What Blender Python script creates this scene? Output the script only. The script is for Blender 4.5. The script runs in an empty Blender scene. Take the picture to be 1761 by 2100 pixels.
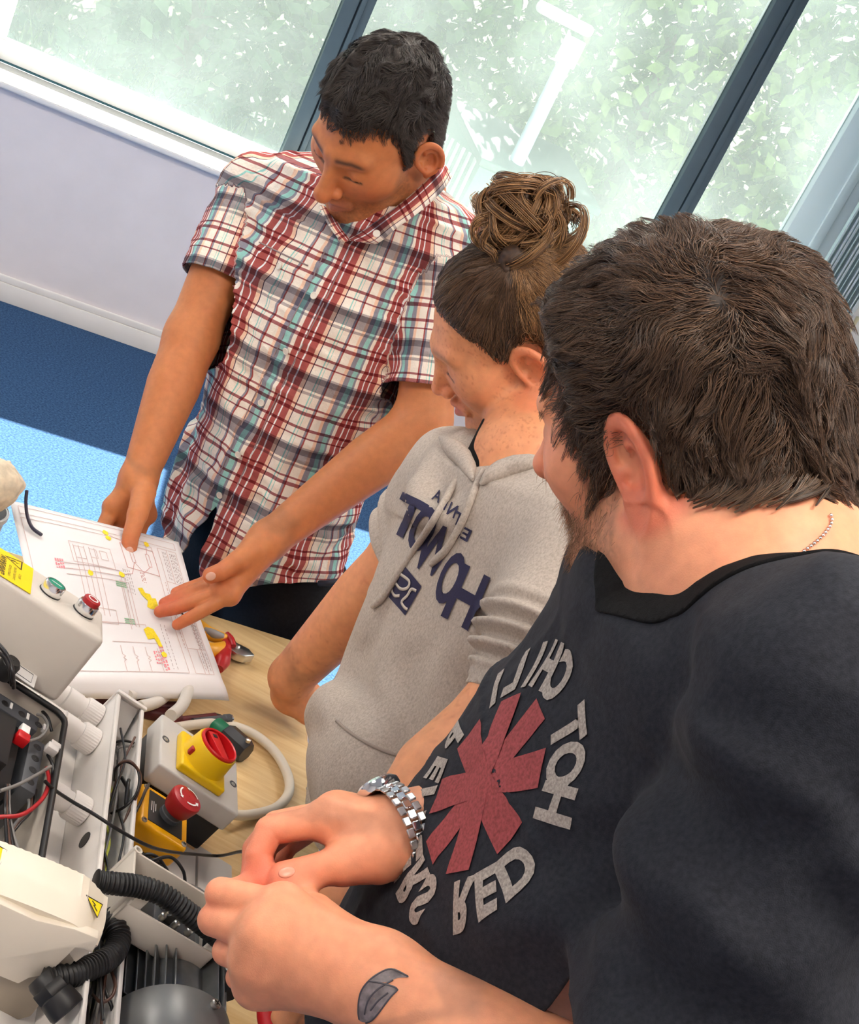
import bpy, bmesh, math, random
import numpy as np
from mathutils import Vector, Matrix, noise as mnoise
from concurrent.futures import ThreadPoolExecutor

# ------------------------------------------------------------------ camera, light, exposure
W, H, FPX = 1761.0, 2100.0, 2600.0
ROLL, PITCH = math.radians(27.2), math.radians(21.0)
CAM = np.array([0.0, 0.0, 1.80])
_F = np.array([0.0, math.cos(PITCH), -math.sin(PITCH)])
_R = np.array([1.0, 0.0, 0.0])
_U = np.array([0.0, math.sin(PITCH), math.cos(PITCH)])
CX = math.cos(ROLL) * _R + math.sin(ROLL) * _U
CY = -math.sin(ROLL) * _R + math.cos(ROLL) * _U
CZ = -_F

def ray(x, y):
    return _F + CX * ((x - W / 2) / FPX) - CY * ((y - H / 2) / FPX)

def P(x, y, d):
    return CAM + ray(x, y) * d

def V(x, y, z):
    """direction given as picture right, picture down, towards viewer -> unit world vector"""
    v = CX * x - CY * y + CZ * z
    return v / np.linalg.norm(v)

def on_plane(x, y, pt, n):
    q = ray(x, y)
    d = np.dot(np.asarray(pt) - CAM, n) / np.dot(q, n)
    return CAM + q * d

def on_z(x, y, z):
    return on_plane(x, y, (0, 0, z), np.array([0, 0, 1.0]))

scene = bpy.context.scene
COL = scene.collection
cam_d = bpy.data.cameras.new('camera')
cam_o = bpy.data.objects.new('camera', cam_d)
COL.objects.link(cam_o)
cam_d.sensor_fit = 'VERTICAL'
cam_d.sensor_height = 36.0
cam_d.lens = FPX / H * 36.0
cam_d.clip_start = 0.05
M = Matrix(((CX[0], CY[0], CZ[0], CAM[0]), (CX[1], CY[1], CZ[1], CAM[1]), (CX[2], CY[2], CZ[2], CAM[2]), (0, 0, 0, 1)))
cam_o.matrix_world = M
scene.camera = cam_o
cam_d.dof.use_dof = False

scene.view_settings.view_transform = 'Standard'
scene.view_settings.look = 'None'
scene.view_settings.gamma = 1.0
scene.view_settings.use_curve_mapping = False
scene.view_settings.exposure = 0.0
scene.cycles.max_bounces = 6
scene.cycles.diffuse_bounces = 3
scene.cycles.glossy_bounces = 3
scene.cycles.transmission_bounces = 4
scene.cycles.transparent_max_bounces = 10
scene.cycles.caustics_reflective = False
scene.cycles.caustics_refractive = False
scene.cycles.adaptive_threshold = 0.2

# window wall frame: WD along the wall (to the right), WN out of the room
WALL0 = on_z(0, 614, 0.0)
WANG = math.radians(24.5)
WD = np.array([math.cos(WANG), math.sin(WANG), 0.0])
WN = np.array([-math.sin(WANG), math.cos(WANG), 0.0])

world = bpy.data.worlds.new('sky')
scene.world = world
world.use_nodes = True
_nt = world.node_tree
_bg = _nt.nodes['Background']
_sky = _nt.nodes.new('ShaderNodeTexSky')
_sky.sky_type = 'HOSEK_WILKIE'
_sky.turbidity = 4.0
_sky.ground_albedo = 0.4
_nt.links.new(_sky.outputs['Color'], _bg.inputs['Color'])
_bg.inputs['Strength'].default_value = 2.2

SUN_EL = math.radians(37.5)
SUN_AZ = math.radians(9)              # turned from the wall normal towards the right
sdir = (WN * math.cos(SUN_AZ) + WD * math.sin(SUN_AZ)) * math.cos(SUN_EL) + np.array([0, 0, math.sin(SUN_EL)])
_sky.sun_direction = Vector(sdir)
sun_d = bpy.data.lights.new('sun', 'SUN')
sun_d.energy = 42.0
sun_d.angle = math.radians(0.6)
sun_d.color = (1.0, 0.95, 0.86)
sun_o = bpy.data.objects.new('sun', sun_d)
COL.objects.link(sun_o)
sun_o.rotation_euler = Vector(sdir).to_track_quat('Z', 'Y').to_euler()
sun_o.location = (0, 0, 6)
# ------------------------------------------------------------------ object helpers
def new_obj(name, me, mat=None, parent=None, label=None, cat=None, group=None, kind=None):
    o = bpy.data.objects.new(name, me)
    COL.objects.link(o)
    if mat is not None and me is not None:
        me.materials.clear()
        for m in (mat if isinstance(mat, (list, tuple)) else [mat]):
            me.materials.append(m)
    if parent is not None:
        o.parent = parent
        o.matrix_parent_inverse = Matrix.Translation(-absloc(parent))
    if label: o['label'] = label
    if cat: o['category'] = cat
    if group: o['group'] = group
    if kind: o['kind'] = kind
    return o

def absloc(o):
    v = Vector(o.location)
    return v      # every parent sits directly in the world (or is a part with identity transform under it)

def empty(name, loc, label, cat, group=None):
    o = bpy.data.objects.new(name, None)
    COL.objects.link(o)
    o.location = Vector(loc)
    o.empty_display_size = 0.05
    o['label'] = label
    o['category'] = cat
    if group: o['group'] = group
    return o

def mesh_np(name, v, f, smooth=True, uv=None, col=None):
    """v (n,3), f (m,3|4) arrays or list of faces"""
    me = bpy.data.meshes.new(name)
    if isinstance(f, np.ndarray):
        m, k = f.shape
        me.vertices.add(len(v)); me.vertices.foreach_set('co', np.ascontiguousarray(v, dtype=np.float32).ravel())
        me.loops.add(m * k); me.loops.foreach_set('vertex_index', np.ascontiguousarray(f, dtype=np.int32).ravel())
        me.polygons.add(m); me.polygons.foreach_set('loop_start', np.arange(0, m * k, k, dtype=np.int32))
        me.polygons.foreach_set('loop_total', np.full(m, k, dtype=np.int32))
        me.update(calc_edges=True)
    else:
        me.from_pydata([tuple(map(float, p)) for p in v], [], f)
    if smooth:
        me.polygons.foreach_set('use_smooth', np.ones(len(me.polygons), dtype=bool))
    if col is not None:
        a = me.color_attributes.new('tint', 'FLOAT_COLOR', 'POINT')
        c = np.ones((len(v), 4), dtype=np.float32); c[:, :col.shape[1]] = col
        a.data.foreach_set('color', c.ravel())
    if uv is not None:
        l = me.uv_layers.new(name='uv')
        l.data.foreach_set('uv', np.ascontiguousarray(uv, dtype=np.float32).ravel())
    me.validate()
    me.update()
    return me

# ------------------------------------------------------------------ materials
def srgb(r, g, b):
    f = lambda c: (c / 255.0 / 12.92) if c / 255.0 <= 0.04045 else ((c / 255.0 + 0.055) / 1.055) ** 2.4
    return (f(r), f(g), f(b), 1.0)

MATS = {}
def mat(name, color, rough=0.5, metal=0.0, noise=0.0, nscale=40.0, bump=0.0, bscale=200.0, spec=0.5, coat=0.0, sub=0.0, trans=0.0,
        attr=None, emis=None, emis_s=0.0, sheen=0.0, alpha=1.0, subr=(0.01, 0.004, 0.002)):
    if name in MATS: return MATS[name]
    m = bpy.data.materials.new(name); m.use_nodes = True
    MATS[name] = m
    nt = m.node_tree; N = nt.nodes; L = nt.links
    b = N['Principled BSDF']
    c = color if len(color) == 4 else (*color, 1)
    b.inputs['Base Color'].default_value = c
    b.inputs['Roughness'].default_value = rough
    b.inputs['Metallic'].default_value = metal
    b.inputs['Specular IOR Level'].default_value = spec
    b.inputs['Coat Weight'].default_value = coat
    b.inputs['Transmission Weight'].default_value = trans
    b.inputs['Alpha'].default_value = alpha
    if sheen: b.inputs['Sheen Weight'].default_value = sheen; b.inputs['Sheen Roughness'].default_value = 0.4
    if sub:
        b.inputs['Subsurface Weight'].default_value = sub
        b.inputs['Subsurface Radius'].default_value = subr
        b.inputs['Subsurface Scale'].default_value = 1.0
    if emis:
        b.inputs['Emission Color'].default_value = emis; b.inputs['Emission Strength'].default_value = emis_s
    src = None
    if attr:
        a = N.new('ShaderNodeAttribute'); a.attribute_name = attr; src = a.outputs['Color']
    tc = N.new('ShaderNodeTexCoord')
    if noise > 0:
        n = N.new('ShaderNodeTexNoise'); n.inputs['Scale'].default_value = nscale; n.inputs['Detail'].default_value = 4
        L.new(tc.outputs['Object'], n.inputs['Vector'])
        mr = N.new('ShaderNodeMapRange'); mr.inputs[1].default_value = 0.3; mr.inputs[2].default_value = 0.7
        mr.inputs[3].default_value = 1 - noise; mr.inputs[4].default_value = 1 + noise
        L.new(n.outputs['Fac'], mr.inputs[0])
        mx = N.new('ShaderNodeVectorMath'); mx.operation = 'SCALE'
        if src is not None: L.new(src, mx.inputs[0])
        else: mx.inputs[0].default_value = c[:3]
        L.new(mr.outputs[0], mx.inputs['Scale'])
        src = mx.outputs[0]
    if src is not None: L.new(src, b.inputs['Base Color'])
    if bump > 0:
        n2 = N.new('ShaderNodeTexNoise'); n2.inputs['Scale'].default_value = bscale; n2.inputs['Detail'].default_value = 3
        L.new(tc.outputs['Object'], n2.inputs['Vector'])
        bp = N.new('ShaderNodeBump'); bp.inputs['Strength'].default_value = bump; bp.inputs['Distance'].default_value = 0.002
        L.new(n2.outputs['Fac'], bp.inputs['Height']); L.new(bp.outputs[0], b.inputs['Normal'])
    return m

# ------------------------------------------------------------------ shape helpers
def bm_mesh(name, bm, smooth=False, auto=35):
    me = bpy.data.meshes.new(name)
    bm.to_mesh(me); bm.free()
    if smooth:
        me.polygons.foreach_set('use_smooth', np.ones(len(me.polygons), dtype=bool))
        if auto: me.set_sharp_from_angle(angle=math.radians(auto))
    return me

class Frame:
    """local frame: origin o and orthonormal axes x, y, z in the world"""
    def __init__(s, o, x, y, z=None):
        s.o = np.asarray(o, float)
        s.x = np.asarray(x, float); s.x = s.x / np.linalg.norm(s.x)
        y = np.asarray(y, float); y = y - s.x * np.dot(y, s.x); s.y = y / np.linalg.norm(y)
        s.z = np.cross(s.x, s.y) if z is None else np.asarray(z, float)
    def w(s, p):
        p = np.asarray(p, float)
        return s.o + p[..., 0:1] * s.x + p[..., 1:2] * s.y + p[..., 2:3] * s.z if p.ndim > 1 else s.o + p[0] * s.x + p[1] * s.y + p[2] * s.z
    def l(s, p):
        q = np.asarray(p, float) - s.o
        return np.stack([q @ s.x, q @ s.y, q @ s.z], -1)
    def mat(s):
        return Matrix(((s.x[0], s.y[0], s.z[0], s.o[0]), (s.x[1], s.y[1], s.z[1], s.o[1]), (s.x[2], s.y[2], s.z[2], s.o[2]), (0, 0, 0, 1)))
    def at(s, p):
        return Frame(s.w(p), s.x, s.y, s.z)
    def rot(s, ang, axis='z'):
        c, n = math.cos(ang), math.sin(ang)
        if axis == 'z': return Frame(s.o, s.x * c + s.y * n, -s.x * n + s.y * c, s.z)
        if axis == 'x': return Frame(s.o, s.x, s.y * c + s.z * n, -s.y * n + s.z * c)
        return Frame(s.o, s.x * c - s.z * n, s.y, s.x * n + s.z * c)

WORLD = Frame((0, 0, 0), (1, 0, 0), (0, 1, 0))

def bm_box(bm, lo, hi, bevel=0.0, seg=2):
    r = bmesh.ops.create_cube(bm, size=1.0)
    vs = r['verts']
    lo = Vector(lo); hi = Vector(hi); c = (lo + hi) / 2; d = hi - lo
    for v in vs:
        v.co = Vector((c.x + v.co.x * d.x, c.y + v.co.y * d.y, c.z + v.co.z * d.z))
    if bevel > 0:
        es = list({e for v in vs for e in v.link_edges})
        bmesh.ops.bevel(bm, geom=es, offset=min(bevel, 0.49 * min(abs(d.x), abs(d.y), abs(d.z))), segments=seg, affect='EDGES', profile=0.5)

def box(name, fr, lo, hi, m, parent=None, bevel=0.002, seg=2, **kw):
    bm = bmesh.new(); bm_box(bm, lo, hi, bevel, seg)
    bm.transform(fr.mat())
    return new_obj(name, bm_mesh(name, bm, True, 40), m, parent, **kw)

def poly_prism(name, fr, pts, z0, z1, m, parent=None, bevel=0.0, seg=2, **kw):
    """extrude a 2D outline (local x,y) from z0 to z1"""
    bm = bmesh.new()
    vs = [bm.verts.new((p[0], p[1], z0)) for p in pts]
    f = bm.faces.new(vs)
    r = bmesh.ops.extrude_face_region(bm, geom=[f])
    top = [e for e in r['geom'] if isinstance(e, bmesh.types.BMVert)]
    for v in top: v.co.z = z1
    bmesh.ops.recalc_face_normals(bm, faces=bm.faces)
    if bevel > 0:
        es = [e for e in bm.edges if e.calc_face_angle(0) > 0.5]
        bmesh.ops.bevel(bm, geom=es, offset=bevel, segments=seg, affect='EDGES', profile=0.5)
    bm.transform(fr.mat())
    return new_obj(name, bm_mesh(name, bm, True, 40), m, parent, **kw)

def lathe_bm(bm, prof, n=32, cap=True):
    rings = []
    for (r, z) in prof:
        rings.append([bm.verts.new((r * math.cos(2 * math.pi * i / n), r * math.sin(2 * math.pi * i / n), z)) for i in range(n)])
    for a, b in zip(rings[:-1], rings[1:]):
        for i in range(n):
            bm.faces.new((a[i], a[(i + 1) % n], b[(i + 1) % n], b[i]))
    if cap:
        bm.faces.new(list(reversed(rings[0]))); bm.faces.new(rings[-1])

def lathe(name, fr, prof, m, parent=None, n=32, cap=True, auto=35, **kw):
    bm = bmesh.new(); lathe_bm(bm, prof, n, cap)
    bmesh.ops.recalc_face_normals(bm, faces=bm.faces)
    bm.transform(fr.mat())
    return new_obj(name, bm_mesh(name, bm, True, auto), m, parent, **kw)

def catmull(pts, n=8):
    pts = [np.asarray(p, float) for p in pts]
    if len(pts) < 3: 
        return np.array([pts[0] + (pts[-1] - pts[0]) * t for t in np.linspace(0, 1, n + 1)])
    ext = [2 * pts[0] - pts[1]] + pts + [2 * pts[-1] - pts[-2]]
    out = []
    for i in range(1, len(ext) - 2):
        p0, p1, p2, p3 = ext[i - 1:i + 3]
        for k in range(n):
            t = k / n
            out.append(0.5 * ((2 * p1) + (-p0 + p2) * t + (2 * p0 - 5 * p1 + 4 * p2 - p3) * t * t + (-p0 + 3 * p1 - 3 * p2 + p3) * t ** 3))
    out.append(pts[-1])
    return np.array(out)

def tube_arrays(path, rad, n=10, cap=True):
    path = np.asarray(path, float); k = len(path)
    rad = np.full(k, rad) if np.isscalar(rad) else np.asarray(rad, float)
    T = np.gradient(path, axis=0); T /= np.linalg.norm(T, axis=1)[:, None] + 1e-12
    up = np.array([0, 0, 1.0]) if abs(T[0][2]) < 0.9 else np.array([1.0, 0, 0])
    N0 = np.cross(T[0], up); N0 /= np.linalg.norm(N0)
    v = []
    a = np.linspace(0, 2 * np.pi, n, endpoint=False)
    for i in range(k):
        N0 = N0 - T[i] * np.dot(N0, T[i]); N0 /= np.linalg.norm(N0) + 1e-12
        B = np.cross(T[i], N0)
        v.append(path[i] + rad[i] * (np.cos(a)[:, None] * N0 + np.sin(a)[:, None] * B))
    v = np.concatenate(v)
    f = []
    for i in range(k - 1):
        for j in range(n):
            f.append((i * n + j, i * n + (j + 1) % n, (i + 1) * n + (j + 1) % n, (i + 1) * n + j))
    if cap:
        f.append(tuple(range(n - 1, -1, -1))); f.append(tuple(range((k - 1) * n, k * n)))
    return v, f

def tube(name, pts, rad, m, parent=None, n=10, sub=8, **kw):
    path = catmull(pts, sub) if sub else np.asarray(pts)
    if not np.isscalar(rad): rad = np.interp(np.linspace(0, 1, len(path)), np.linspace(0, 1, len(rad)), rad)
    v, f = tube_arrays(path, rad, n)
    me = mesh_np(name, v, f); me.set_sharp_from_angle(angle=math.radians(50))
    return new_obj(name, me, m, parent, **kw)

def text_tris(s, size=1.0, font_shear=0.0, bold=0.0, spacing=1.0, sub=0.0):
    """triangulated lettering as 2D arrays"""
    cu = bpy.data.curves.new('lettering', 'FONT')
    cu.body = s; cu.size = size; cu.align_x = 'CENTER'; cu.align_y = 'CENTER'; cu.shear = font_shear; cu.offset = bold; cu.space_character = spacing
    cu.resolution_u = 4
    o = bpy.data.objects.new('lettering', cu); COL.objects.link(o)
    dg = bpy.context.evaluated_depsgraph_get()
    me = bpy.data.meshes.new_from_object(o.evaluated_get(dg))
    bpy.data.objects.remove(o); bpy.data.curves.remove(cu)
    bm = bmesh.new(); bm.from_mesh(me); bpy.data.meshes.remove(me)
    bmesh.ops.triangulate(bm, faces=bm.faces)
    if sub > 0:
        for _ in range(3):
            es = [e for e in bm.edges if e.calc_length() > sub]
            if not es: break
            bmesh.ops.subdivide_edges(bm, edges=es, cuts=1, use_grid_fill=False)
            bmesh.ops.triangulate(bm, faces=bm.faces)
    v = np.array([tuple(x.co) for x in bm.verts]); bm.verts.index_update()
    f = np.array([[x.index for x in fa.verts] for fa in bm.faces])
    bm.free()
    return v[:, :2], f

def flat_text(name, fr, s, size, m, parent=None, mirror=True, z=0.0004, bold=0.0, shear=0.0, spacing=1.0, **kw):
    v, f = text_tris(s, size, shear, bold, spacing)
    if mirror: v = v * np.array([-1, 1]); f = f[:, ::-1]
    p = fr.w(np.column_stack([v, np.full(len(v), z)]))
    return new_obj(name, mesh_np(name, p, f, False), m, parent, **kw)

# ------------------------------------------------------------------ signed distance modelling
def A3(p): return np.asarray(p, dtype=np.float32)

def smin(a, b, k):
    h = np.clip(0.5 + 0.5 * (b - a) / k, 0, 1)
    return b + (a - b) * h - k * h * (1 - h)

def smax(a, b, k):
    return -smin(-a, -b, k)

def rc(p, a, b, r1, r2=None):
    a = A3(a); b = A3(b); r2 = r1 if r2 is None else r2
    ba = b - a; l2 = float(ba @ ba) + 1e-12
    pa = p - a
    t = np.clip((pa @ ba) / l2, 0, 1)
    q = pa - t[:, None] * ba
    return np.sqrt((q * q).sum(1)) - (r1 + (r2 - r1) * t)

def chain(p, pts, rad, k=0.0):
    d = None
    for i in range(len(pts) - 1):
        e = rc(p, pts[i], pts[i + 1], rad[i], rad[i + 1])
        d = e if d is None else (smin(d, e, k) if k else np.minimum(d, e))
    return d

def local(p, c, R, f):
    """evaluate f only within R of c; further out give a safe distance"""
    q = p - A3(c)
    r = np.sqrt((q * q).sum(1))
    out = (r - R + .03).astype(np.float32)
    m = r < R
    if m.any(): out[m] = f(p[m])
    return out

def sph(p, c, r):
    q = p - A3(c)
    return np.sqrt((q * q).sum(1)) - r

def ell(p, c, rad, ax=None):
    q = p - A3(c)
    if ax is not None: q = q @ A3(np.column_stack(ax))
    rad = A3(rad)
    q = q / rad
    k0 = np.sqrt((q * q).sum(1)) + 1e-9
    q = q / rad
    k1 = np.sqrt((q * q).sum(1)) + 1e-9
    return k0 * (k0 - 1) / k1

def tilt(ax=0, ay=0, az=0):
    m = Matrix.Rotation(math.radians(az), 3, 'Z') @ Matrix.Rotation(math.radians(ay), 3, 'Y') @ Matrix.Rotation(math.radians(ax), 3, 'X')
    return [np.array(m.col[i]) for i in range(3)]

def loft_sd(p, secs, power=2.4, cap=0.02):
    """secs: list of (centre, side axis, half width, front axis, half depth); solid between first and last"""
    best = None
    n = len(secs)
    C = np.array([s[0] for s in secs], dtype=np.float32)
    for i in range(n - 1):
        c0, s0, a0, f0, b0 = secs[i]; c1, s1, a1, f1, b1 = secs[i + 1]
        c0 = A3(c0); c1 = A3(c1); ax = c1 - c0; L2 = float(ax @ ax)
        pa = p - c0
        t = (pa @ ax) / L2
        tc = np.clip(t, 0, 1)
        over = (t - tc) * math.sqrt(L2)
        q = pa - tc[:, None] * ax
        s = A3(s0) + tc[:, None] * (A3(s1) - A3(s0)); f = A3(f0) + tc[:, None] * (A3(f1) - A3(f0))
        s /= np.linalg.norm(s, axis=1)[:, None]; f /= np.linalg.norm(f, axis=1)[:, None]
        a = a0 + (a1 - a0) * tc; b = b0 + (b1 - b0) * tc
        x = (q * s).sum(1) / a; y = (q * f).sum(1) / b
        r = (np.abs(x) ** power + np.abs(y) ** power) ** (1 / power)
        d = (r - 1) * np.minimum(a, b)
        tol = np.where(over < 0, .012 if i > 0 else 0.0, .012 if i < n - 2 else 0.0)
        over = np.maximum(np.abs(over) - tol, 0)
        d = np.where(np.abs(over) > 0, np.where(d > 0, np.sqrt(d * d + over * over), np.maximum(d, np.abs(over) - 0.0)), d)
        best = d if best is None else np.minimum(best, d)
    return best

_rng = np.random.RandomState(5)
_NT = _rng.rand(64, 64, 64).astype(np.float32)
def vnoise(p, s):
    q = p * s + 100.0
    i = np.floor(q).astype(np.int32); f = q - i
    f = f * f * (3 - 2 * f)
    i0 = i & 63; i1 = (i + 1) & 63
    x0, y0, z0 = i0.T; x1, y1, z1 = i1.T
    fx, fy, fz = f.T
    a = _NT[x0, y0, z0] * (1 - fx) + _NT[x1, y0, z0] * fx
    b = _NT[x0, y1, z0] * (1 - fx) + _NT[x1, y1, z0] * fx
    c = _NT[x0, y0, z1] * (1 - fx) + _NT[x1, y0, z1] * fx
    d = _NT[x0, y1, z1] * (1 - fx) + _NT[x1, y1, z1] * fx
    return ((a * (1 - fy) + b * fy) * (1 - fz) + (c * (1 - fy) + d * fy) * fz) * 2 - 1

_POOL = ThreadPoolExecutor(4)
def peval(f, pts, chunk=60000):
    pts = np.ascontiguousarray(pts, dtype=np.float32)
    parts = [pts[i:i + chunk] for i in range(0, len(pts), chunk)]
    if not parts: return np.zeros(0, np.float32)
    return np.concatenate(list(_POOL.map(f, parts))).astype(np.float32)

_E = [(0, 1), (2, 3), (4, 5), (6, 7), (0, 2), (1, 3), (4, 6), (5, 7), (0, 4), (1, 5), (2, 6), (3, 7)]
_CO = np.array([[i & 1, (i >> 1) & 1, (i >> 2) & 1] for i in range(8)])
def mesh_sdf(f, lo, hi, h, B=12, newton=True):
    lo = np.asarray(lo, float); hi = np.asarray(hi, float)
    nb = np.maximum(1, np.ceil((hi - lo) / (h * B)).astype(int))
    n = nb * B + 1
    g = np.stack(np.meshgrid(*[np.arange(k) for k in nb], indexing='ij'), -1).reshape(-1, 3)
    ctr = lo + (g + 0.5) * B * h
    dc = peval(f, ctr, 4000)
    D = np.empty(n, np.float32)
    half = B * h * 0.866
    near = np.abs(dc) < half * 1.6 + 0.006
    fill = np.where(dc > 0, 1.0, -1.0).reshape(nb).astype(np.float32)
    idx = [np.minimum(np.arange(k) // B, m - 1) for k, m in zip(n, nb)]
    D[:] = fill[np.ix_(*idx)]
    loc = np.stack(np.meshgrid(*[np.arange(B + 1)] * 3, indexing='ij'), -1).reshape(-1, 3)
    gb = g[near]
    if len(gb) == 0: return np.zeros((0, 3)), np.zeros((0, 4), int)
    ijk = (gb[:, None, :] * B + loc[None]).reshape(-1, 3)
    flat = np.unique((ijk[:, 0] * n[1] + ijk[:, 1]) * n[2] + ijk[:, 2])
    ii = np.stack(np.unravel_index(flat, n), -1)
    D.ravel()[flat] = peval(f, lo + ii * h)
    S = D < 0
    cnt = np.zeros(n - 1, np.int8)
    for c in _CO:
        cnt += S[c[0]:n[0] - 1 + c[0], c[1]:n[1] - 1 + c[1], c[2]:n[2] - 1 + c[2]]
    act = np.argwhere((cnt > 0) & (cnt < 8))
    vals = np.stack([D[act[:, 0] + c[0], act[:, 1] + c[1], act[:, 2] + c[2]] for c in _CO], 1)
    acc = np.zeros((len(act), 3)); num = np.zeros(len(act))
    for a, b in _E:
        va, vb = vals[:, a], vals[:, b]
        m = (va < 0) != (vb < 0)
        t = np.where(m, va / np.where(m, va - vb, 1), 0)
        acc += m[:, None] * (_CO[a] + t[:, None] * (_CO[b] - _CO[a])); num += m
    vert = lo + (act + acc / num[:, None]) * h
    imap = np.full(n - 1, -1, np.int32); imap[act[:, 0], act[:, 1], act[:, 2]] = np.arange(len(act))
    faces = []
    for ax in range(3):
        u, w = (ax + 1) % 3, (ax + 2) % 3
        sl0 = [slice(None)] * 3; sl1 = [slice(None)] * 3
        sl0[ax] = slice(0, n[ax] - 1); sl1[ax] = slice(1, n[ax])
        ch = np.argwhere(S[tuple(sl0)] != S[tuple(sl1)])
        ch = ch[(ch[:, u] > 0) & (ch[:, w] > 0) & (ch[:, u] < n[u] - 1) & (ch[:, w] < n[w] - 1)]
        if len(ch) == 0: continue
        q = []
        for du, dw in ((-1, -1), (0, -1), (0, 0), (-1, 0)):
            c = ch.copy(); c[:, u] += du; c[:, w] += dw
            q.append(imap[c[:, 0], c[:, 1], c[:, 2]])
        q = np.stack(q, 1)
        inside = S[ch[:, 0], ch[:, 1], ch[:, 2]]
        q[~inside] = q[~inside][:, ::-1]
        faces.append(q[(q >= 0).all(1)])
    faces = np.concatenate(faces)
    if newton:
        e = h * 0.3
        d0 = peval(f, vert)
        G = np.stack([peval(f, vert + np.eye(3)[i] * e) - d0 for i in range(3)], 1) / e
        g2 = (G * G).sum(1) + 1e-6
        st = -(d0 / g2)[:, None] * G
        L = np.linalg.norm(st, axis=1)[:, None]
        st *= np.minimum(1, h * 0.6 / (L + 1e-9))
        vert = vert + st
    return vert, faces

def join_meshes(parts):
    vs, fs, o = [], [], 0
    for v, f in parts:
        vs.append(v); fs.append(f + o); o += len(v)
    return np.concatenate(vs), np.concatenate(fs)

def cut_mesh(v, f, keep):
    """drop faces with any vertex not kept"""
    k = keep[f].all(1)
    f = f[k]
    used = np.unique(f)
    m = np.full(len(v), -1); m[used] = np.arange(len(used))
    return v[used], m[f]
# ------------------------------------------------------------------ room
UPW = np.array([0, 0, 1.0])
CEIL_E = 22.0
HAZE = (.028, .062)  # range of translucent haze put into the panes to wash out the view
WF = Frame(WALL0, WD, WN)           # x along the wall, y out of the room, z up
def wl(px, py, off=0.0):
    """picture point on the window wall plane pushed out by off -> (along, height)"""
    p = on_plane(px, py, WALL0 + WN * off, WN)
    return (p - WALL0) @ WD, p[2]

def carpet_mat():
    m = bpy.data.materials.new('blue_carpet'); m.use_nodes = True
    N = m.node_tree.nodes; L = m.node_tree.links; b = N['Principled BSDF']
    tc = N.new('ShaderNodeTexCoord')
    n = N.new('ShaderNodeTexNoise'); n.inputs['Scale'].default_value = 130; n.inputs['Detail'].default_value = 6; n.inputs['Roughness'].default_value = .75
    L.new(tc.outputs['Object'], n.inputs['Vector'])
    r = N.new('ShaderNodeValToRGB'); r.color_ramp.elements[0].position = .36; r.color_ramp.elements[0].color = (.020, .048, .125, 1)
    r.color_ramp.elements[1].position = .68; r.color_ramp.elements[1].color = (.085, .175, .330, 1)
    L.new(n.outputs['Fac'], r.inputs[0]); L.new(r.outputs[0], b.inputs['Base Color'])
    bp = N.new('ShaderNodeBump'); bp.inputs['Strength'].default_value = .4; bp.inputs['Distance'].default_value = .004
    L.new(n.outputs['Fac'], bp.inputs['Height']); L.new(bp.outputs[0], b.inputs['Normal'])
    b.inputs['Roughness'].default_value = 1.0; b.inputs['Specular IOR Level'].default_value = .05
    return m

def glass_mat():
    m = bpy.data.materials.new('hazy_window_glass'); m.use_nodes = True
    N = m.node_tree.nodes; L = m.node_tree.links
    out = N['Material Output']; N.remove(N['Principled BSDF'])
    tr = N.new('ShaderNodeBsdfTransparent'); tr.inputs[0].default_value = (.93, .97, .96, 1)
    gl = N.new('ShaderNodeBsdfGlossy'); gl.inputs['Roughness'].default_value = .03
    tl = N.new('ShaderNodeBsdfTranslucent'); tl.inputs[0].default_value = (.80, .95, .95, 1)
    fr = N.new('ShaderNodeLayerWeight'); fr.inputs[0].default_value = .5
    pw = N.new('ShaderNodeMath'); pw.operation = 'POWER'; pw.inputs[1].default_value = 5; L.new(fr.outputs['Facing'], pw.inputs[0])
    mr = N.new('ShaderNodeMath'); mr.operation = 'MULTIPLY_ADD'; mr.inputs[1].default_value = .85; mr.inputs[2].default_value = .05
    L.new(pw.outputs[0], mr.inputs[0])
    tc = N.new('ShaderNodeTexCoord')
    n = N.new('ShaderNodeTexNoise'); n.inputs['Scale'].default_value = 1.6; n.inputs['Detail'].default_value = 6
    L.new(tc.outputs['Object'], n.inputs['Vector'])
    dr = N.new('ShaderNodeMapRange'); dr.inputs[1].default_value = .3; dr.inputs[2].default_value = .7; dr.inputs[3].default_value = HAZE[0]; dr.inputs[4].default_value = HAZE[1]
    L.new(n.outputs['Fac'], dr.inputs[0])
    m1 = N.new('ShaderNodeMixShader'); m2 = N.new('ShaderNodeMixShader')
    L.new(dr.outputs[0], m1.inputs[0]); L.new(tr.outputs[0], m1.inputs[1]); L.new(tl.outputs[0], m1.inputs[2])
    L.new(mr.outputs[0], m2.inputs[0]); L.new(m1.outputs[0], m2.inputs[1]); L.new(gl.outputs[0], m2.inputs[2])
    L.new(m2.outputs[0], out.inputs['Surface'])
    return m

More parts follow.
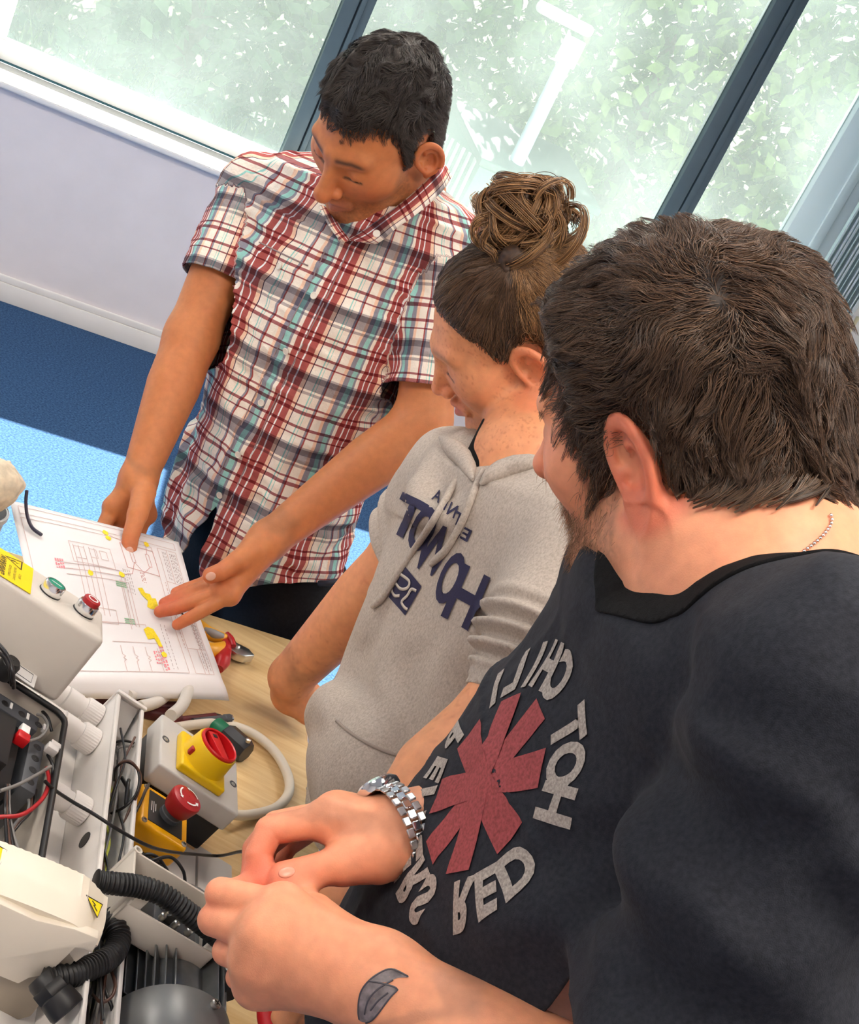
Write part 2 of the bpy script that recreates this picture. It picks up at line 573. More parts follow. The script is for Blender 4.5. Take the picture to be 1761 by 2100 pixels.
def build_room():
    paint = mat('lilac_white_paint', (.86, .79, .80), .7, noise=.03, nscale=6, bump=.05, bscale=300)
    white = mat('white_gloss_paint', (.92, .87, .83), .35, noise=.02, nscale=10)
    X0, X1 = -3.2, 4.6
    RW = .30                                        # depth of the window reveal
    sill_z = .800; win_b = sill_z; top = 2.62; ceil = 2.75
    far = -6.3                                       # room goes back behind the camera
    v = WF.w(np.array([[X0, far, 0], [X1, far, 0], [X1, 0.0, 0], [X0, 0.0, 0]], float))
    new_obj('floor', mesh_np('floor', v, np.array([[0, 1, 2, 3]]), False), carpet_mat(), kind='structure')
    cm = mat('ceiling_white', (.85, .85, .84), .9)
    box('ceiling', WF, (X0, far, ceil), (X1, RW + .12, ceil + .1), cm, None, 0, kind='structure')
    # window wall: below and above the opening, and the right pier
    wr = wl(1740, 640, RW)[0] + .02
    wall = box('wall_back', WF, (X0, 0, 0), (X1, RW + .12, sill_z - .02), paint, None, 0, kind='structure')
    box('wall_above', WF, (X0, 0, top), (X1, RW + .12, ceil), paint, wall, 0)
    box('wall_pier', WF, (wr, 0, sill_z - .02), (X1, RW + .12, top), paint, wall, 0)
    box('wall_left', WF, (X0 - .1, far, 0), (X0, RW + .12, ceil), paint, None, 0, kind='structure')
    box('wall_right', WF, (X1, far, 0), (X1 + .1, RW + .12, ceil), paint, None, 0, kind='structure')
    box('wall_front', WF, (X0, far - .1, 0), (X1, far, ceil), paint, None, 0, kind='structure')
    # skirting board with a moulded top
    bb = box('baseboard_back', WF, (X0, -.016, 0), (X1, 0, .075), white, None, .002, kind='structure')
    box('baseboard_moulding', WF, (X0, -.012, .075), (X1, 0, .104), white, bb, .005, 3)
    # sill
    tr = box('trim_1', WF, (X0, -.035, sill_z - .024), (X1, RW, sill_z), white, None, .008, 3, kind='structure', label='white window sill board along the whole window')
    # window frame
    w = bpy.data.objects.new('window_1', None); COL.objects.link(w); w['kind'] = 'structure'; w['label'] = 'wide office window with grey-blue mullions and dusty panes'
    gm = mat('grey_blue_aluminium', (.085, .125, .150), .45, noise=.04, nscale=20)
    gm2 = mat('dark_groove', (.03, .05, .065), .6)  # darker tone for the centre groove of each mullion
    wf = mat('white_window_frame', (.86, .88, .88), .4)
    blue = mat('teal_gap_line', (.10, .27, .34), .6)
    rb, rt = win_b + .012, win_b + .012
    g0 = wl(12, 80, RW)[1]
    box('gasket_strip', WF, (X0, RW - .004, sill_z), (wr, RW + .05, win_b + .012), blue, w, .001)  # coloured strip standing in for the open gap between sill and frame
    box('bottom_rail', WF, (X0, RW - .018, win_b + .012), (wr, RW + .05, g0), wf, w, .003)  # glare off the sill is put into the rail's white; the frame is grey
    box('top_rail', WF, (X0, RW - .018, top - .07), (wr, RW + .05, top), gm, w, .003)
    m1 = (wl(588, 282, RW)[0], wl(752, 50, RW)[0]); m2 = (wl(1340, 462, RW)[0], wl(1405, 462, RW)[0]); jr = wl(1564, 549, RW)[0]; jl = wl(12, 80, RW)[0]
    zt = top - .07
    for a, b in (m1, m2):
        c = (a + b) / 2
        box('mullion', WF, (a, RW - .016, g0), (c - .004, RW + .05, zt), gm, w, .003)
        box('mullion', WF, (c + .004, RW - .016, g0), (b - .036, RW + .05, zt), gm, w, .003)
        box('mullion', WF, (b - .035, RW - .006, g0), (b, RW + .05, zt), gm, w, .003)
        box('mullion_groove', WF, (c - .004, RW + .002, g0), (c + .004, RW + .05, zt), gm2, w, 0)
    pale = mat('pale_frame', (.80, .92, .95), .5)  # sunlit cyan brightness of the reveal is put into this colour
    box('jamb', WF, (jl - .10, RW - .018, g0), (jl, RW + .05, zt), wf, w, .003)
    box('jamb', WF, (jr, RW - .02, g0), (wr, RW + .05, zt), pale, w, .004)
    box('jamb_lip', WF, (jr + .14, RW - .034, g0), (jr + .19, RW - .02, zt), pale, w, .003)
    gl = glass_mat()
    xs = [(X0, jl - .1), (jl, m1[0]), (m1[1], m2[0]), (m2[1], jr)]
    for a, b in xs:
        box('pane', WF, (a, RW + .018, g0), (b, RW + .022, zt), gl, w, 0)
    # stacked vertical blind at the right end
    bs = wl(1630, 640, .04)[0]
    bl = empty('vertical_blind', WF.w(np.array([bs + .1, .05, 2.5])), 'pale vertical blind gathered in a stack at the right of the window', 'blind')
    sm = mat('blind_fabric', (.80, .90, .92), .8, noise=.15, nscale=300); sm2 = mat('blind_fabric_dark', (.55, .68, .72), .8, noise=.15, nscale=300)
    zb = wl(1670, 735, .05)[1]
    for i in range(12):
        f_ = Frame(WF.w(np.array([bs + .008 + i * .024, .055, 0])), WD, WN).rot(math.radians(62 + 4 * math.sin(i * 2.1)))
        o = box('slat', f_, (-.050, -.0012, zb + .02 * math.sin(i)), (.050, .0012, top - .08), sm if i % 3 else sm2, bl, .0004, 1)
        box('slat_weight', f_, (-.046, -.0016, zb + .02 * math.sin(i) + .006), (.046, .0016, zb + .02 * math.sin(i) + .012), sm, o, 0)
    box('headrail', WF, (jl, .03, top - .06), (wr - .01, .075, top - .01), wf, bl, .003)
    box('cord_weight', WF, (bs + .30, .02, wl(1720, 690, .02)[1]), (bs + .315, .035, wl(1738, 640, .02)[1]), mat('cream_plastic', (.70, .62, .38), .4), bl, .003)
    # ceiling lights of the room
    em = mat('lit_diffuser', (1, 1, 1), .5, emis=(1.0, .90, .78, 1), emis_s=CEIL_E)
    fm = mat('fitting_white', (.8, .8, .8), .5)
    k = 0
    for (x, y) in ((.45, -2.6), (2.0, -2.6), (.45, -4.7), (2.2, -4.7), (-1.3, -2.6), (-1.3, -4.7), (3.4, -3.6)):
        c = WF.w(np.array([x, y, ceil]))
        pos = ('over the table', 'above the people', 'behind the camera', 'behind the camera to the right', 'towards the left wall', 'in the back left corner', 'towards the right wall')[k]; k += 1
        l = empty('ceiling_light', c, 'square white ceiling light panel ' + pos, 'light', 'ceiling light panels')
        box('frame', Frame(c, WD, WN), (-.32, -.32, -.03), (.32, .32, 0), fm, l, .004)
        box('diffuser', Frame(c, WD, WN), (-.29, -.29, -.034), (.29, .29, -.0305), em, l, .001)
build_room()

# ------------------------------------------------------------------ outside
def build_outside():
    rng = np.random.RandomState(11)
    gm = mat('meadow_ground', (.16, .20, .08), .95, noise=.35, nscale=3)
    v = WF.w(np.array([[-16, .3, -.06], [18, .3, -.06], [18, 4.5, -.05], [-16, 4.5, -.05], [18, 9, 1.1], [-16, 9, 1.1], [18, 22, 4.0], [-16, 22, 4.0]], float))
    new_obj('ground', mesh_np('ground', v, np.array([[0, 1, 2, 3], [3, 2, 4, 5], [5, 4, 6, 7]]), True), gm, kind='structure')
    pave = mat('paving_concrete', (.42, .41, .38), .9, noise=.1, nscale=8)
    box('path', WF, (-16, .28, -.058), (18, 1.6, -.02), pave, None, 0, kind='structure')
    leafs = [mat('leaf_a', (.07, .16, .03), .6, noise=.4, nscale=8), mat('leaf_b', (.13, .22, .05), .6, noise=.4, nscale=8), mat('leaf_c', (.05, .11, .04), .6, noise=.4, nscale=8)]
    bark = mat('bark', (.09, .07, .05), .9, noise=.3, nscale=30)
    spots = [(-3.6, 4.6, 1.7, 0, 'behind the leftmost pane'), (-1.5, 5.6, 2.1, 1, 'behind the pane left of the first mullion'), (.8, 5.2, 1.9, 2, 'behind the first mullion'), (2.6, 6.2, 2.3, 0, 'behind the middle pane near the waste container'),
             (4.6, 5.6, 2.2, 1, 'behind the right half of the middle pane'), (6.9, 5.4, 2.2, 2, 'behind the second mullion'), (9.4, 6.2, 2.6, 0, 'behind the right pane'), (3.4, 8.5, 3.0, 2, 'further up the bank behind the middle pane'), (7.6, 9.0, 3.2, 1, 'further up the bank behind the right pane'), (-.8, 8.6, 2.9, 0, 'further up the bank behind the left pane')]
    for (x, y, R_, k, where) in spots:
        c = WF.w(np.array([x, y, 0])); zg = 0 if y < 4.5 else (y - 4.5) / 4.5 * 1.1
        t = empty('tree', (c[0], c[1], zg), 'leafy green tree outside ' + where, 'tree', 'trees outside the window')
        tube('trunk', [(c[0], c[1], zg - .3), (c[0] + .1, c[1], zg + .8), (c[0], c[1] + .1, zg + 2.0)], [.12, .10, .06], bark, t, n=10)
        n = 5200
        d = rng.normal(size=(n, 3)); d /= np.linalg.norm(d, axis=1)[:, None]
        rr = R_ * (.55 + .45 * rng.rand(n) ** .5)
        lump = 1 + .28 * vnoise(A3(d * 1.0), 2.3)
        ctr = np.array([c[0], c[1], zg + R_ * .75]) + d * (rr * lump)[:, None] * np.array([1, 1, .85])
        a = rng.normal(size=(n, 3)); a /= np.linalg.norm(a, axis=1)[:, None]
        b = np.cross(a, rng.normal(size=(n, 3))); b /= np.linalg.norm(b, axis=1)[:, None]
        s = rng.uniform(.05, .10, n)[:, None]
        vv = np.stack([ctr - a * s, ctr + b * s * .55, ctr + a * s, ctr - b * s * .55], 1).reshape(-1, 3)
        ff = np.arange(4 * n).reshape(-1, 4)
        o = new_obj('foliage', mesh_np('foliage', vv, ff, False), leafs[k], t); o['kind'] = 'stuff'
    # grass along the bank
    n = 9000
    gx = rng.uniform(-9, 12, n); gy = rng.uniform(1.6, 6, n); gz = np.where(gy < 4.5, -.05, (gy - 4.5) / 4.5 * 1.1 - .05)
    base = WF.w(np.stack([gx, gy, gz], 1)); h = rng.uniform(.08, .3, n)[:, None]
    dx = rng.normal(size=(n, 3)) * .05; dx[:, 2] = 0; wv = rng.normal(size=(n, 3)); wv[:, 2] = 0; wv = wv / np.linalg.norm(wv, axis=1)[:, None] * .012
    vv = np.stack([base - wv, base + wv, base + dx + h * UPW], 1).reshape(-1, 3)
    new_obj('grass', mesh_np('grass', vv, np.arange(3 * n).reshape(-1, 3), False), mat('grass_blade', (.18, .28, .08), .7, noise=.3, nscale=4), label='rough green grass on the bank outside the window', cat='grass', kind='stuff')
    # waste container with label
    q = ray(1050, 330); D = 8.2
    cb = P(1045, 390, D)
    ang = math.radians(8)
    BF = Frame((cb[0], cb[1], 0), WD, WN).rot(ang)
    gb = mat('bottle_green_steel', (.015, .10, .075), .5, noise=.1, nscale=10)
    t = empty('waste_container', BF.o, 'dark green waste container with white labels standing outside', 'container')
    poly_prism('body', Frame(BF.w((-.45, -.32, .12)), BF.y * -1, UPW, BF.x), [(-.32 - .30, 0), (.32 - .36, 0), (.34 - .32, .80), (-.32 - .36, .98)], 0, .9, gb, t, .01)
    poly_prism('lid', Frame(BF.w((-.47, -.32, .12)), BF.y * -1, UPW, BF.x), [(.36 - .32, .80), (.36 - .32, .85), (-.34 - .34, 1.04), (-.34 - .34, .98)], 0, .94, mat('dark_green_lid', (.02, .07, .06), .5), t, .01)
    for i in range(6): box('rib', BF, (-.458, -.28 + i * .10, .20), (-.45, -.24 + i * .10, .95 - .0), mat('pale_rib', (.45, .55, .50), .6), t, .002)
    wl_ = mat('white_label', (.75, .78, .78), .6)
    fy = -.37
    FF = Frame(BF.w((0, fy, .60)), BF.x, UPW); FF.z = -BF.y
    box('label_plate', FF, (-.10, -.22, 0), (.34, .14, .012), wl_, t, .001)
    flat_text('label_lettering', FF.at((.08, -.03, .0135)), 'E4', .16, mat('label_ink', (.08, .10, .11), .7), t, mirror=False)
    box('label_plate', FF, (-.42, -.02, 0), (-.16, .12, .012), wl_, t, .001)
    box('label_strip', FF, (-.05, .16, 0), (.3, .24, .012), mat('label_green', (.25, .45, .40), .6), t, .001)
    for sx in (-.36, .36):
        for sy in (-.2, .2): lathe('wheel', Frame(BF.w((sx, sy + .02, .07)), BF.y, UPW), [(.03, -.02), (.07, -.02), (.075, -.01), (.075, .01), (.07, .02), (.03, .02)], mat('black_rubber', (.02, .02, .02), .8), t, n=20)
    # street lamp
    lp = P(1190, 62, 7.6)
    lm = mat('pale_blue_pole', (.45, .62, .75), .4)
    L_ = empty('lamp_post', (lp[0], lp[1], 0), 'slim pale lamp post with flat white head outside', 'lamp post')
    lathe('pole', Frame((lp[0], lp[1], -.05), (1, 0, 0), (0, 1, 0)), [(.055, 0), (.05, 1.0), (.045, lp[2])], lm, L_, n=18)
    hf = Frame((lp[0], lp[1], lp[2]), WD, WN)
    box('head', hf, (-.30, -.08, -.02), (.06, .08, .05), mat('lamp_head_white', (.85, .88, .88), .3), L_, .03, 4)
    box('collar', hf, (-.055, -.055, -.22), (.055, .055, -.05), mat('lamp_collar', (.75, .82, .88), .4), L_, .01)
build_outside()
# ------------------------------------------------------------------ people: heads
def sstep(a, b, x):
    t = np.clip((x - a) / (b - a), 0, 1)
    return t * t * (3 - 2 * t)

_EN = np.array([.90, .40, .0]); _EN /= np.linalg.norm(_EN)
_EB = np.array([.40, -.90, .12]); _EB -= _EN * (_EB @ _EN); _EB /= np.linalg.norm(_EB)
_EU = np.cross(_EN, _EB); _EU = _EU if _EU[2] > 0 else -_EU
def ear_sd(qa):
    c = A3((.083, -.013, .0))
    r = qa - c
    n = r @ A3(_EN); h = r @ A3(_EB); v = r @ A3(_EU)
    hh = h + .004 * np.sin(v * 40) ; wv = .0175 + .0035 * sstep(-.03, .02, v)
    rr = np.sqrt((hh / wv) ** 2 + (v / .032) ** 2) + 1e-6
    dish = n + .004 - 7.0 * np.minimum((h * h + v * v), .0009)
    plate = np.maximum((rr - 1) * .018, np.abs(dish) - .0022)
    ring = np.sqrt(((rr - .93) * .018) ** 2 + (n - .004) ** 2) - .0036
    ring = np.maximum(ring, -(v + .022) * .7)
    anti = np.sqrt(((np.sqrt(((h - .001) / .0105) ** 2 + ((v + .004) / .019) ** 2) - 1) * .012) ** 2 + (n - .001) ** 2) - .0026
    anti = np.maximum(anti, -(h + .005))
    lobe = ell(qa, c + A3(_EU) * -.028 + A3(_EB) * -.004, (.005, .009, .0095))
    trag = sph(qa, c + A3(_EU) * -.006 + A3(_EB) * -.014 + A3(_EN) * .0, .0048)
    d = smin(plate, ring, .003)
    d = smin(d, anti, .003)
    d = smin(d, lobe, .005)
    d = smin(d, trag, .004)
    con = ell(qa, c + A3(_EU) * -.006 + A3(_EB) * -.002 + A3(_EN) * .004, (.007, .0075, .0105))
    d = smax(d, -con, .002)
    return d

def head_sd(q, o=None):
    o = o or {}
    qa = q.copy(); qa[:, 0] = np.abs(qa[:, 0])
    jw = o.get('jaw', 1.0); nl = o.get('nose', 1.0)
    cr = o.get('cran', 1.0)
    d = ell(qa, (0, -.017, .045), (.0765 * (.5 + .5 * cr), .100 * cr, .084 * cr))
    d = smin(d, ell(qa, (0, .028, -.010), (.066 * jw, .066, .093)), .03)
    jl = o.get('jowl', jw)
    d = smin(d, rc(qa, (.052 * jl, .0, -.058), (.020 * jl, .066, -.097), .021 * jl, .019), .03)
    d = smin(d, sph(qa, (0, .073, -.100), .021), .018)
    d = smin(d, sph(qa, (.045, .053, -.016), .021 * o.get('cheek', 1)), .03)
    d = smin(d, rc(qa, (.004, .087, .027), (.042, .073, .030), .0095, .008), .016)
    d = smax(d, -ell(qa, (.032, .104, .006), (.019, .020, .0105)), .012)
    d = smin(d, sph(qa, (.0315, .0725, .0045), .0142), .0035)
    d = smin(d, rc(qa, (0, .087, .014), (0, .107 + .012 * (nl - 1), -.028), .0075, .0098 * nl), .012)
    d = smin(d, sph(qa, (0, .1085 + .020 * (nl - 1), -.031), .0098 * nl), .006)
    d = smin(d, sph(qa, (.0125, .0985, -.0345), .0076), .005)
    d = smin(d, rc(qa, (0, .0955, -.058), (.021, .0845, -.064), .0062, .004), .009)
    d = smin(d, rc(qa, (0, .0945, -.0735), (.018, .085, -.069), .0066, .004), .007)
    d = smax(d, -rc(qa, (0, .1045, -.0658), (.024, .089, -.0665), .0024, .0016), .003)
    d = smax(d, -sph(qa, (.0065, .1055, -.0425), .0034), .003)
    d = smax(d, -rc(qa, (.020, .0875, -.0015), (.043, .0795, -.0025), .0011, .001), .0018)
    e = ear_sd(qa)
    d = smin(d, e, .006)
    return d

def hair_limit(q, tab):
    """signed height above the hairline (m); positive inside the hair"""
    y = np.array([t[0] for t in tab]); z = np.array([t[1] for t in tab])
    return q[:, 2] - np.interp(q[:, 1], y, z).astype(np.float32)

TAB_A = [(-.13, -.07), (-.085, -.07), (-.06, -.055), (-.036, -.03), (-.030, .030), (-.012, .036), (.004, .028), (.010, -.012), (.024, -.010), (.030, .044), (.040, .066), (.055, .073), (.072, .066), (.10, .060)]
TAB_B = [(-.13, -.06), (-.09, -.06), (-.055, -.045), (-.036, -.03), (-.030, .026), (-.012, .034), (.006, .026), (.012, .004), (.024, .014), (.034, .032), (.05, .050), (.068, .072), (.085, .083), (.10, .088)]
TAB_C = [(-.13, -.105), (-.09, -.105), (-.06, -.090), (-.040, -.055), (-.032, .020), (-.014, .032), (.004, .022), (.009, -.022), (.026, -.024), (.032, .020), (.040, .046), (.050, .064), (.066, .082), (.10, .090)]

class Head:
    def __init__(s, px, py, d, f, u, ear_towards_viewer, scale, opt, tab, thick):
        f = V(*f); u = V(*u)
        u = u - f * (u @ f); u /= np.linalg.norm(u)
        sd = np.cross(f, u)
        if sd @ (CX * .3 + CZ) < 0: sd = -sd
        s.fr = Frame(P(px, py, d), sd, f, u)
        s.fr.z = u
        s.k = scale; s.opt = opt; s.tab = tab; s.thick = thick
    def loc(s, p):
        q = p - A3(s.fr.o)
        return q @ A3(np.column_stack([s.fr.x, s.fr.y, s.fr.z]) / s.k)
    def w(s, q):
        return s.fr.w(np.asarray(q, float) * s.k)
    def sd(s, p):
        return local(p, s.fr.o, .19 * s.k, lambda x: head_sd(s.loc(x), s.opt) * s.k)
    def hair_sd(s, p):
        q = s.loc(p)
        qa = q.copy(); qa[:, 0] = np.abs(qa[:, 0])
        cr = s.opt.get('cran', 1.0)
        d = ell(qa, (0, -.017, .045), (.0765 * (.5 + .5 * cr), .100 * cr, .084 * cr))
        d = smin(d, ell(qa, (0, .028, -.010), (.066, .066, .093)), .03)
        nr = s.opt.get('nape', .055)
        d = smin(d, rc(qa, (0, -.045, -.02), (0, -.05, -.12), nr, nr - .003), .03)
        m = hair_limit(q, s.tab) + .006 * vnoise(q, 120) + .004 * vnoise(q, 300)
        return (d - s.thick(q) * sstep(-.002, .022, m) + .004 * (1 - sstep(-.003, .003, m))) * s.k
    def bounds(s, m=.02):
        c = s.fr.o; r = .15 * s.k + m
        return c - r, c + r

def skin_tint(q, base, lips, o):
    """own colouring of the skin, from head-local coordinates"""
    n = len(q)
    base = np.array(base, float)
    c = np.tile(base, (n, 1))
    ax = np.abs(q[:, 0])
    red = np.exp(-(((ax - .045) / .03) ** 2 + ((q[:, 1] - .07) / .03) ** 2 + ((q[:, 2] + .02) / .03) ** 2)) * .5
    red += np.exp(-((ax / .018) ** 2 + ((q[:, 1] - .108) / .02) ** 2 + ((q[:, 2] + .032) / .018) ** 2)) * .8
    red += sstep(.076, .086, ax) * o.get('ear_red', .8) * sstep(.052, .038, np.sqrt((q[:, 1] + .013) ** 2 + q[:, 2] ** 2)) * sstep(.125, .11, ax)
    c = c * (1 - red[:, None] * np.array([.02, .22, .22]) * o.get('red', 1))
    lp = np.exp(-((ax / .021) ** 4 + ((q[:, 2] + .066) / .010) ** 4)) * (q[:, 1] > .078)
    c = c * (1 - lp[:, None]) + np.array(lips) * lp[:, None]
    st = o.get('stubble', 0)
    if st:
        nz = vnoise(A3(q), 700) * .5 + vnoise(A3(q), 300) * .5
        m = np.maximum(sstep(-.035, -.06, q[:, 2]) * sstep(-.01, .02, q[:, 1] + .35 * (q[:, 2] + .06) * 0), np.exp(-((ax / .03) ** 4 + ((q[:, 2] + .05) / .008) ** 2)) * (q[:, 1] > .07))
        m = np.maximum(m, sstep(.0, -.02, q[:, 2]) * sstep(.005, .012, q[:, 1]) * sstep(.045, .03, q[:, 1]))
        m *= (1 - lp) * (q[:, 2] > -.135)
        m = np.clip(m * (st + .35 * nz), 0, .9)
        c = c * (1 - m[:, None]) + np.array(o.get('stubble_col', (.06, .035, .02))) * m[:, None]
    br = np.exp(-(((q[:, 2] - .029 - .10 * np.clip(ax - .012, 0, .02) + .25 * np.clip(ax - .034, 0, .02)) / .0045) ** 2)) * sstep(.008, .014, ax) * sstep(.052, .044, ax) * (q[:, 1] > .05)
    br = br * o.get('brow', .8)
    c = c * (1 - br[:, None]) + np.array(o.get('brow_col', (.03, .018, .012))) * br[:, None]
    ls = np.exp(-(((q[:, 2] + .003) / .0016) ** 2)) * sstep(.016, .020, ax) * sstep(.048, .044, ax) * (q[:, 1] > .072) * .85
    c = c * (1 - ls[:, None]) + np.array((.03, .018, .012)) * ls[:, None]
    if o.get('freckles'):
        fk = sstep(.35, .6, vnoise(A3(q), 420)) * sstep(-.02, .02, vnoise(A3(q), 60) + .2) * o['freckles']
        c = c * (1 - fk[:, None] * np.array([.35, .5, .55]))
    return c

HEAD_A = Head(775, 272, 1.854, (-0.6684, 0.6595, 0.3428), (0.0117, -0.4517, 0.8924), 1, 1.05, dict(nose=1.25, jaw=.97, cran=.90), TAB_A,
              lambda q: .005 + .004 * sstep(.05, .10, q[:, 2]) + .003 * vnoise(q, 60) * sstep(.05, .09, q[:, 2]))
HEAD_B = Head(1050.7, 694, 1.50, (-.936, .332, -.120), (-.336, -.731, .594), 1, .96, dict(jaw=1.04, jowl=1.26, nose=.92, cran=.94, cheek=1.15), TAB_B,
              lambda q: .007 + .003 * vnoise(q, 50))
HEAD_C = Head(1383, 874, .92, (-.789, -.044, -.612), (-.180, -.937, .298), 1, 1.03, dict(nape=.064, jaw=1.0, jowl=1.16, nose=1.12, cheek=.95, cran=.885), TAB_C,
              lambda q: .009 + .005 * sstep(.03, .09, q[:, 2]) + .004 * vnoise(q, 40) + .003 * vnoise(q, 90))

def hair_curves(name, pts, rad, matl, parent, **kw):
    """pts (n,k,3)"""
    n, k, _ = pts.shape
    hc = bpy.data.hair_curves.new(name)
    hc.add_curves([k] * n)
    pos = hc.attributes.get('position') or hc.attributes.new('position', 'FLOAT_VECTOR', 'POINT')
    pos.data.foreach_set('vector', np.ascontiguousarray(pts, dtype=np.float32).ravel())
    ra = hc.attributes.get('radius') or hc.attributes.new('radius', 'FLOAT', 'POINT')
    r = np.broadcast_to(np.asarray(rad, np.float32), (n, k))
    ra.data.foreach_set('value', np.ascontiguousarray(r).ravel())
    o = bpy.data.objects.new(name, hc); COL.objects.link(o)
    hc.materials.append(matl)
    if parent is not None:
        o.parent = parent; o.matrix_parent_inverse = Matrix.Translation(-absloc(parent))
    return o

def hair_mat(name, c0, c1, rough=.35):
    m = bpy.data.materials.new(name); m.use_nodes = True; MATS[name] = m
    nt = m.node_tree; N = nt.nodes; L = nt.links
    b = N['Principled BSDF']
    hi = N.new('ShaderNodeHairInfo')
    mx = N.new('ShaderNodeMix'); mx.data_type = 'RGBA'
    mx.inputs[6].default_value = (*c0, 1); mx.inputs[7].default_value = (*c1, 1)
    L.new(hi.outputs['Random'], mx.inputs[0]); L.new(mx.outputs[2], b.inputs['Base Color'])
    b.inputs['Roughness'].default_value = rough
    b.inputs['Specular IOR Level'].default_value = .45
    return m

def grad_sd(f, p, e=.0015):
    d0 = peval(f, p)
    G = np.stack([peval(f, p + np.eye(3)[i] * e) - d0 for i in range(3)], 1) / e
    return d0, G / (np.linalg.norm(G, axis=1)[:, None] + 1e-9)

def grow(hd, roots, flow, n_steps, step, lift, height, rng, curl=0.0, clump=0.0):
    """strands that follow the hair surface: flow(q local)->local direction; returns (n,k,3) world"""
    p = roots.copy(); N = len(p)
    out = [p.copy()]
    ln = step if np.ndim(step) else np.full(N, step)
    ph = rng.rand(N) * 6.28
    B = np.column_stack([hd.fr.x, hd.fr.y, hd.fr.z])
    for i in range(n_steps):
        q = hd.loc(A3(p))
        d0, G = grad_sd(hd.hair_sd, p)
        v = flow(q) @ B.T
        v = v - G * (v * G).sum(1)[:, None]
        v /= np.linalg.norm(v, axis=1)[:, None] + 1e-9
        sd_ = np.cross(v, G)
        v = v + G * lift + sd_ * (curl * np.sin(ph + i * 1.1))[:, None]
        v /= np.linalg.norm(v, axis=1)[:, None]
        p = p + v * ln[:, None]
        d0 = peval(hd.hair_sd, p)
        tgt = height * (i + 1) / n_steps
        p = p + G * np.clip(tgt - d0, -.004, .004)[:, None] * .8
        out.append(p.copy())
    return np.stack(out, 1)
# ------------------------------------------------------------------ people: bodies and clothes
def regions(f, boxes):
    parts = []
    for i, (lo, hi, h) in enumerate(boxes):
        v, q = mesh_sdf(f, lo, hi, h)
        keep = np.ones(len(v), bool)
        for (l2, h2, hh) in boxes[:i]:
            m = 1.5 * hh + 1.3 * h
            keep &= ~((v > np.asarray(l2) + m) & (v < np.asarray(h2) - m)).all(1)
        if len(v): parts.append(cut_mesh(v, q, keep))
    return join_meshes(parts)

def bbox(pts, m):
    pts = np.asarray(pts)
    return pts.min(0) - m, pts.max(0) + m

def clip_field(v, f, g):
    """keep the part of a quad mesh where g >= 0, cutting faces along g = 0; returns verts, list of faces"""
    ins = g >= 0
    k = ins[f].sum(1)
    full = f[k == f.shape[1]]
    cross = f[(k > 0) & (k < f.shape[1])]
    v = list(map(tuple, v)); cache = {}
    out = [tuple(q) for q in full]
    def cut(a, b):
        key = (a, b) if a < b else (b, a)
        if key not in cache:
            t = g[a] / (g[a] - g[b])
            pa, pb = np.array(v[a]), np.array(v[b])
            v.append(tuple(pa + (pb - pa) * t)); cache[key] = len(v) - 1
        return cache[key]
    for q in cross:
        poly = []
        n = len(q)
        for i in range(n):
            a, b = int(q[i]), int(q[(i + 1) % n])
            if ins[a]: poly.append(a)
            if ins[a] != ins[b]: poly.append(cut(a, b))
        if len(poly) >= 3: out.append(tuple(poly))
    used = sorted({i for q in out for i in q}); m = {u: i for i, u in enumerate(used)}
    return np.array([v[u] for u in used]), [tuple(int(m[i]) for i in q) for q in out]

def mesh_any(name, v, faces, attrs=None, smooth=True):
    me = bpy.data.meshes.new(name)
    me.from_pydata(v.tolist(), [], faces)
    if smooth: me.polygons.foreach_set('use_smooth', np.ones(len(me.polygons), bool))
    for k, a in (attrs or {}).items():
        at = me.attributes.new(k, 'FLOAT_VECTOR', 'POINT')
        at.data.foreach_set('vector', np.ascontiguousarray(a, np.float32).ravel())
    me.update()
    return me

def solidify(o, t=.0025, off=-1):
    m = o.modifiers.new('thickness', 'SOLIDIFY'); m.thickness = t; m.offset = off
    return o

from mathutils.bvhtree import BVHTree
class Surf:
    """surface of a mesh, to lay prints, buttons and seams on"""
    def __init__(s, v, f):
        s.t = BVHTree.FromPolygons([tuple(map(float, x)) for x in v], [tuple(map(int, q)) for q in f])
    def px(s, x, y, off=0.0):
        d = ray(x, y)
        h = s.t.ray_cast(Vector(CAM), Vector(d))
        if h[0] is None:
            h = s.t.find_nearest(Vector(P(x, y, 1.5)))
        n = np.array(h[1])
        if n @ d > 0: n = -n
        return np.array(h[0]) + n * off, n
    def along(s, p, d, off=0.0, reach=.3):
        h = s.t.ray_cast(Vector(p), Vector(d), reach)
        if h[0] is None: return None, None
        n = np.array(h[1])
        if n @ d > 0: n = -n
        return np.array(h[0]) + n * off, n

def print_on(name, surf, fr, v2, f, m, parent, off=.0012, start=.12):
    """lay 2D artwork (local x,y of fr) on a surface, projected along -z of fr"""
    P0 = fr.w(np.column_stack([v2, np.full(len(v2), start)]))
    out = np.zeros((len(v2), 3)); ok = np.zeros(len(v2), bool)
    for i, p in enumerate(P0):
        h, n = surf.along(p, -fr.z, off, start * 2.5)
        if h is not None: out[i] = h; ok[i] = True
    v, q = cut_mesh(out, f, ok)
    return new_obj(name, mesh_np(name, v, q, True), m, parent)

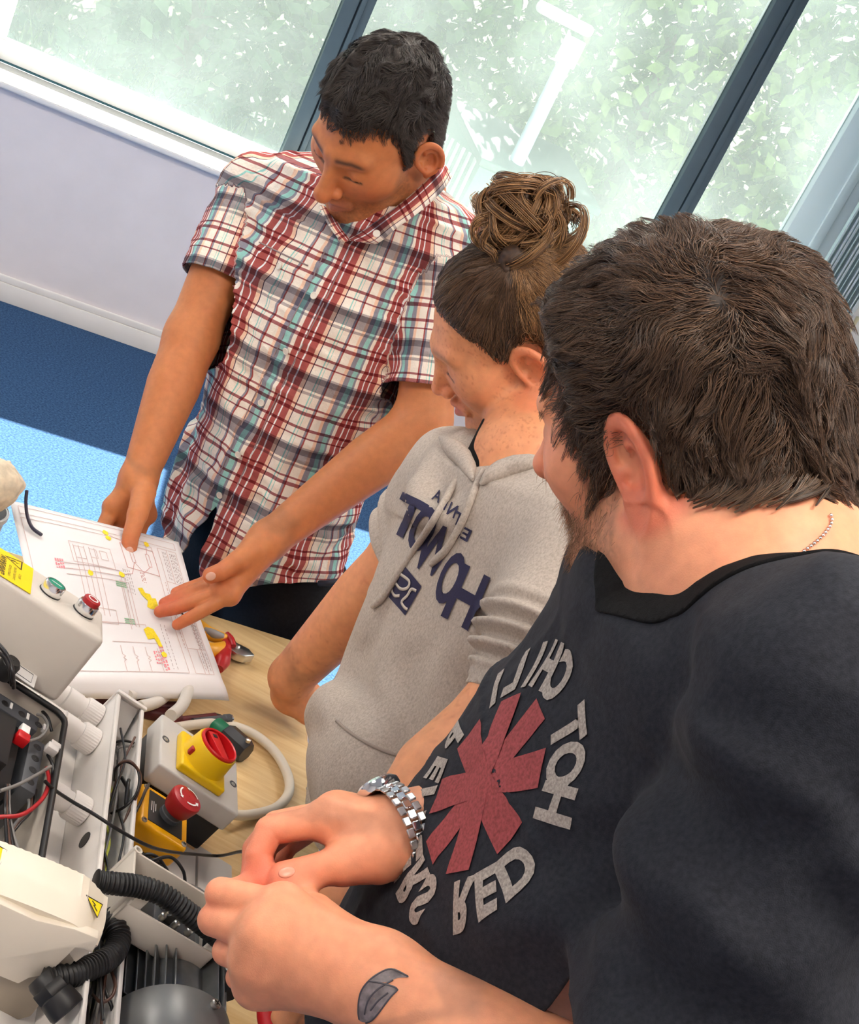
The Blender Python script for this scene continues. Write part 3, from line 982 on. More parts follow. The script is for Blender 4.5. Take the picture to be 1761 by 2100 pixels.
def strip_on(name, surf, pix, width, m, parent, off=.001, n=40, thick=.0012):
    path = catmull([np.array([*p, 0.0]) for p in pix], 10)[:, :2]
    t = np.linspace(0, 1, n); tt = np.linspace(0, 1, len(path))
    path = np.stack([np.interp(t, tt, path[:, 0]), np.interp(t, tt, path[:, 1])], 1)
    c, nn = zip(*[surf.px(x, y, off) for x, y in path]); c = np.array(c); nn = np.array(nn)
    for _ in range(2):
        nn[1:-1] = (nn[:-2] + nn[1:-1] + nn[2:]) / 3; c[1:-1] = (c[:-2] + 2 * c[1:-1] + c[2:]) / 4
    T = np.gradient(c, axis=0); S = np.cross(T, nn); S /= np.linalg.norm(S, axis=1)[:, None]
    v = np.concatenate([c - S * width / 2, c + S * width / 2]); k = len(c)
    f = np.array([[i, i + 1, k + i + 1, k + i] for i in range(k - 1)])
    o = new_obj(name, mesh_np(name, v, f), m, parent)
    return solidify(o, thick, 0)

def finger(p, j, r, k=.004):
    return chain(p, j, r, 0)



# ---- skin and cloth materials
def skin_mat(name, rough=.48):
    m = mat(name, (1, 1, 1), rough, attr='tint', noise=.07, nscale=90, bump=.12, bscale=900, sub=.25, subr=(.008, .003, .0015), spec=.4)
    return m
SKIN = skin_mat('skin')

def cloth_mat(name, col, var=.12, scale=300, rough=.9, bump=.25, bscale=900, second=None, sheen=.0):
    m = mat(name, col, rough, noise=var, nscale=scale, bump=bump, bscale=bscale, spec=.15, sheen=sheen)
    return m

def plaid_mat():
    m = bpy.data.materials.new('plaid_cotton'); m.use_nodes = True
    nt = m.node_tree; N = nt.nodes; L = nt.links; b = N['Principled BSDF']
    at = N.new('ShaderNodeAttribute'); at.attribute_name = 'weave'
    sx = N.new('ShaderNodeSeparateXYZ'); L.new(at.outputs['Vector'], sx.inputs[0])
    CR, RE, MA, TE, SL, NA, PE = (.98, .89, .78), (.46, .11, .10), (.36, .09, .12), (.36, .70, .64), (.33, .32, .38), (.10, .05, .09), (.98, .68, .50)
    W1 = (1, 1, 1)
    warp = [(0, CR), (.09, PE), (.14, SL), (.21, TE), (.28, SL), (.31, CR), (.36, RE), (.43, W1), (.45, RE), (.52, W1), (.54, RE), (.63, PE), (.68, NA), (.695, CR), (.80, TE), (.815, CR), (.84, TE), (.85, CR), (.93, SL), (.96, RE), (.98, CR)]
    weft = [(0, W1), (.08, MA), (.13, W1), (.18, MA), (.21, W1), (.36, (.48, .45, .50)), (.40, W1), (.43, SL), (.55, (.13, .12, .17)), (.63, (.48, .46, .52)), (.66, W1), (.78, MA), (.80, W1), (.88, MA), (.92, W1)]
    def ramp(src, rep, stops, off):
        mu = N.new('ShaderNodeMath'); mu.operation = 'MULTIPLY_ADD'; mu.inputs[1].default_value = 1 / rep; mu.inputs[2].default_value = off; L.new(src, mu.inputs[0])
        fr = N.new('ShaderNodeMath'); fr.operation = 'FRACT'; L.new(mu.outputs[0], fr.inputs[0])
        r = N.new('ShaderNodeValToRGB'); r.color_ramp.interpolation = 'CONSTANT'
        e = r.color_ramp.elements
        while len(e) > 1: e.remove(e[-1])
        e[0].position = stops[0][0]; e[0].color = (*stops[0][1], 1)
        for p, c in stops[1:]:
            x = e.new(p); x.color = (*c, 1)
        L.new(fr.outputs[0], r.inputs[0])
        return r.outputs[0]
    a = ramp(sx.outputs[0], .118, warp, 100.18)
    c = ramp(sx.outputs[1], .115, weft, 100.0)
    mx = N.new('ShaderNodeMix'); mx.data_type = 'RGBA'; mx.blend_type = 'MULTIPLY'; mx.inputs[0].default_value = .92
    L.new(a, mx.inputs[6]); L.new(c, mx.inputs[7])
    tc = N.new('ShaderNodeTexCoord')
    n1 = N.new('ShaderNodeTexNoise'); n1.inputs['Scale'].default_value = 1400; L.new(tc.outputs['Object'], n1.inputs['Vector'])
    mr = N.new('ShaderNodeMapRange'); mr.inputs[3].default_value = .82; mr.inputs[4].default_value = 1.12; L.new(n1.outputs['Fac'], mr.inputs[0])
    vm = N.new('ShaderNodeVectorMath'); vm.operation = 'SCALE'; L.new(mx.outputs[2], vm.inputs[0]); L.new(mr.outputs[0], vm.inputs['Scale'])
    L.new(vm.outputs[0], b.inputs['Base Color'])
    n2 = N.new('ShaderNodeTexNoise'); n2.inputs['Scale'].default_value = 55; n2.inputs['Detail'].default_value = 5; L.new(tc.outputs['Object'], n2.inputs['Vector'])
    bp = N.new('ShaderNodeBump'); bp.inputs['Strength'].default_value = .8; bp.inputs['Distance'].default_value = .006
    L.new(n2.outputs['Fac'], bp.inputs['Height']); L.new(bp.outputs[0], b.inputs['Normal'])
    b.inputs['Roughness'].default_value = .85; b.inputs['Specular IOR Level'].default_value = .2
    return m

def limb_tint(v, base, o=None):
    n = vnoise(A3(v), 35) * .05 + vnoise(A3(v), 120) * .04
    return np.array(base) * (1 + n[:, None] * np.array([.5, 1, 1]))

def hand_palm(p, wrist, mcps, r_w, r_m, k=.012):
    d = None
    for m in mcps:
        e = rc(p, wrist, m, r_w, r_m)
        d = e if d is None else smin(d, e, k)
    for a, b in zip(mcps[:-1], mcps[1:]):
        d = smin(d, rc(p, a, b, r_m), k)
    return d

def flat(v):
    v = np.array([v[0], v[1], 0.0]); return v / np.linalg.norm(v)

def legs_and_shoes(name_prefix, hipL, hipR, fwd, trouser_m, parent, r0=.095, r1=.075, r2=.06, top=None):
    """trousers down to the floor and a pair of shoes"""
    fz = .075
    fl = [np.array([h[0], h[1], fz]) for h in (hipL, hipR)]
    kn = [(h + q) / 2 + fwd * .02 for h, q in zip((hipL, hipR), fl)]
    def f(p):
        d = None
        for h, k_, q in zip((hipL, hipR), kn, fl):
            e = chain(p, [h, k_, q + fwd * -.02], [r0, r1, r2])
            e = e + .004 * vnoise(p, 14) + .003 * np.sin(p[:, 2] * 60 + vnoise(p, 8) * 3) * sstep(.5, .1, p[:, 2])
            d = e if d is None else smin(d, e, .03)
        if top is not None:
            d = smin(d, rc(p, (hipL + hipR) / 2 + UPW * .02, top, r0 * 1.1, r0 * .95), .05)
        return np.maximum(d, fz - .02 - p[:, 2])
    lo, hi = bbox([hipL, hipR, *fl] + ([top] if top is not None else []), .17)
    lo[2] = .03
    v, q = mesh_sdf(f, lo, hi, .010)
    new_obj('trousers', mesh_np('trousers', v, q), trouser_m, parent)
    sm = mat('shoe_leather', (.03, .028, .028), .5)
    for q_ in fl:
        def g(p, c=q_):
            d = rc(p, c + fwd * -.05 + UPW * -.04, c + fwd * .15 + UPW * -.05, .036, .034)
            d = smin(d, rc(p, c + UPW * .03, c + UPW * -.03, .042, .045), .03)
            return np.maximum(d, .003 - p[:, 2])
        v, q = mesh_sdf(g, *bbox([q_ + fwd * .19, q_ - fwd * .1, q_ * np.array([1, 1, 0])], .06), .007)
        new_obj('shoe', mesh_np('shoe', v, q), sm, parent)
# ------------------------------------------------------------------ table
TZ = .77
KC = on_z(610, 1316, TZ)
_td = on_z(648, 1690, TZ) - KC; TA = _td / np.linalg.norm(_td); TB = np.array([-TA[1], TA[0], 0.0])
TF = Frame(KC, TB, -TA)          # x to the right along the back edge, y away from the camera
def wood_mat():
    m = bpy.data.materials.new('beech_laminate'); m.use_nodes = True
    N = m.node_tree.nodes; L = m.node_tree.links; b = N['Principled BSDF']
    tc = N.new('ShaderNodeTexCoord'); mp = N.new('ShaderNodeMapping')
    mp.inputs['Rotation'].default_value = (0, 0, -math.atan2(TA[1], TA[0])); mp.inputs['Scale'].default_value = (2.2, 34, 1)
    mp.vector_type = 'TEXTURE' if False else 'POINT'
    L.new(tc.outputs['Object'], mp.inputs[0])
    n = N.new('ShaderNodeTexNoise'); n.inputs['Scale'].default_value = 3.0; n.inputs['Detail'].default_value = 8; n.inputs['Distortion'].default_value = .4
    L.new(mp.outputs[0], n.inputs['Vector'])
    r = N.new('ShaderNodeValToRGB'); r.color_ramp.elements[0].position = .3; r.color_ramp.elements[0].color = (.72, .46, .195, 1)
    r.color_ramp.elements[1].position = .7; r.color_ramp.elements[1].color = (.88, .65, .34, 1)
    L.new(n.outputs['Fac'], r.inputs[0]); L.new(r.outputs[0], b.inputs['Base Color'])
    b.inputs['Roughness'].default_value = .4
    return m
def build_table():
    wm = wood_mat(); steel = mat('grey_table_steel', (.25, .26, .27), .45, metal=.6)
    t = empty('table', (KC[0], KC[1], 0), 'light beech table with straight edges carrying the motor control rig', 'table')
    box('table_top', TF, (-1.15, -.93, -.026), (0, 0, 0), wm, t, .0025)
    box('edge_band', TF, (-.0005, -.93, -.0255), (.0012, 0, -.0008), mat('edge_band_beech', (.82, .58, .30), .45), t, .0004)
    for x in (-1.08, -.07):
        for y in (-.86, -.07):
            box('leg', TF, (x - .022, y - .022, -TZ), (x + .022, y + .022, -.026), steel, t, .003)
    for y in (-.86, -.07): box('apron', TF, (-1.06, y - .012, -.075), (-.09, y + .012, -.026), steel, t, .002)
build_table()

# ------------------------------------------------------------------ sheet of paper with the wiring diagram
PG = {}
def paper_pt(s, t, off=0.0):
    """s along the top edge, t down the sheet; slightly bowed, lower edge rolled over"""
    TL, TR, BR, BL = P(20, 1026, 1.880), P(366, 1112, 1.972), P(452, 1404, 1.825), P(95, 1376, 1.60)
    s = np.asarray(s, float)[..., None]; t = np.asarray(t, float)[..., None]
    tt = np.minimum(t, 1.0)
    p = (TL * (1 - s) + TR * s) * (1 - tt) + (BL * (1 - s) + BR * s) * tt
    nrm = np.cross(TR - TL, BL - TL); nrm /= np.linalg.norm(nrm)
    if nrm @ (CAM - TL) < 0: nrm = -nrm
    bow = .010 * np.sin(math.pi * s) * np.sin(math.pi * tt) + .008 * np.sin(tt * 5 + s * 3) * tt
    p = p + nrm * (bow + off)
    over = np.maximum(t - 1.0, 0)
    dn = V(.10, .9, -.1) * .0 + V(.25, 1.0, .05)
    p = p + dn * over * .24 - nrm * over * over * 1.2 + V(1, .1, 0) * over * s * .09
    return p
def build_paper():
    pm = mat('white_paper', (.86, .83, .84), .75, noise=.01, nscale=8, sub=0)
    S, T = np.meshgrid(np.linspace(0, 1, 29), np.linspace(0, 1.09, 40), indexing='ij')
    v = paper_pt(S.ravel(), T.ravel()); n1, n2 = S.shape
    f = np.array([[i * n2 + j, (i + 1) * n2 + j, (i + 1) * n2 + j + 1, i * n2 + j + 1] for i in range(n1 - 1) for j in range(n2 - 1)])
    o = new_obj('paper_sheet', mesh_np('paper_sheet', v, f), pm, None, label='white sheet with a printed wiring diagram and yellow highlighter marks', cat='paper')
    solidify(o, .0006, 0)
    V_, F_ = {}, {}
    def seg(key, a, b, w=.0011, n=8):
        a = np.array(a, float); b = np.array(b, float); d = b - a; L_ = np.linalg.norm(d * np.array([.28, .27])) + 1e-9
        pr = np.array([-d[1], d[0]]) / np.linalg.norm(d) * w / .28 / 2
        vs = V_.setdefault(key, []); fs = F_.setdefault(key, []); k0 = len(vs)
        for i in range(n + 1):
            c = a + d * i / n
            for sg in (-1, 1):
                q = c + pr * sg; vs.append(paper_pt(q[0], q[1], .0011))
        for i in range(n): fs.append((k0 + 2 * i, k0 + 2 * i + 1, k0 + 2 * i + 3, k0 + 2 * i + 2))
    def rect(key, s0, t0, s1, t1, w=.0010):
        for a, b in (((s0, t0), (s1, t0)), ((s1, t0), (s1, t1)), ((s1, t1), (s0, t1)), ((s0, t1), (s0, t0))): seg(key, a, b, w)
    def poly(key, pts, w=.001):
        for a, b in zip(pts[:-1], pts[1:]): seg(key, a, b, w, 3)
    G_ = 'grey'
    rect(G_, .04, .03, .96, .08); rect(G_, .04, .11, .80, .97); rect(G_, .84, .10, .955, .97)
    for t in (.34, .50, .62, .80): seg(G_, (.84, t), (.955, t))
    seg(G_, (.895, .10), (.895, .34)); seg(G_, (.90, .80), (.90, .97)); seg(G_, (.925, .62), (.925, .97))
    for i in range(5): seg(G_, (.30 + .03 * i, .24), (.30 + .03 * i, .66))
    rect(G_, .28, .22, .52, .36); rect(G_, .30, .25, .36, .33); rect(G_, .39, .25, .43, .31); rect(G_, .45, .25, .49, .31)
    for i in range(3): seg(G_, (.22, .38 + .035 * i), (.54 + .02 * i, .36 + .035 * i)); seg(G_, (.54 + .02 * i, .36 + .035 * i), (.54 + .02 * i, .70))
    for i in range(4): poly(G_, [(.44 + .07 * i, .82), (.44 + .07 * i, .87), (.455 + .07 * i, .88), (.44 + .07 * i, .89), (.455 + .07 * i, .90), (.44 + .07 * i, .91), (.44 + .07 * i, .97)])
    seg(G_, (.40, .80), (.68, .79)); seg(G_, (.30, .70), (.62, .68)); seg(G_, (.62, .68), (.62, .72)); rect(G_, .36, .62, .46, .70)
    rng = np.random.RandomState(4)
    def scribble(key, s0, t0, s1, t1, rows, w=.0009, vertical=True):
        for i in range(rows):
            s = s0 + (s1 - s0) * (i + .5) / rows; t = t0
            while t < t1:
                l = rng.uniform(.008, .022); seg(key, (s, t), (s, min(t + l, t1)), w, 1); t += l + rng.uniform(.006, .012)
    scribble('dark', .56, .34, .61, .50, 4); scribble('dark', .86, .12, .89, .32, 3); scribble('dark', .905, .12, .95, .33, 4, .0012)
    scribble('dark', .915, .58, .95, .80, 4, .0011); scribble('dark', .70, .66, .75, .95, 2); scribble('dark', .905, .82, .95, .95, 3); scribble(G_, .82, .35, .835, .80, 1, .0016)
    R_ = 'red'
    rect(R_, .60, .14, .80, .32, .0013); rect(R_, .645, .18, .665, .27); rect(R_, .745, .18, .765, .27)
    poly(R_, [(.55, .10), (.61, .12), (.655, .18)]); poly(R_, [(.655, .27), (.62, .36), (.56, .38)]); poly(R_, [(.77, .10), (.755, .18)]); poly(R_, [(.655, .27), (.70, .33), (.755, .27)])
    scribble(R_, .67, .33, .70, .40, 3, .0014); scribble('pink', .62, .84, .66, .92, 3, .0024); scribble('pink', .66, .80, .69, .96, 2, .0030); scribble('pink', .17, .36, .22, .42, 4, .0026)
    Gn = 'green'
    for t in (.44, .66):
        for i in range(3): seg(Gn, (.50, t + .012 * i), (.56, t + .012 * i), .002)
    seg(G_, (.53, .42), (.53, .72))
    cols = dict(grey=(.68, .52, .50), dark=(.45, .36, .36), red=(.68, .38, .36), pink=(.85, .30, .34), green=(.30, .50, .32))
    names = dict(grey='diagram_lines', dark='diagram_notes', red='hand_drawn_lines', pink='pink_notes', green='green_ticks')
    for k in V_:
        new_obj(names[k], mesh_np(names[k], np.array(V_[k]), np.array(F_[k]), False), mat('ink_' + k, cols[k], .8), o, kind='stuff')
    # highlighter blots and the stamped hook
    hm = mat('yellow_highlighter', (.93, .72, .03), .7, noise=.12, nscale=400)
    def blot(pts):
        c = np.mean(pts, 0); vs = [paper_pt(c[0], c[1], .0014)] + [paper_pt(p[0], p[1], .0014) for p in pts]
        new_obj('highlighter_mark', mesh_np('highlighter_mark', np.array(vs), [(0, i + 1, (i + 1) % len(pts) + 1) for i in range(len(pts))], False), hm, o)
    circ = lambda s, t, r: [(s + r * math.cos(a) * rng.uniform(.8, 1.15), t + r * 1.1 * math.sin(a) * rng.uniform(.8, 1.15)) for a in np.linspace(0, 6.28, 14)[:-1]]
    for s, t in ((.53, .085), (.535, .125), (.775, .095), (.55, .385), (.68, .86), (.36, .42)): blot(circ(s, t, .017))
    blot([(.63, .45), (.66, .44), (.665, .47), (.70, .47), (.705, .50), (.73, .49), (.735, .56), (.68, .57), (.66, .56), (.675, .52), (.645, .49)])
    blot([(.60, .71), (.63, .69), (.66, .70), (.68, .76), (.685, .81), (.665, .81), (.655, .76), (.61, .77)])
    hk = [paper_pt(.86 + .03 * math.cos(a), .565 + .022 * math.sin(a), .0016) for a in np.linspace(3.6, 6.2, 12)]
    tube('stamped_hook', hk, .0011, mat('ink_black', (.03, .025, .025), .6), o, n=6, sub=0)
build_paper()
# ------------------------------------------------------------------ motor control rig on the table
RO = P(333, 1462, 1.55)
RB = np.array([.8883, .3069, -.3417]); RA = np.array([.3352, -.9418, .0254])
RF = Frame(RO, RB, -RA)             # x to the right, y away, z off the panel; z = 0 at the isolator lid
def R(px, py, h):
    """picture point on the rig plane at height h -> rig-local coordinates"""
    return RF.l(on_plane(px, py, RF.w((0, 0, h)), RF.z))
def RW_(px, py, h): return on_plane(px, py, RF.w((0, 0, h)), RF.z)
BZ = -.072                           # panel surface
beige = mat('grey_beige_plastic', (.62, .56, .49), .42, noise=.02, nscale=30)
white_p = mat('white_plastic', (.84, .80, .77), .38, noise=.02, nscale=30)
lgrey = mat('light_grey_plastic', (.63, .60, .58), .4, noise=.02, nscale=30)
black_p = mat('black_plastic', (.012, .012, .013), .45)
yellow_p = mat('safety_yellow', (.88, .56, .0), .38)
yellow_d = mat('safety_yellow_deep', (.90, .42, .0), .38)
red_p = mat('safety_red', (.60, .008, .012), .35)
red_d = mat('signal_red', (.42, .012, .018), .4)
chrome = mat('chrome_ring', (.82, .82, .82), .18, metal=1.0)
screw_m = mat('zinc_screw', (.62, .60, .55), .3, metal=1.0)
dgrey = mat('dark_grey_plastic', (.07, .075, .085), .5)
ink_w = mat('white_marking', (.88, .86, .84), .6)
wire_k = mat('black_wire', (.012, .011, .012), .35)
wire_b = mat('brown_wire', (.10, .045, .03), .4)
wire_g = mat('grey_wire', (.22, .21, .20), .4)
wire_y = mat('yellow_green_wire', (.55, .58, .05), .4)
wire_r = mat('red_wire', (.45, .015, .02), .35)

def fr_at(l, ang=0.0): 
    f = RF.at(l)
    return f.rot(ang) if ang else f

def screw(fr, parent, r=.004):
    o = lathe('screw', fr, [(.0003, .0012), (r * .2, .0014), (r * .8, .0014), (r, .0005), (r, -.001)], screw_m, parent, n=16, cap=False)
    for a in (0, math.pi / 2): box('screw_slot', fr.rot(a + .4), (-r * .65, -r * .12, .0009), (r * .65, r * .12, .00165), black_p, o, 0)
    return o

def build_rig():
    # ---- base panel, tilted, propped on two blocks
    bp = empty('mounting_panel', RF.w((-.05, -.25, BZ)), 'white mounting panel lying tilted on the table under the devices', 'panel')
    box('panel_board', RF, (-.36, -.52, BZ - .012), (-.005, .03, BZ), white_p, bp, .002)
    box('grey_plate', RF, (-.004, -.30, BZ - .012), (.118, -.10, BZ - .001), lgrey, bp, .0015)
    box('grey_plate', RF, (.121, -.27, BZ - .012), (.175, -.085, BZ - .001), lgrey, bp, .0015)
    box('motor_plate', RF, (-.004, -.52, BZ - .012), (.12, -.302, BZ - .001), lgrey, bp, .0015)
    for x, y in ((-.33, -.45), (-.33, 0.0)):
        w = RF.w((x, y, BZ - .013)); h = w[2] - TZ
        box('prop_block', Frame((w[0], w[1], TZ), TB, -TA), (-.03, -.03, 0), (.03, .03, h - .012), mat('prop_wood', (.45, .30, .16), .7, noise=.1), bp, .002)
    # ---- cable duct
    xl, xr = -.066, -.027
    y1 = -.017; y0 = -.56
    d = empty('cable_duct', RF.w((xl, y1, BZ)), 'open white cable duct full of thin wires between the boxes', 'cable duct')
    t = .0022
    box('side_wall', RF, (xl, y0, BZ), (xl + t, y1, -.001), white_p, d, .0008)
    box('side_wall', RF, (xr - t, y0, BZ), (xr, y1, -.001), white_p, d, .0008)
    box('floor_strip', RF, (xl, y0, BZ), (xr, y1, BZ + .002), white_p, d, .0005)
    for x in (xl, xr - .004): box('rail', RF, (x - .0005, y0, -.005), (x + .0045, y1, .0), white_p, d, .0012)
    box('end_cap', RF, (xl - .002, y1 - .001, BZ), (xr + .002, y1 + .002, .001), white_p, d, .001)
    box('end_cap_lip', RF, (xl - .002, y1 - .004, -.001), (xr + .002, y1 + .002, .003), white_p, d, .001)
    poly_prism('end_block', Frame(RF.w((xl + .005, 0, 0)), -RF.y, RF.z, RF.x * -1), [(-y1 + .002, -.004), (-y1 + .035, -.030), (-y1 + .032, -.062), (-y1 + .002, -.062)], 0, -.028, mat('translucent_grey', (.50, .47, .44), .3), d, .001)
    lathe('entry_hole', Frame(RF.w((xl - .0003, -.255, -.030)), RF.y, RF.z, -RF.x), [(.0005, .0), (.009, .0), (.009, .0006), (.0005, .0006)], black_p, d, n=24)
    # ---- threaded conduit couplings into the duct wall
    for i, (px, py, where) in enumerate(((215, 1472, 'farthest from the camera'), (207, 1522, 'second from the back'), (194, 1668, 'nearest the cream inverter'))):
        l = R(px, py, -.030)
        f = Frame(RF.w((xl, l[1], -.036)), RF.y, RF.z, -RF.x)
        c = empty('conduit_coupling', f.o, 'white plastic conduit coupling with ribbed nut, ' + where, 'coupling', 'conduit couplings')
        L_ = .085
        lathe('sleeve', f, [(.0125, .0), (.0125, .03), (.0135, .03), (.0135, .05), (.013, .052), (.013, L_)], white_p, c, n=32)
        bm = bmesh.new()
        n = 60
        prof = []
        rings = []
        for z, rb_ in ((.001, .0148), (.003, .0158), (.020, .0158), (.023, .0150)):
            rings.append([bm.verts.new(((rb_ + (.0006 if k % 2 else 0) * (z < .021)) * math.cos(2 * math.pi * k / n), (rb_ + (.0006 if k % 2 else 0) * (z < .021)) * math.sin(2 * math.pi * k / n), z)) for k in range(n)])
        for a, b in zip(rings[:-1], rings[1:]):
            for k in range(n): bm.faces.new((a[k], a[(k + 1) % n], b[(k + 1) % n], b[k]))
        bm.faces.new(rings[0][::-1]); bm.faces.new(rings[-1])
        bmesh.ops.recalc_face_normals(bm, faces=bm.faces)
        bm.transform(f.mat())
        new_obj('ribbed_nut', bm_mesh('ribbed_nut', bm, True, 25), white_p, c)
        lathe('seam_ring', f, [(.0138, .0485), (.0143, .049), (.0143, .050), (.0138, .0505)], lgrey, c, n=32, cap=False)
    # ---- isolator switch
    s = empty('isolator_switch', RF.w((.06, -.05, BZ)), 'grey isolator box with red and yellow rotary handle', 'switch')
    box('base', RF, (.003, -.099, BZ), (.118, -.003, -.028), black_p, s, .003)
    box('lid', RF, (0, -.1024, -.030), (.1211, 0, 0), mat('isolator_grey', (.60, .575, .55), .4, noise=.02, nscale=40), s, .003, 3)
    for px, py in ((340, 1516), (478, 1608)):
        l = R(px, py, 0); lathe('lid_screw', fr_at((l[0], l[1], .0)), [(.0005, .0002), (.0042, .0002), (.0052, .0005), (.0052, -.002)], dgrey, s, n=20, cap=False)
        lathe('screw_head', fr_at((l[0], l[1], .0)), [(.0005, .0006), (.0026, .0006), (.003, .0)], screw_m, s, n=14, cap=False)
    c = (R(379, 1494, .006) + R(454, 1626, .006) + R(367, 1570, .006)) / 3
    c = (R(379, 1494, .010) + R(454, 1630, .010)) / 2
    hs = .0335
    yp = box('mounting_square', RF, (c[0] - hs, c[1] - hs, 0), (c[0] + hs, c[1] + hs, .012), yellow_p, s, .003, 3)
    kf = fr_at((c[0], c[1], .012))
    lathe('collar', kf, [(.0315, 0), (.0305, .003), (.0285, .024), (.0275, .026), (.0262, .026), (.0262, .004)], yellow_p, s, n=56, cap=False)
    lathe('handle_cup', kf, [(.0260, .004), (.0260, .0285), (.0245, .030), (.0228, .029), (.0220, .012), (.0005, .012)], red_p, s, n=56, cap=False)
    hb = poly_prism('handle_grip', kf.rot(math.radians(118)), [(-.0215, -.0055), (.0215, -.0085), (.0215, .0085), (-.0215, .0055)], .010, .028, red_p, s, .0015)
    box('grip_hole', kf.rot(math.radians(118)), (.011, -.0035, .0279), (.017, .0035, .0284), black_p, hb, .001)
    lock = box('padlock_window', Frame(kf.w((-.0255, -.013, .009)), kf.y, kf.z, kf.x).rot(0), (-.004, -.005, -.004), (.004, .005, .001), red_d, s, .0015)
    # ---- emergency stop
    ez = -.022
    e0 = R(293, 1601, ez)
    E_ = empty('emergency_stop', RF.w((e0[0] + .034, e0[1] - .036, BZ)), 'yellow emergency stop box with red mushroom button', 'emergency stop')
    ex0, ex1, ey1, ey0 = e0[0], e0[0] + .068, e0[1], e0[1] - .070
    box('box_base', RF, (ex0 + .002, ey0 + .002, BZ), (ex1 - .002, ey1 - .002, ez - .03), dgrey, E_, .003)
    box('box_cover', RF, (ex0, ey0, ez - .034), (ex1, ey1, ez), yellow_d, E_, .005, 3)
    cx_, cy_ = (ex0 + ex1) / 2, (ey0 + ey1) / 2
    box('name_plate', RF, (cx_ - .024, cy_ - .026, ez), (cx_ + .024, cy_ + .026, ez + .0012), black_p, E_, .001)
    for sx, sy in ((-1, 1), (1, -1), (-1, -1), (1, 1)): screw(fr_at((cx_ + sx * .028, cy_ + sy * .029, ez)), E_, .0036)
    for i, w_ in enumerate((.010, .012, .008)):
        box('plate_marking', fr_at((cx_ - .021 + i * .0028, cy_ + .002, ez + .0013)), (0, -w_, 0), (.0012, w_ * .6, .0002), lgrey, E_, 0)
    ef = fr_at((cx_ + .004, cy_, ez))
    lathe('button_neck', ef, [(.0135, .001), (.0135, .006), (.0125, .007), (.0125, .016)], dgrey, E_, n=36)
    mu = lathe('mushroom_button', ef, [(.0125, .012), (.0155, .013), (.0172, .016), (.0195, .028), (.0198, .031), (.0190, .0335), (.0150, .0355), (.0080, .0365), (.0005, .0368)], red_d, E_, n=48, cap=False, auto=30)
    for a0 in (.3, .3 + 2.094, .3 + 4.189):
        arc = [ef.w((.0125 * math.cos(a), .0125 * math.sin(a), .0364)) for a in np.linspace(a0, a0 + 1.25, 10)]
        vv = []; 
        for p_, a in zip(arc, np.linspace(a0, a0 + 1.25, 10)):
            rd = ef.x * math.cos(a) + ef.y * math.sin(a)
            vv += [p_ - rd * .0009 + ef.z * .0006, p_ + rd * .0009 + ef.z * .0002]
        ff = [(2 * i, 2 * i + 1, 2 * i + 3, 2 * i + 2) for i in range(9)]
        a = a0 + 1.25; rd = ef.x * math.cos(a) + ef.y * math.sin(a); tn = -ef.x * math.sin(a) + ef.y * math.cos(a)
        p_ = ef.w((.0125 * math.cos(a), .0125 * math.sin(a), .0369)); k = len(vv)
        vv += [p_ - rd * .0028, p_ + rd * .0028 - ef.z * .0006, p_ + tn * .0042]; ff.append((k, k + 1, k + 2))
        new_obj('arrow_mark', mesh_any('arrow_mark', np.array(vv), ff, smooth=False), ink_w, mu)
    # ---- starter lid with push buttons (taken off, standing behind the open starter)
    LF = Frame(P(214.5, 1256, 1.42), (.9057, .3068, -.2926), (-.3636, .917, -.1638))      # x right, y away, z up; origin far right top corner
    st = empty('starter_cover', LF.w((-.07, -.05, -.08)), 'beige starter cover with green and red push buttons and warning sticker', 'starter cover')
    lw, ld, lh = .150, .1004, .0885
    box('cover', LF, (-lw, -ld * .80, -lh), (0, 0, 0), mat('cover_warm_grey', (.66, .61, .55), .45, noise=.02, nscale=30), st, .007, 4)
    def lid_px(px, py, h=0.0): return LF.l(on_plane(px, py, LF.w((0, 0, h)), LF.z))
    for (px, py), col, kind in (((116, 1198), mat('start_green', (.0, .27, .17), .35), 'I'), ((184, 1238), red_d, 'O')):
        l = lid_px(px, py, .012); f = LF.at((l[0], l[1], 0))
        b = lathe('push_button', f, [(.0128, 0), (.0128, .0008), (.0122, .0009)], black_p, st, n=40, cap=False)
        lathe('bezel_ring', f, [(.0118, .0), (.0121, .002), (.0121, .0105), (.0114, .0125), (.0102, .0128), (.0100, .011)], chrome, b, n=44, cap=False)
        h = .0125 if kind == 'I' else .0185
        lathe('button_cap', f, [(.0098, .006), (.0098, h - .001), (.0090, h), (.0004, h)], col, b, n=40, cap=False)
        if kind == 'I': box('button_mark', f.at((0, 0, h)).rot(-.12), (-.0062, -.0006, .0001), (.0062, .0006, .0004), ink_w, b, 0)
        else: lathe('button_mark', f.at((0, 0, h)), [(.0048, .0002), (.0048, .0005), (.0063, .0005), (.0063, .0002)], ink_w, b, n=36, cap=False)
    # sticker, bent over the front edge
    y_s = mat('sticker_yellow', (.90, .66, .0), .4); k_s = mat('sticker_black', (.03, .015, .015), .5)
    a0 = lid_px(10, 1124); a1 = lid_px(64, 1158)
    sx0, sx1 = a1[0] - .043, a1[0] + .003; sy1 = -.006; sy0 = -ld * .80 + .003
    stk = box('warning_sticker', LF, (sx0, sy0, .0001), (sx1, sy1, .0006), y_s, st, 0)
    SFm = LF.at(((sx0 + sx1) / 2, (sy0 + sy1) / 2, .0007))
    tri = SFm.at((.010, .018, 0)).rot(math.radians(-60))
    SX = SFm.rot(math.radians(90))            # lettering runs away from the camera side, mirrored
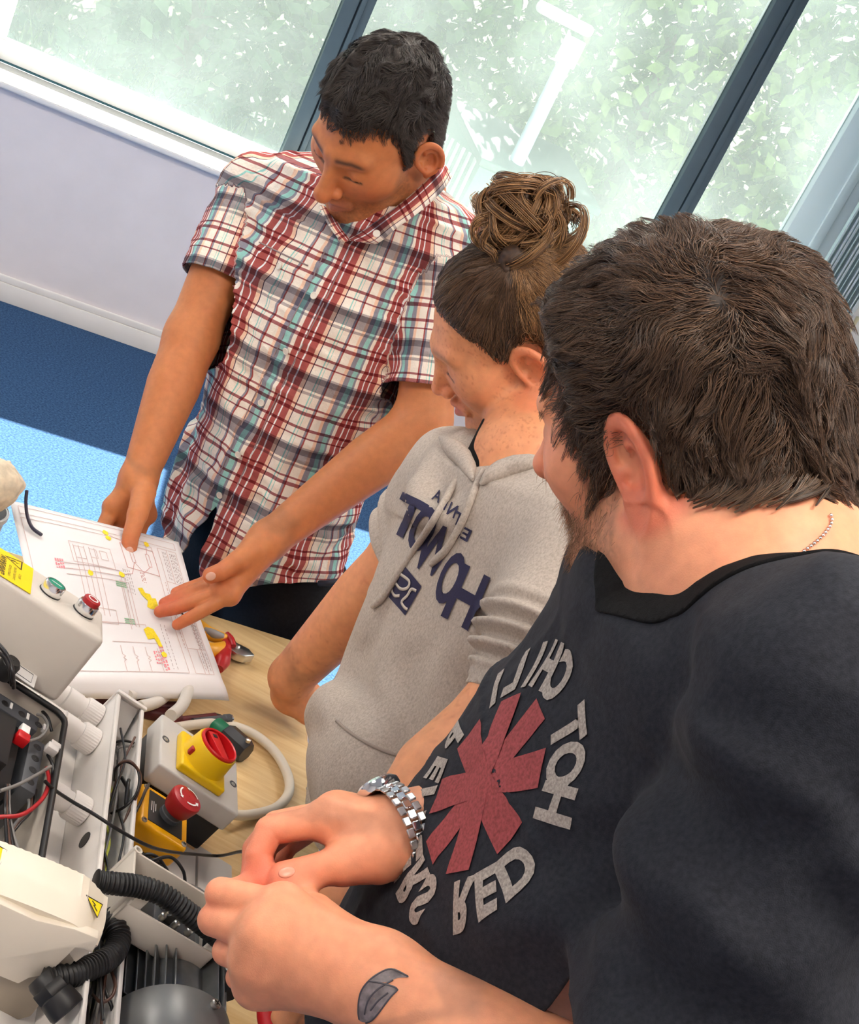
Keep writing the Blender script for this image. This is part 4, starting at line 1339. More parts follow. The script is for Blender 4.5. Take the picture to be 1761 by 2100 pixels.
    flat_text('sticker_lettering', SX.at((-.006, .0125, .0)), 'WARNING', .0105, k_s, stk, mirror=True, bold=.0002, z=.0002)
    for i, tx in enumerate(('ISOLATE SUPPLY', 'BEFORE OPENING', 'COVER')):
        flat_text('sticker_lettering', SX.at((-.010, .0040 - i * .0062, .0)), tx, .0042, k_s, stk, mirror=True, z=.0002)
    tc_ = SX.at((.022, -.002, .0002))
    def tri_ring(r0, r1):
        vv = []; ff = []
        for k in range(3):
            a = math.pi / 2 + k * 2 * math.pi / 3
            vv += [tc_.w((r0 * math.cos(a), r0 * math.sin(a), 0)), tc_.w((r1 * math.cos(a), r1 * math.sin(a), 0))]
        for k in range(3): ff.append((2 * k, 2 * k + 1, (2 * k + 3) % 6, (2 * k + 2) % 6))
        return np.array(vv), ff
    vv, ff = tri_ring(.0115, .0145); new_obj('sticker_triangle', mesh_any('sticker_triangle', vv, ff, smooth=False), k_s, stk)
    bolt = [(-.001, .007), (.0025, .001), (.0, .001), (.002, -.005), (-.002, .000), (.0005, .000), (-.003, .006)]
    new_obj('sticker_bolt', mesh_any('sticker_bolt', np.array([tc_.w((x, y, 0)) for x, y in bolt]), [tuple(range(len(bolt)))], smooth=False), k_s, stk)
    # ---- open starter enclosure
    gz = .012
    g1 = R(135, 1478, gz); g2 = R(85, 1762, gz)
    xr_ = g1[0] + .004; yb = g1[1] + .012; yf = g2[1] - .02; xL = xr_ - .165
    en = empty('starter_enclosure', RF.w((xr_ - .08, (yb + yf) / 2, BZ)), 'open beige starter enclosure with black gasket and contactor inside', 'enclosure')
    wt_ = .004
    box('enclosure_floor', RF, (xL, yf, BZ), (xr_, yb, BZ + .004), lgrey, en, .001)
    box('enclosure_wall', RF, (xr_ - wt_, yf, BZ), (xr_, yb, gz - .002), beige, en, .0015)
    box('enclosure_wall', RF, (xL, yb - wt_, BZ), (xr_, yb, gz - .002), beige, en, .0015)
    box('enclosure_wall', RF, (xL, yf, BZ), (xL + wt_, yb, gz - .002), beige, en, .0015)
    box('enclosure_wall', RF, (xL, yf, BZ), (xr_, yf + wt_, gz - .002), beige, en, .0015)
    gp = [(xL + .006, yf + .006), (xr_ - .006, yf + .006)] 
    path = []
    rr_ = .014
    for (cx2, cy2, a0_) in ((xr_ - .004 - rr_, yb - .004 - rr_, 0), (xL + .004 + rr_, yb - .004 - rr_, math.pi / 2), (xL + .004 + rr_, yf + .004 + rr_, math.pi), (xr_ - .004 - rr_, yf + .004 + rr_, 1.5 * math.pi)):
        for a in np.linspace(a0_, a0_ + math.pi / 2, 7): path.append(RF.w((cx2 + rr_ * math.cos(a), cy2 + rr_ * math.sin(a), gz - .001)))
    path.append(path[0])
    tube('gasket', path, .0034, black_p, en, n=10, sub=0)
    # contactor and relay blocks
    bx = xr_ - .030
    def blk(n_, x0, x1, y0_, y1_, z0, z1, m_, bev=.0015, par=en): return box(n_, RF, (x0, y0_, z0), (x1, y1_, z1), m_, par, bev)
    ct = blk('contactor', xL + .02, bx - .012, yb - .150, yb - .045, BZ + .004, -.004, black_p)
    blk('contactor_top', xL + .03, bx - .028, yb - .135, yb - .060, -.004, .012, black_p, .002, ct)
    tb = blk('terminal_block', xL + .015, bx, yb - .046, yb - .022, BZ + .01, .004, dgrey)
    for i in range(6):
        l = (xL + .03 + i * .021, yb - .034, .004)
        lathe('terminal_hole', fr_at(l), [(.0005, .0003), (.0042, .0003), (.0046, .0)], black_p, tb, n=16, cap=False)
        box('terminal_tag', fr_at((l[0] + .007, l[1] + .002, .0)), (-.0016, -.005, 0), (.0016, .005, .0048), ink_w, tb, .0005)
    tb2 = blk('terminal_strip', bx - .004, bx + .014, yb - .135, yb - .052, BZ + .01, .000, dgrey)
    for i in range(4): lathe('terminal_hole', fr_at((bx + .006, yb - .064 - i * .019, .0)), [(.0005, .0003), (.0044, .0003), (.0048, .0)], black_p, tb2, n=16, cap=False)
    blk('red_reset', bx - .026, bx - .012, yb - .088, yb - .076, .004, .016, red_p, .0015)
    blk('white_tag', bx - .022, bx - .012, yb - .074, yb - .058, .004, .012, ink_w, .001)
    for i in range(5): blk('contact_tag', xL + .045, xL + .062, yb - .070 - i * .016, yb - .062 - i * .016, .012, .0145, lgrey, .0005)
    l = R(112, 1530, gz + .004)
    clip = box('latch_clip', RF, (l[0] - .008, l[1] - .009, gz - .003), (l[0] + .005, l[1] + .001, gz + .006), lgrey, en, .0015)
    box('latch_tab', RF, (l[0] - .004, l[1] + .002, gz - .003), (l[0] + .008, l[1] + .010, gz + .004), lgrey, clip, .0015)
    # rating tag hanging at the back
    rt = R(40, 1378, .030)
    tg = box('rating_tag', fr_at((rt[0], rt[1], .030)).rot(-.05), (-.022, -.011, 0), (.020, .013, .001), ink_w, en, .0003)
    rect_ = [(-.006, -.007, .0012), (.015, -.007, .0012), (.015, .009, .0012), (-.006, .009, .0012), (-.006, -.007, .0012)]
    tube('tag_border', [fr_at((rt[0], rt[1], .030)).rot(-.05).w(p) for p in rect_], .0004, dgrey, tg, n=5, sub=0)
    kb = R(18, 1365, .034)
    lathe('black_bung', fr_at((kb[0], kb[1], .020)), [(.0005, .022), (.008, .022), (.011, .018), (.011, .0)], black_p, en, n=24, cap=False)
    return d
DUCT = build_rig()

def wire(name, pix, r, m, label, cat='wire', group=None, n=8, sub=8):
    pts = [RW_(x, y, h) for x, y, h in pix]
    o = tube(name, pts, r, m, None, n=n, sub=sub, label=label, cat=cat, group=group)
    return o

def build_wires():
    rng = np.random.RandomState(8)
    # bundle in the duct: long runs with slack
    cols = [wire_k, wire_k, wire_b, wire_g, wire_k, wire_y, wire_k, wire_b, wire_g, wire_k, wire_y, wire_k, wire_k, wire_g]
    for i, m in enumerate(cols):
        x = -.062 + .028 * ((i * 5) % 14) / 13; pts = []
        z0 = -.050 + .034 * rng.rand()
        ys = np.linspace(-.075 - .02 * rng.rand(), -.50, 9)
        for k, y in enumerate(ys):
            pts.append(RF.w((np.clip(x + .006 * rng.normal(), -.060, -.034), y, z0 + .008 * rng.rand() + .012 * math.sin(k * .9 + i))))
        nm = {wire_k: 'black', wire_b: 'brown', wire_g: 'grey', wire_y: 'yellow-green'}[m]
        tube('wire', pts, .0014, m, None, n=7, sub=6, label='thin %s wire in the bundle inside the white duct' % nm, cat='wire', group='%s wires bundled in the duct' % nm)
    # loops rising out of the duct
    wire('wire', [(234, 1600, -.03), (238, 1575, -.005), (258, 1562, .012), (280, 1575, .014), (286, 1600, .010), (278, 1630, .004), (255, 1655, -.01), (228, 1668, -.03)], .0015, wire_k, 'black wire looping high out of the duct towards the emergency stop')
    wire('wire', [(232, 1590, -.03), (245, 1566, .004), (268, 1562, .016), (288, 1590, .012), (283, 1625, .004), (262, 1668, -.01), (245, 1720, -.03)], .0015, wire_b, 'brown wire arching beside the black loop over the duct')
    wire('wire', [(306, 1607, -.02), (298, 1622, -.006), (286, 1650, -.004), (264, 1690, -.012), (245, 1730, -.03), (240, 1760, -.04)], .0017, wire_k, 'black wire entering the corner hole of the yellow emergency stop')
    wire('wire', [(233, 1523, -.02), (255, 1519, -.012), (276, 1524, -.012)], .0016, wire_k, 'short black wire crossing the far end of the duct')
    wire('wire', [(232, 1545, -.02), (248, 1532, -.012), (277, 1530, -.012)], .0014, wire_g, 'short grey wire bending across the far end of the duct')
    wire('wire', [(250, 1595, -.02), (262, 1620, -.01), (258, 1650, -.008), (262, 1610, .0), (264, 1600, .0)], .0022, wire_k, 'black ferrule wire end sticking up inside the duct')
    # long black lead held by the person in the tee
    pts = [RW_(92, 1602, .016), RW_(112, 1620, .012), RW_(150, 1645, .010), RW_(190, 1668, .012), RW_(240, 1700, .014), RW_(300, 1733, .004), RW_(345, 1746, -.018), RW_(400, 1752, -.04), RW_(450, 1755, -.045), P(490, 1747, 1.35), P(515, 1748, 1.22), P(535, 1768, 1.08), P(556, 1800, .972), P(566, 1792, .968)]
    ld = tube('lead_wire', pts, .0019, wire_k, None, n=8, sub=8, label='long black wire running across the duct to the held hands', cat='wire')
    tube('crimp_pin', [P(566, 1792, .968), P(568, 1780, .966), P(570, 1774, .966)], .0011, mat('tinned_copper', (.75, .50, .30), .3, metal=1.0), ld, n=8, sub=2)
    # starter wiring
    wire('wire', [(96, 1575, .0), (100, 1600, .006), (92, 1630, .010), (70, 1655, .010), (40, 1672, .008), (-10, 1676, .0)], .0022, wire_r, 'red wire curving through the open starter enclosure')
    wire('wire', [(104, 1572, .012), (70, 1592, .020), (35, 1610, .020), (0, 1622, .016)], .0018, wire_g, 'grey wire slanting across the black contactor')
    for k, (m, o, nm) in enumerate(((wire_k, 0, 'black'), (wire_b, 7, 'brown'), (wire_k, 14, 'black'), (wire_g, 22, 'grey'))):
        wire('wire', [(12 + o * .3, 1610, .0), (10 + o * .4, 1660, .004), (12 + o * .6, 1700, .0), (14 + o, 1740, -.004)], .0017, m, '%s wire going down behind the cream inverter' % nm, group='%s wires behind the inverter' % nm)
    for k, o in enumerate((0, 9, 17)):
        wire('wire', [(74 - o, 1620, -.01), (66 - o * .5, 1660, -.008), (40 - o * .6, 1690, -.01), (22, 1715, -.014), (14, 1745, -.02)], .0015, (wire_k, wire_b, wire_g)[k], '%s wire curving below the contactor' % ('black', 'brown', 'grey')[k])
    wire('wire', [(-6, 1318, .07), (12, 1340, .07), (22, 1362, .066), (26, 1385, .06), (28, 1410, .04)], .0023, wire_k, 'thick black wire crossing in front of the starter cover')
    wire('wire', [(-8, 1335, .07), (10, 1350, .068), (20, 1375, .062), (24, 1405, .045)], .0020, wire_k, 'black wire beside the thick one at the starter cover')
    wire('wire', [(76, 1465, .010), (90, 1470, .016), (98, 1490, .016), (84, 1510, .012), (60, 1520, .010)], .0015, wire_g, 'grey wire loop near the terminal block corner')
    wire('wire', [(84, 1455, .0), (98, 1472, .004), (106, 1500, .0)], .0017, wire_k, 'short black wire bent beside the terminal block')
    wire('wire', [(98, 1548, .006), (108, 1570, .010), (106, 1600, .006), (96, 1612, .0)], .0018, wire_k, 'short black wire against the enclosure gasket')
    # stray lead standing up in front of the paper
    sl = [P(55, 1006, 1.852), P(53, 1030, 1.846), P(56, 1058, 1.838), P(66, 1082, 1.830), P(85, 1097, 1.824)]
    tube('wire', sl + [], .0026, mat('blue_black_wire', (.03, .025, .05), .35), None, n=8, sub=8, label='bent piece of black wire lying over the top edge of the paper', cat='wire')
    # bottom: wires leaving the duct
    wire('wire', [(228, 1990, -.01), (236, 2020, .0), (228, 2045, .0), (208, 2055, -.005), (190, 2040, -.02)], .0016, wire_b, 'brown wire loop hanging out at the near end of the duct')
    wire('wire', [(210, 1990, -.02), (216, 2030, -.01), (230, 2070, -.01), (232, 2110, -.02)], .0016, wire_k, 'black wire trailing down the near end of the duct')
build_wires()

def conduit(name, pts, r, label, m=black_p, pitch=.0042):
    path = catmull(pts, 14)
    s = np.concatenate([[0], np.cumsum(np.linalg.norm(np.diff(path, axis=0), axis=1))])
    n = int(s[-1] / pitch) * 6
    t = np.linspace(0, s[-1], n)
    path = np.stack([np.interp(t, s, path[:, i]) for i in range(3)], 1)
    rad = r * (1 + .10 * np.clip(1.6 * np.sin(t / pitch * 2 * math.pi), -1, 1))
    v, f = tube_arrays(path, rad, 20)
    me = mesh_np(name, v, f); me.set_sharp_from_angle(angle=math.radians(60))
    return new_obj(name, me, m, None, label=label, cat='conduit')

def build_drive():
    # ---- cream inverter: curved ribbed hood on a tapering body
    cream = mat('cream_plastic_shell', (.80, .72, .60), .42, noise=.015, nscale=30)
    h0 = .058
    q = lambda px, py, h: R(px, py, h)
    a = q(218, 1815, h0); b = q(0, 1718, h0 + .02)
    inv = empty('inverter_drive', RF.w((a[0] - .08, a[1] - .06, BZ)), 'cream inverter drive with ribbed hood and yellow warning triangles', 'inverter')
    xR = a[0] + .010; xLf = xR - .165; yB = a[1]
    # hood: swept profile across x with a shallow wave, ribs along y
    n1, n2 = 46, 14
    vs = []
    yN = q(207, 1925, h0 - .01)[1]
    for i in range(n1 + 1):
        u = i / n1; x = xLf + (xR - xLf) * u
        sag = -.036 * (1 - u) ** 1.3
        zz = h0 + sag - .010 * sstep(.80, 1.0, np.array([u]))[0]
        for j in range(n2 + 1):
            w = j / n2; y = yB + (yN - yB) * w + .010 * (1 - u)
            z = zz - .012 * max(0, w - .55) ** 1.5 * 2.2
            rib = .0008 if (i % 2 and 2 < i < n1 - 1 and w < .62) else 0
            vs.append((x, y, z + rib))
    top = np.array(vs).reshape(n1 + 1, n2 + 1, 3)
    # closed shell: add skirts down to the body
    bm = bmesh.new()
    tv = [[bm.verts.new(RF.w(top[i, j])) for j in range(n2 + 1)] for i in range(n1 + 1)]
    bot = [[bm.verts.new(RF.w((top[i, j, 0], top[i, j, 1] + (.006 if j == n2 else 0), top[i, j, 2] - (.030 if j == n2 else .018)))) for j in (0, n2)] for i in range(n1 + 1)]
    for i in range(n1):
        for j in range(n2): bm.faces.new((tv[i][j], tv[i + 1][j], tv[i + 1][j + 1], tv[i][j + 1]))
        bm.faces.new((tv[i][0], bot[i][0], bot[i + 1][0], tv[i + 1][0])); bm.faces.new((tv[i][n2], tv[i + 1][n2], bot[i + 1][1], bot[i][1]))
        bm.faces.new((bot[i][0], bot[i][1], bot[i + 1][1], bot[i + 1][0]))
    for i in (0, n1):
        bm.faces.new([tv[i][j] for j in range(n2 + 1)] + [bot[i][1], bot[i][0]])
    bmesh.ops.recalc_face_normals(bm, faces=bm.faces)
    hood = new_obj('hood', bm_mesh('hood', bm, True, 28), cream, inv)
    # front shield under the hood, then the grey metal body
    FX = Frame(RF.w((0, yN + .004, 0)), RF.x, RF.z, -RF.y)
    zt = h0 - .026
    pz = lambda u: zt - .036 * (1 - u) ** 1.3
    def fy(px, py):
        l = RF.l(on_plane(px, py, RF.w((0, yN, 0)), RF.y)); return (l[0], l[2])
    sh = [fy(*p) for p in ((-60, 1815), (0, 1850), (74, 1884), (153, 1902), (203, 1922), (190, 1953), (172, 1944), (155, 1942), (98, 1996), (60, 2003), (38, 2015), (-60, 1975))]
    poly_prism('front_shield', FX, sh, -.004, .006, cream, inv, .0015)
    body_m = mat('galvanised_grey_brown', (.33, .28, .22), .5, noise=.08, nscale=20)
    poly_prism('lower_body', FX, [fy(*p) for p in ((-60, 1925), (60, 1925), (176, 1948), (168, 1962), (62, 2096), (-60, 2135))], -.060, -.002, body_m, inv, .002)
    for px, py, sgn in ((8, 1788, 1), (200, 1862, 1)):
        bv, ff = None, None
        l = q(px, py, h0); u = np.clip((l[0] - xLf) / (xR - xLf), 0, 1)
        i = min(int(round(u * n1)), n1 - 5); j = 8 if px > 100 else 5
        c0 = RF.w(top[min(i, n1), j]) + RF.z * .0012
        f_ = Frame(c0, RF.x, RF.y)
        tv_ = [(-.009, .0085, 0), (.009, .0085, 0), (.005, -.010, 0)] if px > 100 else [(-.010, .010, 0), (.010, .010, 0), (.006, -.012, 0)]
        T_ = new_obj('warning_triangle', mesh_any('warning_triangle', np.array([f_.w(p) for p in tv_]), [(0, 2, 1)], smooth=False), mat('triangle_yellow', (.90, .72, .0), .5), hood)
        tube('triangle_border', [f_.w((p[0], p[1], .0003)) for p in tv_ + tv_[:1]], .0005, mat('sticker_black', (.03, .015, .015), .5), T_, n=5, sub=0)
        tube('triangle_bolt', [f_.w(p) for p in ((-.002, .006, .0004), (.002, .003, .0004), (.0, .002, .0004), (.004, -.003, .0004))], .0004, mat('sticker_black', (.03, .015, .015), .5), T_, n=5, sub=0)
    # panel lines on the shield
    for pts in ([(xLf + .010, zt - .004), (xLf + .018, zt - .006), (xLf + .022, zt - .014), (xLf + .010, zt - .026)],):
        tube('panel_line', [FX.w((p[0], p[1], .0065)) for p in pts], .0004, mat('line_brown', (.25, .17, .11), .7), inv, n=5, sub=0)
    # ---- motor with cooling fins
    alu = mat('cast_aluminium', (.22, .235, .245), .42, metal=.75, noise=.12, nscale=60)
    mg = mat('motor_grey_paint', (.20, .205, .21), .38, metal=.3, noise=.05, nscale=40)
    cz = -.032; cxm = .048; rM = .046
    yA, yBm = -.295, -.440
    mo = empty('electric_motor', RF.w((cxm, (yA + yBm) / 2, BZ)), 'grey electric motor with long cooling fins and fan cowl', 'motor')
    MFr = Frame(RF.w((cxm, yA, cz)), RF.x, RF.z, -RF.y)      # z towards the camera
    Lm = yA - yBm
    lathe('stator_body', MFr, [(rM - .008, 0), (rM - .006, .004), (rM - .006, Lm - .004), (rM - .008, Lm)], alu, mo, n=48)
    for k in range(22):
        a = math.radians(-20 + k * 10)
        if 70 < math.degrees(a) < 112: continue
        f = Frame(MFr.o, MFr.x * math.cos(a) + MFr.y * math.sin(a), -MFr.x * math.sin(a) + MFr.y * math.cos(a), MFr.z)
        box('cooling_fin', f, (rM - .010, -.0009, .002), (rM + .010 + .003 * math.sin(k * 1.7), .0009, Lm - .002 + .006 * math.sin(k * .9)), alu, mo, .0005, 1)
    lathe('fan_cowl', MFr, [(rM + .008, Lm - .004), (rM + .014, Lm), (rM + .015, Lm + .006), (rM + .015, Lm + .055), (rM + .010, Lm + .064), (.001, Lm + .066)], mg, mo, n=64, cap=False)
    lathe('drive_end_shield', MFr, [(.01, -.030), (.03, -.028), (rM + .002, -.006), (rM + .004, 0), (.01, .001)], alu, mo, n=48, cap=False)
    for px, py in ((390, 2044),):
        a = math.radians(84); rr_ = rM + .015
        f = Frame(MFr.w((rr_ * math.cos(a), rr_ * math.sin(a), Lm + .012)), MFr.z, -MFr.x * math.sin(a) + MFr.y * math.cos(a))
        f.z = MFr.x * math.cos(a) + MFr.y * math.sin(a)
        lathe('screw_shank', f, [(.004, 0), (.004, .003)], screw_m, mo, n=16); screw(f.at((0, 0, .004)), mo, .0052)
    ey = RF.w((cxm - .03, yA - .01, cz + rM + .002))
    blk_ = box('clip_bracket', RF, (cxm - .036, yA - .026, cz + rM - .012), (cxm - .016, yA - .006, cz + rM + .006), black_p, mo, .003)
    for k in range(3): box('foot', RF, (cxm - .05 + .06 * (k % 2), yA - .03 - .06 * (k // 2), BZ), (cxm - .02 + .06 * (k % 2), yA - .01 - .06 * (k // 2), cz - rM + .012), alu, mo, .002)
    # ---- open terminal box on the motor
    tz0, tz1 = -.008, .034
    t0 = R(276, 1742, tz1); 
    tx0, ty1 = t0[0], t0[1]; tx1, ty0 = tx0 + .108, ty1 - .070
    tb = empty('terminal_box', RF.w((tx0 + .05, ty1 - .035, tz0)), 'cream terminal box without its lid, wires and terminals inside', 'terminal box')
    w_ = .003
    cr = mat('pale_cream_plastic', (.74, .68, .60), .42)
    box('box_floor', RF, (tx0, ty0, tz0), (tx1, ty1, tz0 + .003), cr, tb, .001)
    for lo, hi in (((tx0, ty1 - w_, tz0), (tx1, ty1, tz1)), ((tx0, ty0, tz0), (tx1, ty0 + w_, tz1 - .006)), ((tx0, ty0, tz0), (tx0 + w_, ty1, tz1)), ((tx1 - w_, ty0, tz0), (tx1, ty1, tz1))):
        box('box_wall', RF, lo, hi, cr, tb, .001)
    for x, y in ((tx0 + .004, ty1 + .002), (tx1 - .004, ty1 - .004), (tx0 + .002, ty0 + .010), (tx1 - .006, ty0 + .008)):
        lathe('screw_boss', fr_at((x, y, tz0)), [(.005, 0), (.005, tz1 - tz0 + .001), (.0028, tz1 - tz0 + .001), (.0028, tz1 - tz0 - .01)], cr, tb, n=20, cap=False)
    blk2 = box('terminal_board', RF, (tx0 + .040, ty0 + .012, tz0 + .003), (tx1 - .016, ty1 - .022, tz0 + .026), dgrey, tb, .002)
    box('green_terminal', RF, (tx0 + .062, ty1 - .036, tz0 + .026), (tx0 + .080, ty1 - .024, tz0 + .034), mat('terminal_green', (.02, .12, .08), .5), blk2, .001)
    for i in range(3):
        for j in range(2): lathe('terminal_stud', fr_at((tx0 + .048 + i * .016, ty0 + .02 + j * .016, tz0 + .026)), [(.0035, 0), (.0035, .006), (.002, .007), (.002, .011)], screw_m, blk2, n=12)
    poly_prism('shield_flap', Frame(RF.w((tx0 + .036, ty0 + .02, tz0 + .01)), RF.x, RF.z, -RF.y), [(0, 0), (.024, .0), (.022, .034)], 0, .002, black_p, tb, .0005)
    for k, pts in enumerate(([(278, 1770, -.01), (300, 1752, .006), (325, 1760, .010), (345, 1790, .0)], [(276, 1775, -.015), (310, 1765, .008), (350, 1758, .014), (375, 1785, .012), (380, 1815, -.006)], [(280, 1780, -.02), (305, 1772, .0), (335, 1775, .004), (350, 1800, -.02)])):
        wire('wire', pts, .0018, wire_k, ('short black wire arching inside the terminal box', 'black wire looping over the terminal box edge', 'black wire lying across the terminal board')[k])
    # ---- corrugated conduits and gland
    conduit('corrugated_conduit', [RW_(196, 1806, .035), RW_(235, 1812, .04), RW_(285, 1818, .045), RW_(335, 1836, .050), RW_(385, 1872, .050), RW_(440, 1915, .044), RW_(490, 1960, .02), RW_(520, 2010, -.02)], .0098, 'black corrugated conduit arching from the cream inverter over the motor')
    conduit('corrugated_conduit', [RW_(216, 1880, -.005), RW_(236, 1900, .0), RW_(243, 1930, .0), RW_(226, 1962, .0), RW_(186, 1984, -.002), RW_(135, 2002, -.004), RW_(90, 2010, -.01)], .0105, 'black corrugated conduit bending below the cream inverter')
    g = RW_(88, 2010, -.012); g2 = RW_(140, 2075, -.012); ax = (g2 - g) / np.linalg.norm(g2 - g)
    gf = Frame(g, RF.z, np.cross(ax, RF.z)); gf = Frame(g, RF.z - ax * (RF.z @ ax), np.cross(ax, RF.z), ax)
    Lg = np.linalg.norm(g2 - g)
    gl = empty('cable_gland', g, 'black cable gland at the lower corner of the inverter', 'gland')
    lathe('gland_body', gf, [(.012, -.004), (.0135, .0), (.0135, Lg * .45), (.0150, Lg * .5), (.0160, Lg * .9), (.0150, Lg), (.012, Lg)], black_p, gl, n=28)
    lathe('gland_nut', gf, [(.0150, .006), (.0158, .007), (.0158, .016), (.0150, .017)], black_p, gl, n=6)
    # ---- torn black sleeve at the motor
    tube('torn_sleeve', [RW_(428, 1925, .02), RW_(432, 1965, .012), RW_(445, 2000, .004), RW_(470, 2030, -.01)], [.006, .009, .010, .012], mat('black_rubber_sleeve', (.012, .011, .011), .55), mo, n=12)
build_drive()

def build_loose():
    # ---- thick white cable looping on the table
    wc = mat('cream_cable', (.80, .72, .60), .45)
    z = TZ + .009
    pts = [RW_(372, 1484, -.045)]
    pts = [on_z(x, y, zz) for x, y, zz in ((362, 1492, z + .05), (400, 1486, z + .02), (450, 1484, z), (510, 1500, z), (560, 1538, z), (588, 1585, z), (592, 1625, z), (568, 1655, z), (530, 1668, z), (495, 1672, z + .004), (465, 1668, z + .012))]
    tube('white_cable', pts, .0068, wc, None, n=16, sub=10, label='thick cream cable looping over the table beside the isolator', cat='cable')
    tw = mat('frosted_tube', (.62, .58, .53), .4)
    for k, ps in enumerate(([(262, 1428), (290, 1418), (318, 1404), (345, 1385)], [(285, 1450), (320, 1440), (345, 1420), (360, 1396)], [(350, 1468), (372, 1448), (384, 1420), (386, 1396)])):
        tube('plastic_tube', [on_z(x, y, TZ + .045 + .02 * (k == 2) - .01 * i) for i, (x, y) in enumerate(ps)], .0085, tw, None, n=14, sub=8, label='pale plastic tube end ' + ('lowest on the left, near the duct end', 'second, between the other two', 'rightmost, reaching the isolator box')[k] + ' under the paper', cat='tube', group='plastic tubes under the paper')
    # ---- dark red tool pouch and small dark red tools under the paper
    mr = mat('maroon_case', (.085, .012, .018), .5, noise=.1, nscale=40)
    c = on_z(195, 1432, TZ)
    pf = Frame(c, TB, -TA).rot(-.25)
    po = empty('tool_case', c, 'dark maroon tool case on the table under the paper', 'tool case')
    box('case_shell', pf, (-.09, -.05, 0), (.060, .05, .028), mr, po, .010, 4)
    box('case_seam', pf, (-.091, -.051, .013), (.061, .051, .015), mat('maroon_dark', (.03, .006, .01), .6), po, .0005)
    tb_ = Frame(on_z(325, 1468, TZ), TB, -TA).rot(.1)
    cl = empty('red_clamp', tb_.o, 'small dark red clamp lying beside the duct end', 'clamp')
    box('clamp_jaw', tb_, (-.055, -.016, 0), (.03, .004, .016), mr, cl, .004, 3); box('clamp_lever', tb_.rot(.35), (-.05, .0, .006), (.04, .012, .018), mr, cl, .004, 3)
    oc = mat('orange_grip', (.75, .30, .04), .45)
    tube('orange_handle', [on_z(x, y, TZ + .02) for x, y in ((268, 1418), (288, 1438), (312, 1450))], .007, oc, None, n=12, label='orange tool handle under the pale tubes', cat='handle')
    # marker pen
    pA, pB = on_z(352, 1478, TZ + .007), on_z(455, 1467, TZ + .007)
    ax = (pB - pA); Lp = np.linalg.norm(ax); ax /= Lp
    f = Frame(pA, np.cross(ax, UPW), UPW, ax)
    pn = empty('marker_pen', pA, 'dark red pencil with black tip lying behind the isolator', 'pen')
    lathe('barrel', f, [(.0045, 0), (.005, .001), (.005, Lp * .86)], mat('pen_maroon', (.13, .015, .02), .4), pn, n=16)
    lathe('tip', f, [(.0046, Lp * .86), (.0022, Lp * .96), (.0004, Lp)], black_p, pn, n=16)
    # screwdriver body with chrome end, green sleeve
    sA, sB = on_z(395, 1482, TZ + .013), on_z(474, 1474, TZ + .013)
    ax = sB - sA; Ls = np.linalg.norm(ax); ax /= Ls; f = Frame(sA, np.cross(ax, UPW), UPW, ax)
    sd_ = empty('slim_torch', sA, 'slim dark grey torch with chrome end behind the isolator', 'torch')
    lathe('barrel', f, [(.006, 0), (.0065, .002), (.0065, Ls * .8), (.0075, Ls * .82), (.0075, Ls * .95)], dgrey, sd_, n=20)
    lathe('chrome_end', f, [(.006, Ls * .95), (.0062, Ls), (.003, Ls + .002)], chrome, sd_, n=20)
    kA, kB = on_z(462, 1506, TZ + .016), on_z(505, 1545, TZ + .016)
    ax = kB - kA; Lk = np.linalg.norm(ax); ax /= Lk; f = Frame(kA, np.cross(ax, UPW), UPW, ax)
    ks = empty('black_connector', kA, 'black plug connector with green band right of the isolator', 'connector')
    lathe('green_band', f, [(.012, -.022), (.013, -.02), (.013, .0)], mat('band_green', (.0, .14, .06), .45), ks, n=24)
    lathe('plug_body', f, [(.0165, .0), (.018, .002), (.018, Lk * .8), (.015, Lk)], mat('plug_black', (.02, .021, .025), .35), ks, n=8, auto=20)
    lathe('plug_screw', Frame(f.w((0, .016, Lk * .85)), f.x, f.z, -f.y * -1), [(.004, 0), (.004, .004), (.002, .005)], screw_m, ks, n=14)
    # ---- insulated side cutters
    pl = empty('side_cutters', on_z(470, 1330, TZ), 'red and yellow insulated side cutters with steel jaws', 'pliers')
    z1 = TZ + .014
    rd = mat('insulator_red', (.50, .015, .018), .38); ye = mat('insulator_amber', (.85, .40, .02), .4); gy = mat('insulator_grey', (.30, .29, .29), .5)
    steel = mat('forged_steel', (.60, .60, .58), .28, metal=1.0)
    J = on_z(462, 1322, z1)
    def handle(name, pix, rad, m): return tube(name, [on_z(x, y, z1 + dz) for x, y, dz in pix], rad, m, pl, n=14, sub=8)
    h1 = handle('handle', [(470, 1314, 0), (452, 1308, .004), (425, 1297, .006), (398, 1278, .006), (375, 1258, .004), (350, 1240, 0)], [.007, .010, .011, .012, .011, .008], ye)
    handle('grip_inlay', [(456, 1306, .008), (438, 1300, .010), (418, 1291, .010)], [.006, .0075, .006], gy)
    handle('grip_ridge', [(412, 1284, .008), (398, 1275, .010), (380, 1262, .008)], [.006, .008, .006], rd)
    h2 = handle('handle', [(466, 1322, 0), (452, 1332, .004), (430, 1336, .006), (402, 1330, .006), (370, 1318, .004), (340, 1305, 0)], [.008, .012, .014, .014, .012, .008], ye)
    handle('grip_ridge', [(462, 1330, .004), (455, 1356, .004), (448, 1372, .0)], [.010, .013, .008], rd)
    handle('guard', [(466, 1300, .006), (474, 1312, .010), (478, 1326, .008)], [.004, .0055, .005], rd)
    handle('guard', [(462, 1316, .004), (464, 1330, .008), (458, 1345, .006)], [.006, .008, .006], rd)
    jp = [on_z(x, y, z1) for x, y in ((470, 1316), (488, 1326), (508, 1336), (520, 1350), (500, 1352), (482, 1346), (468, 1336))]
    jf = Frame(on_z(490, 1336, z1 - .008), TB, -TA)
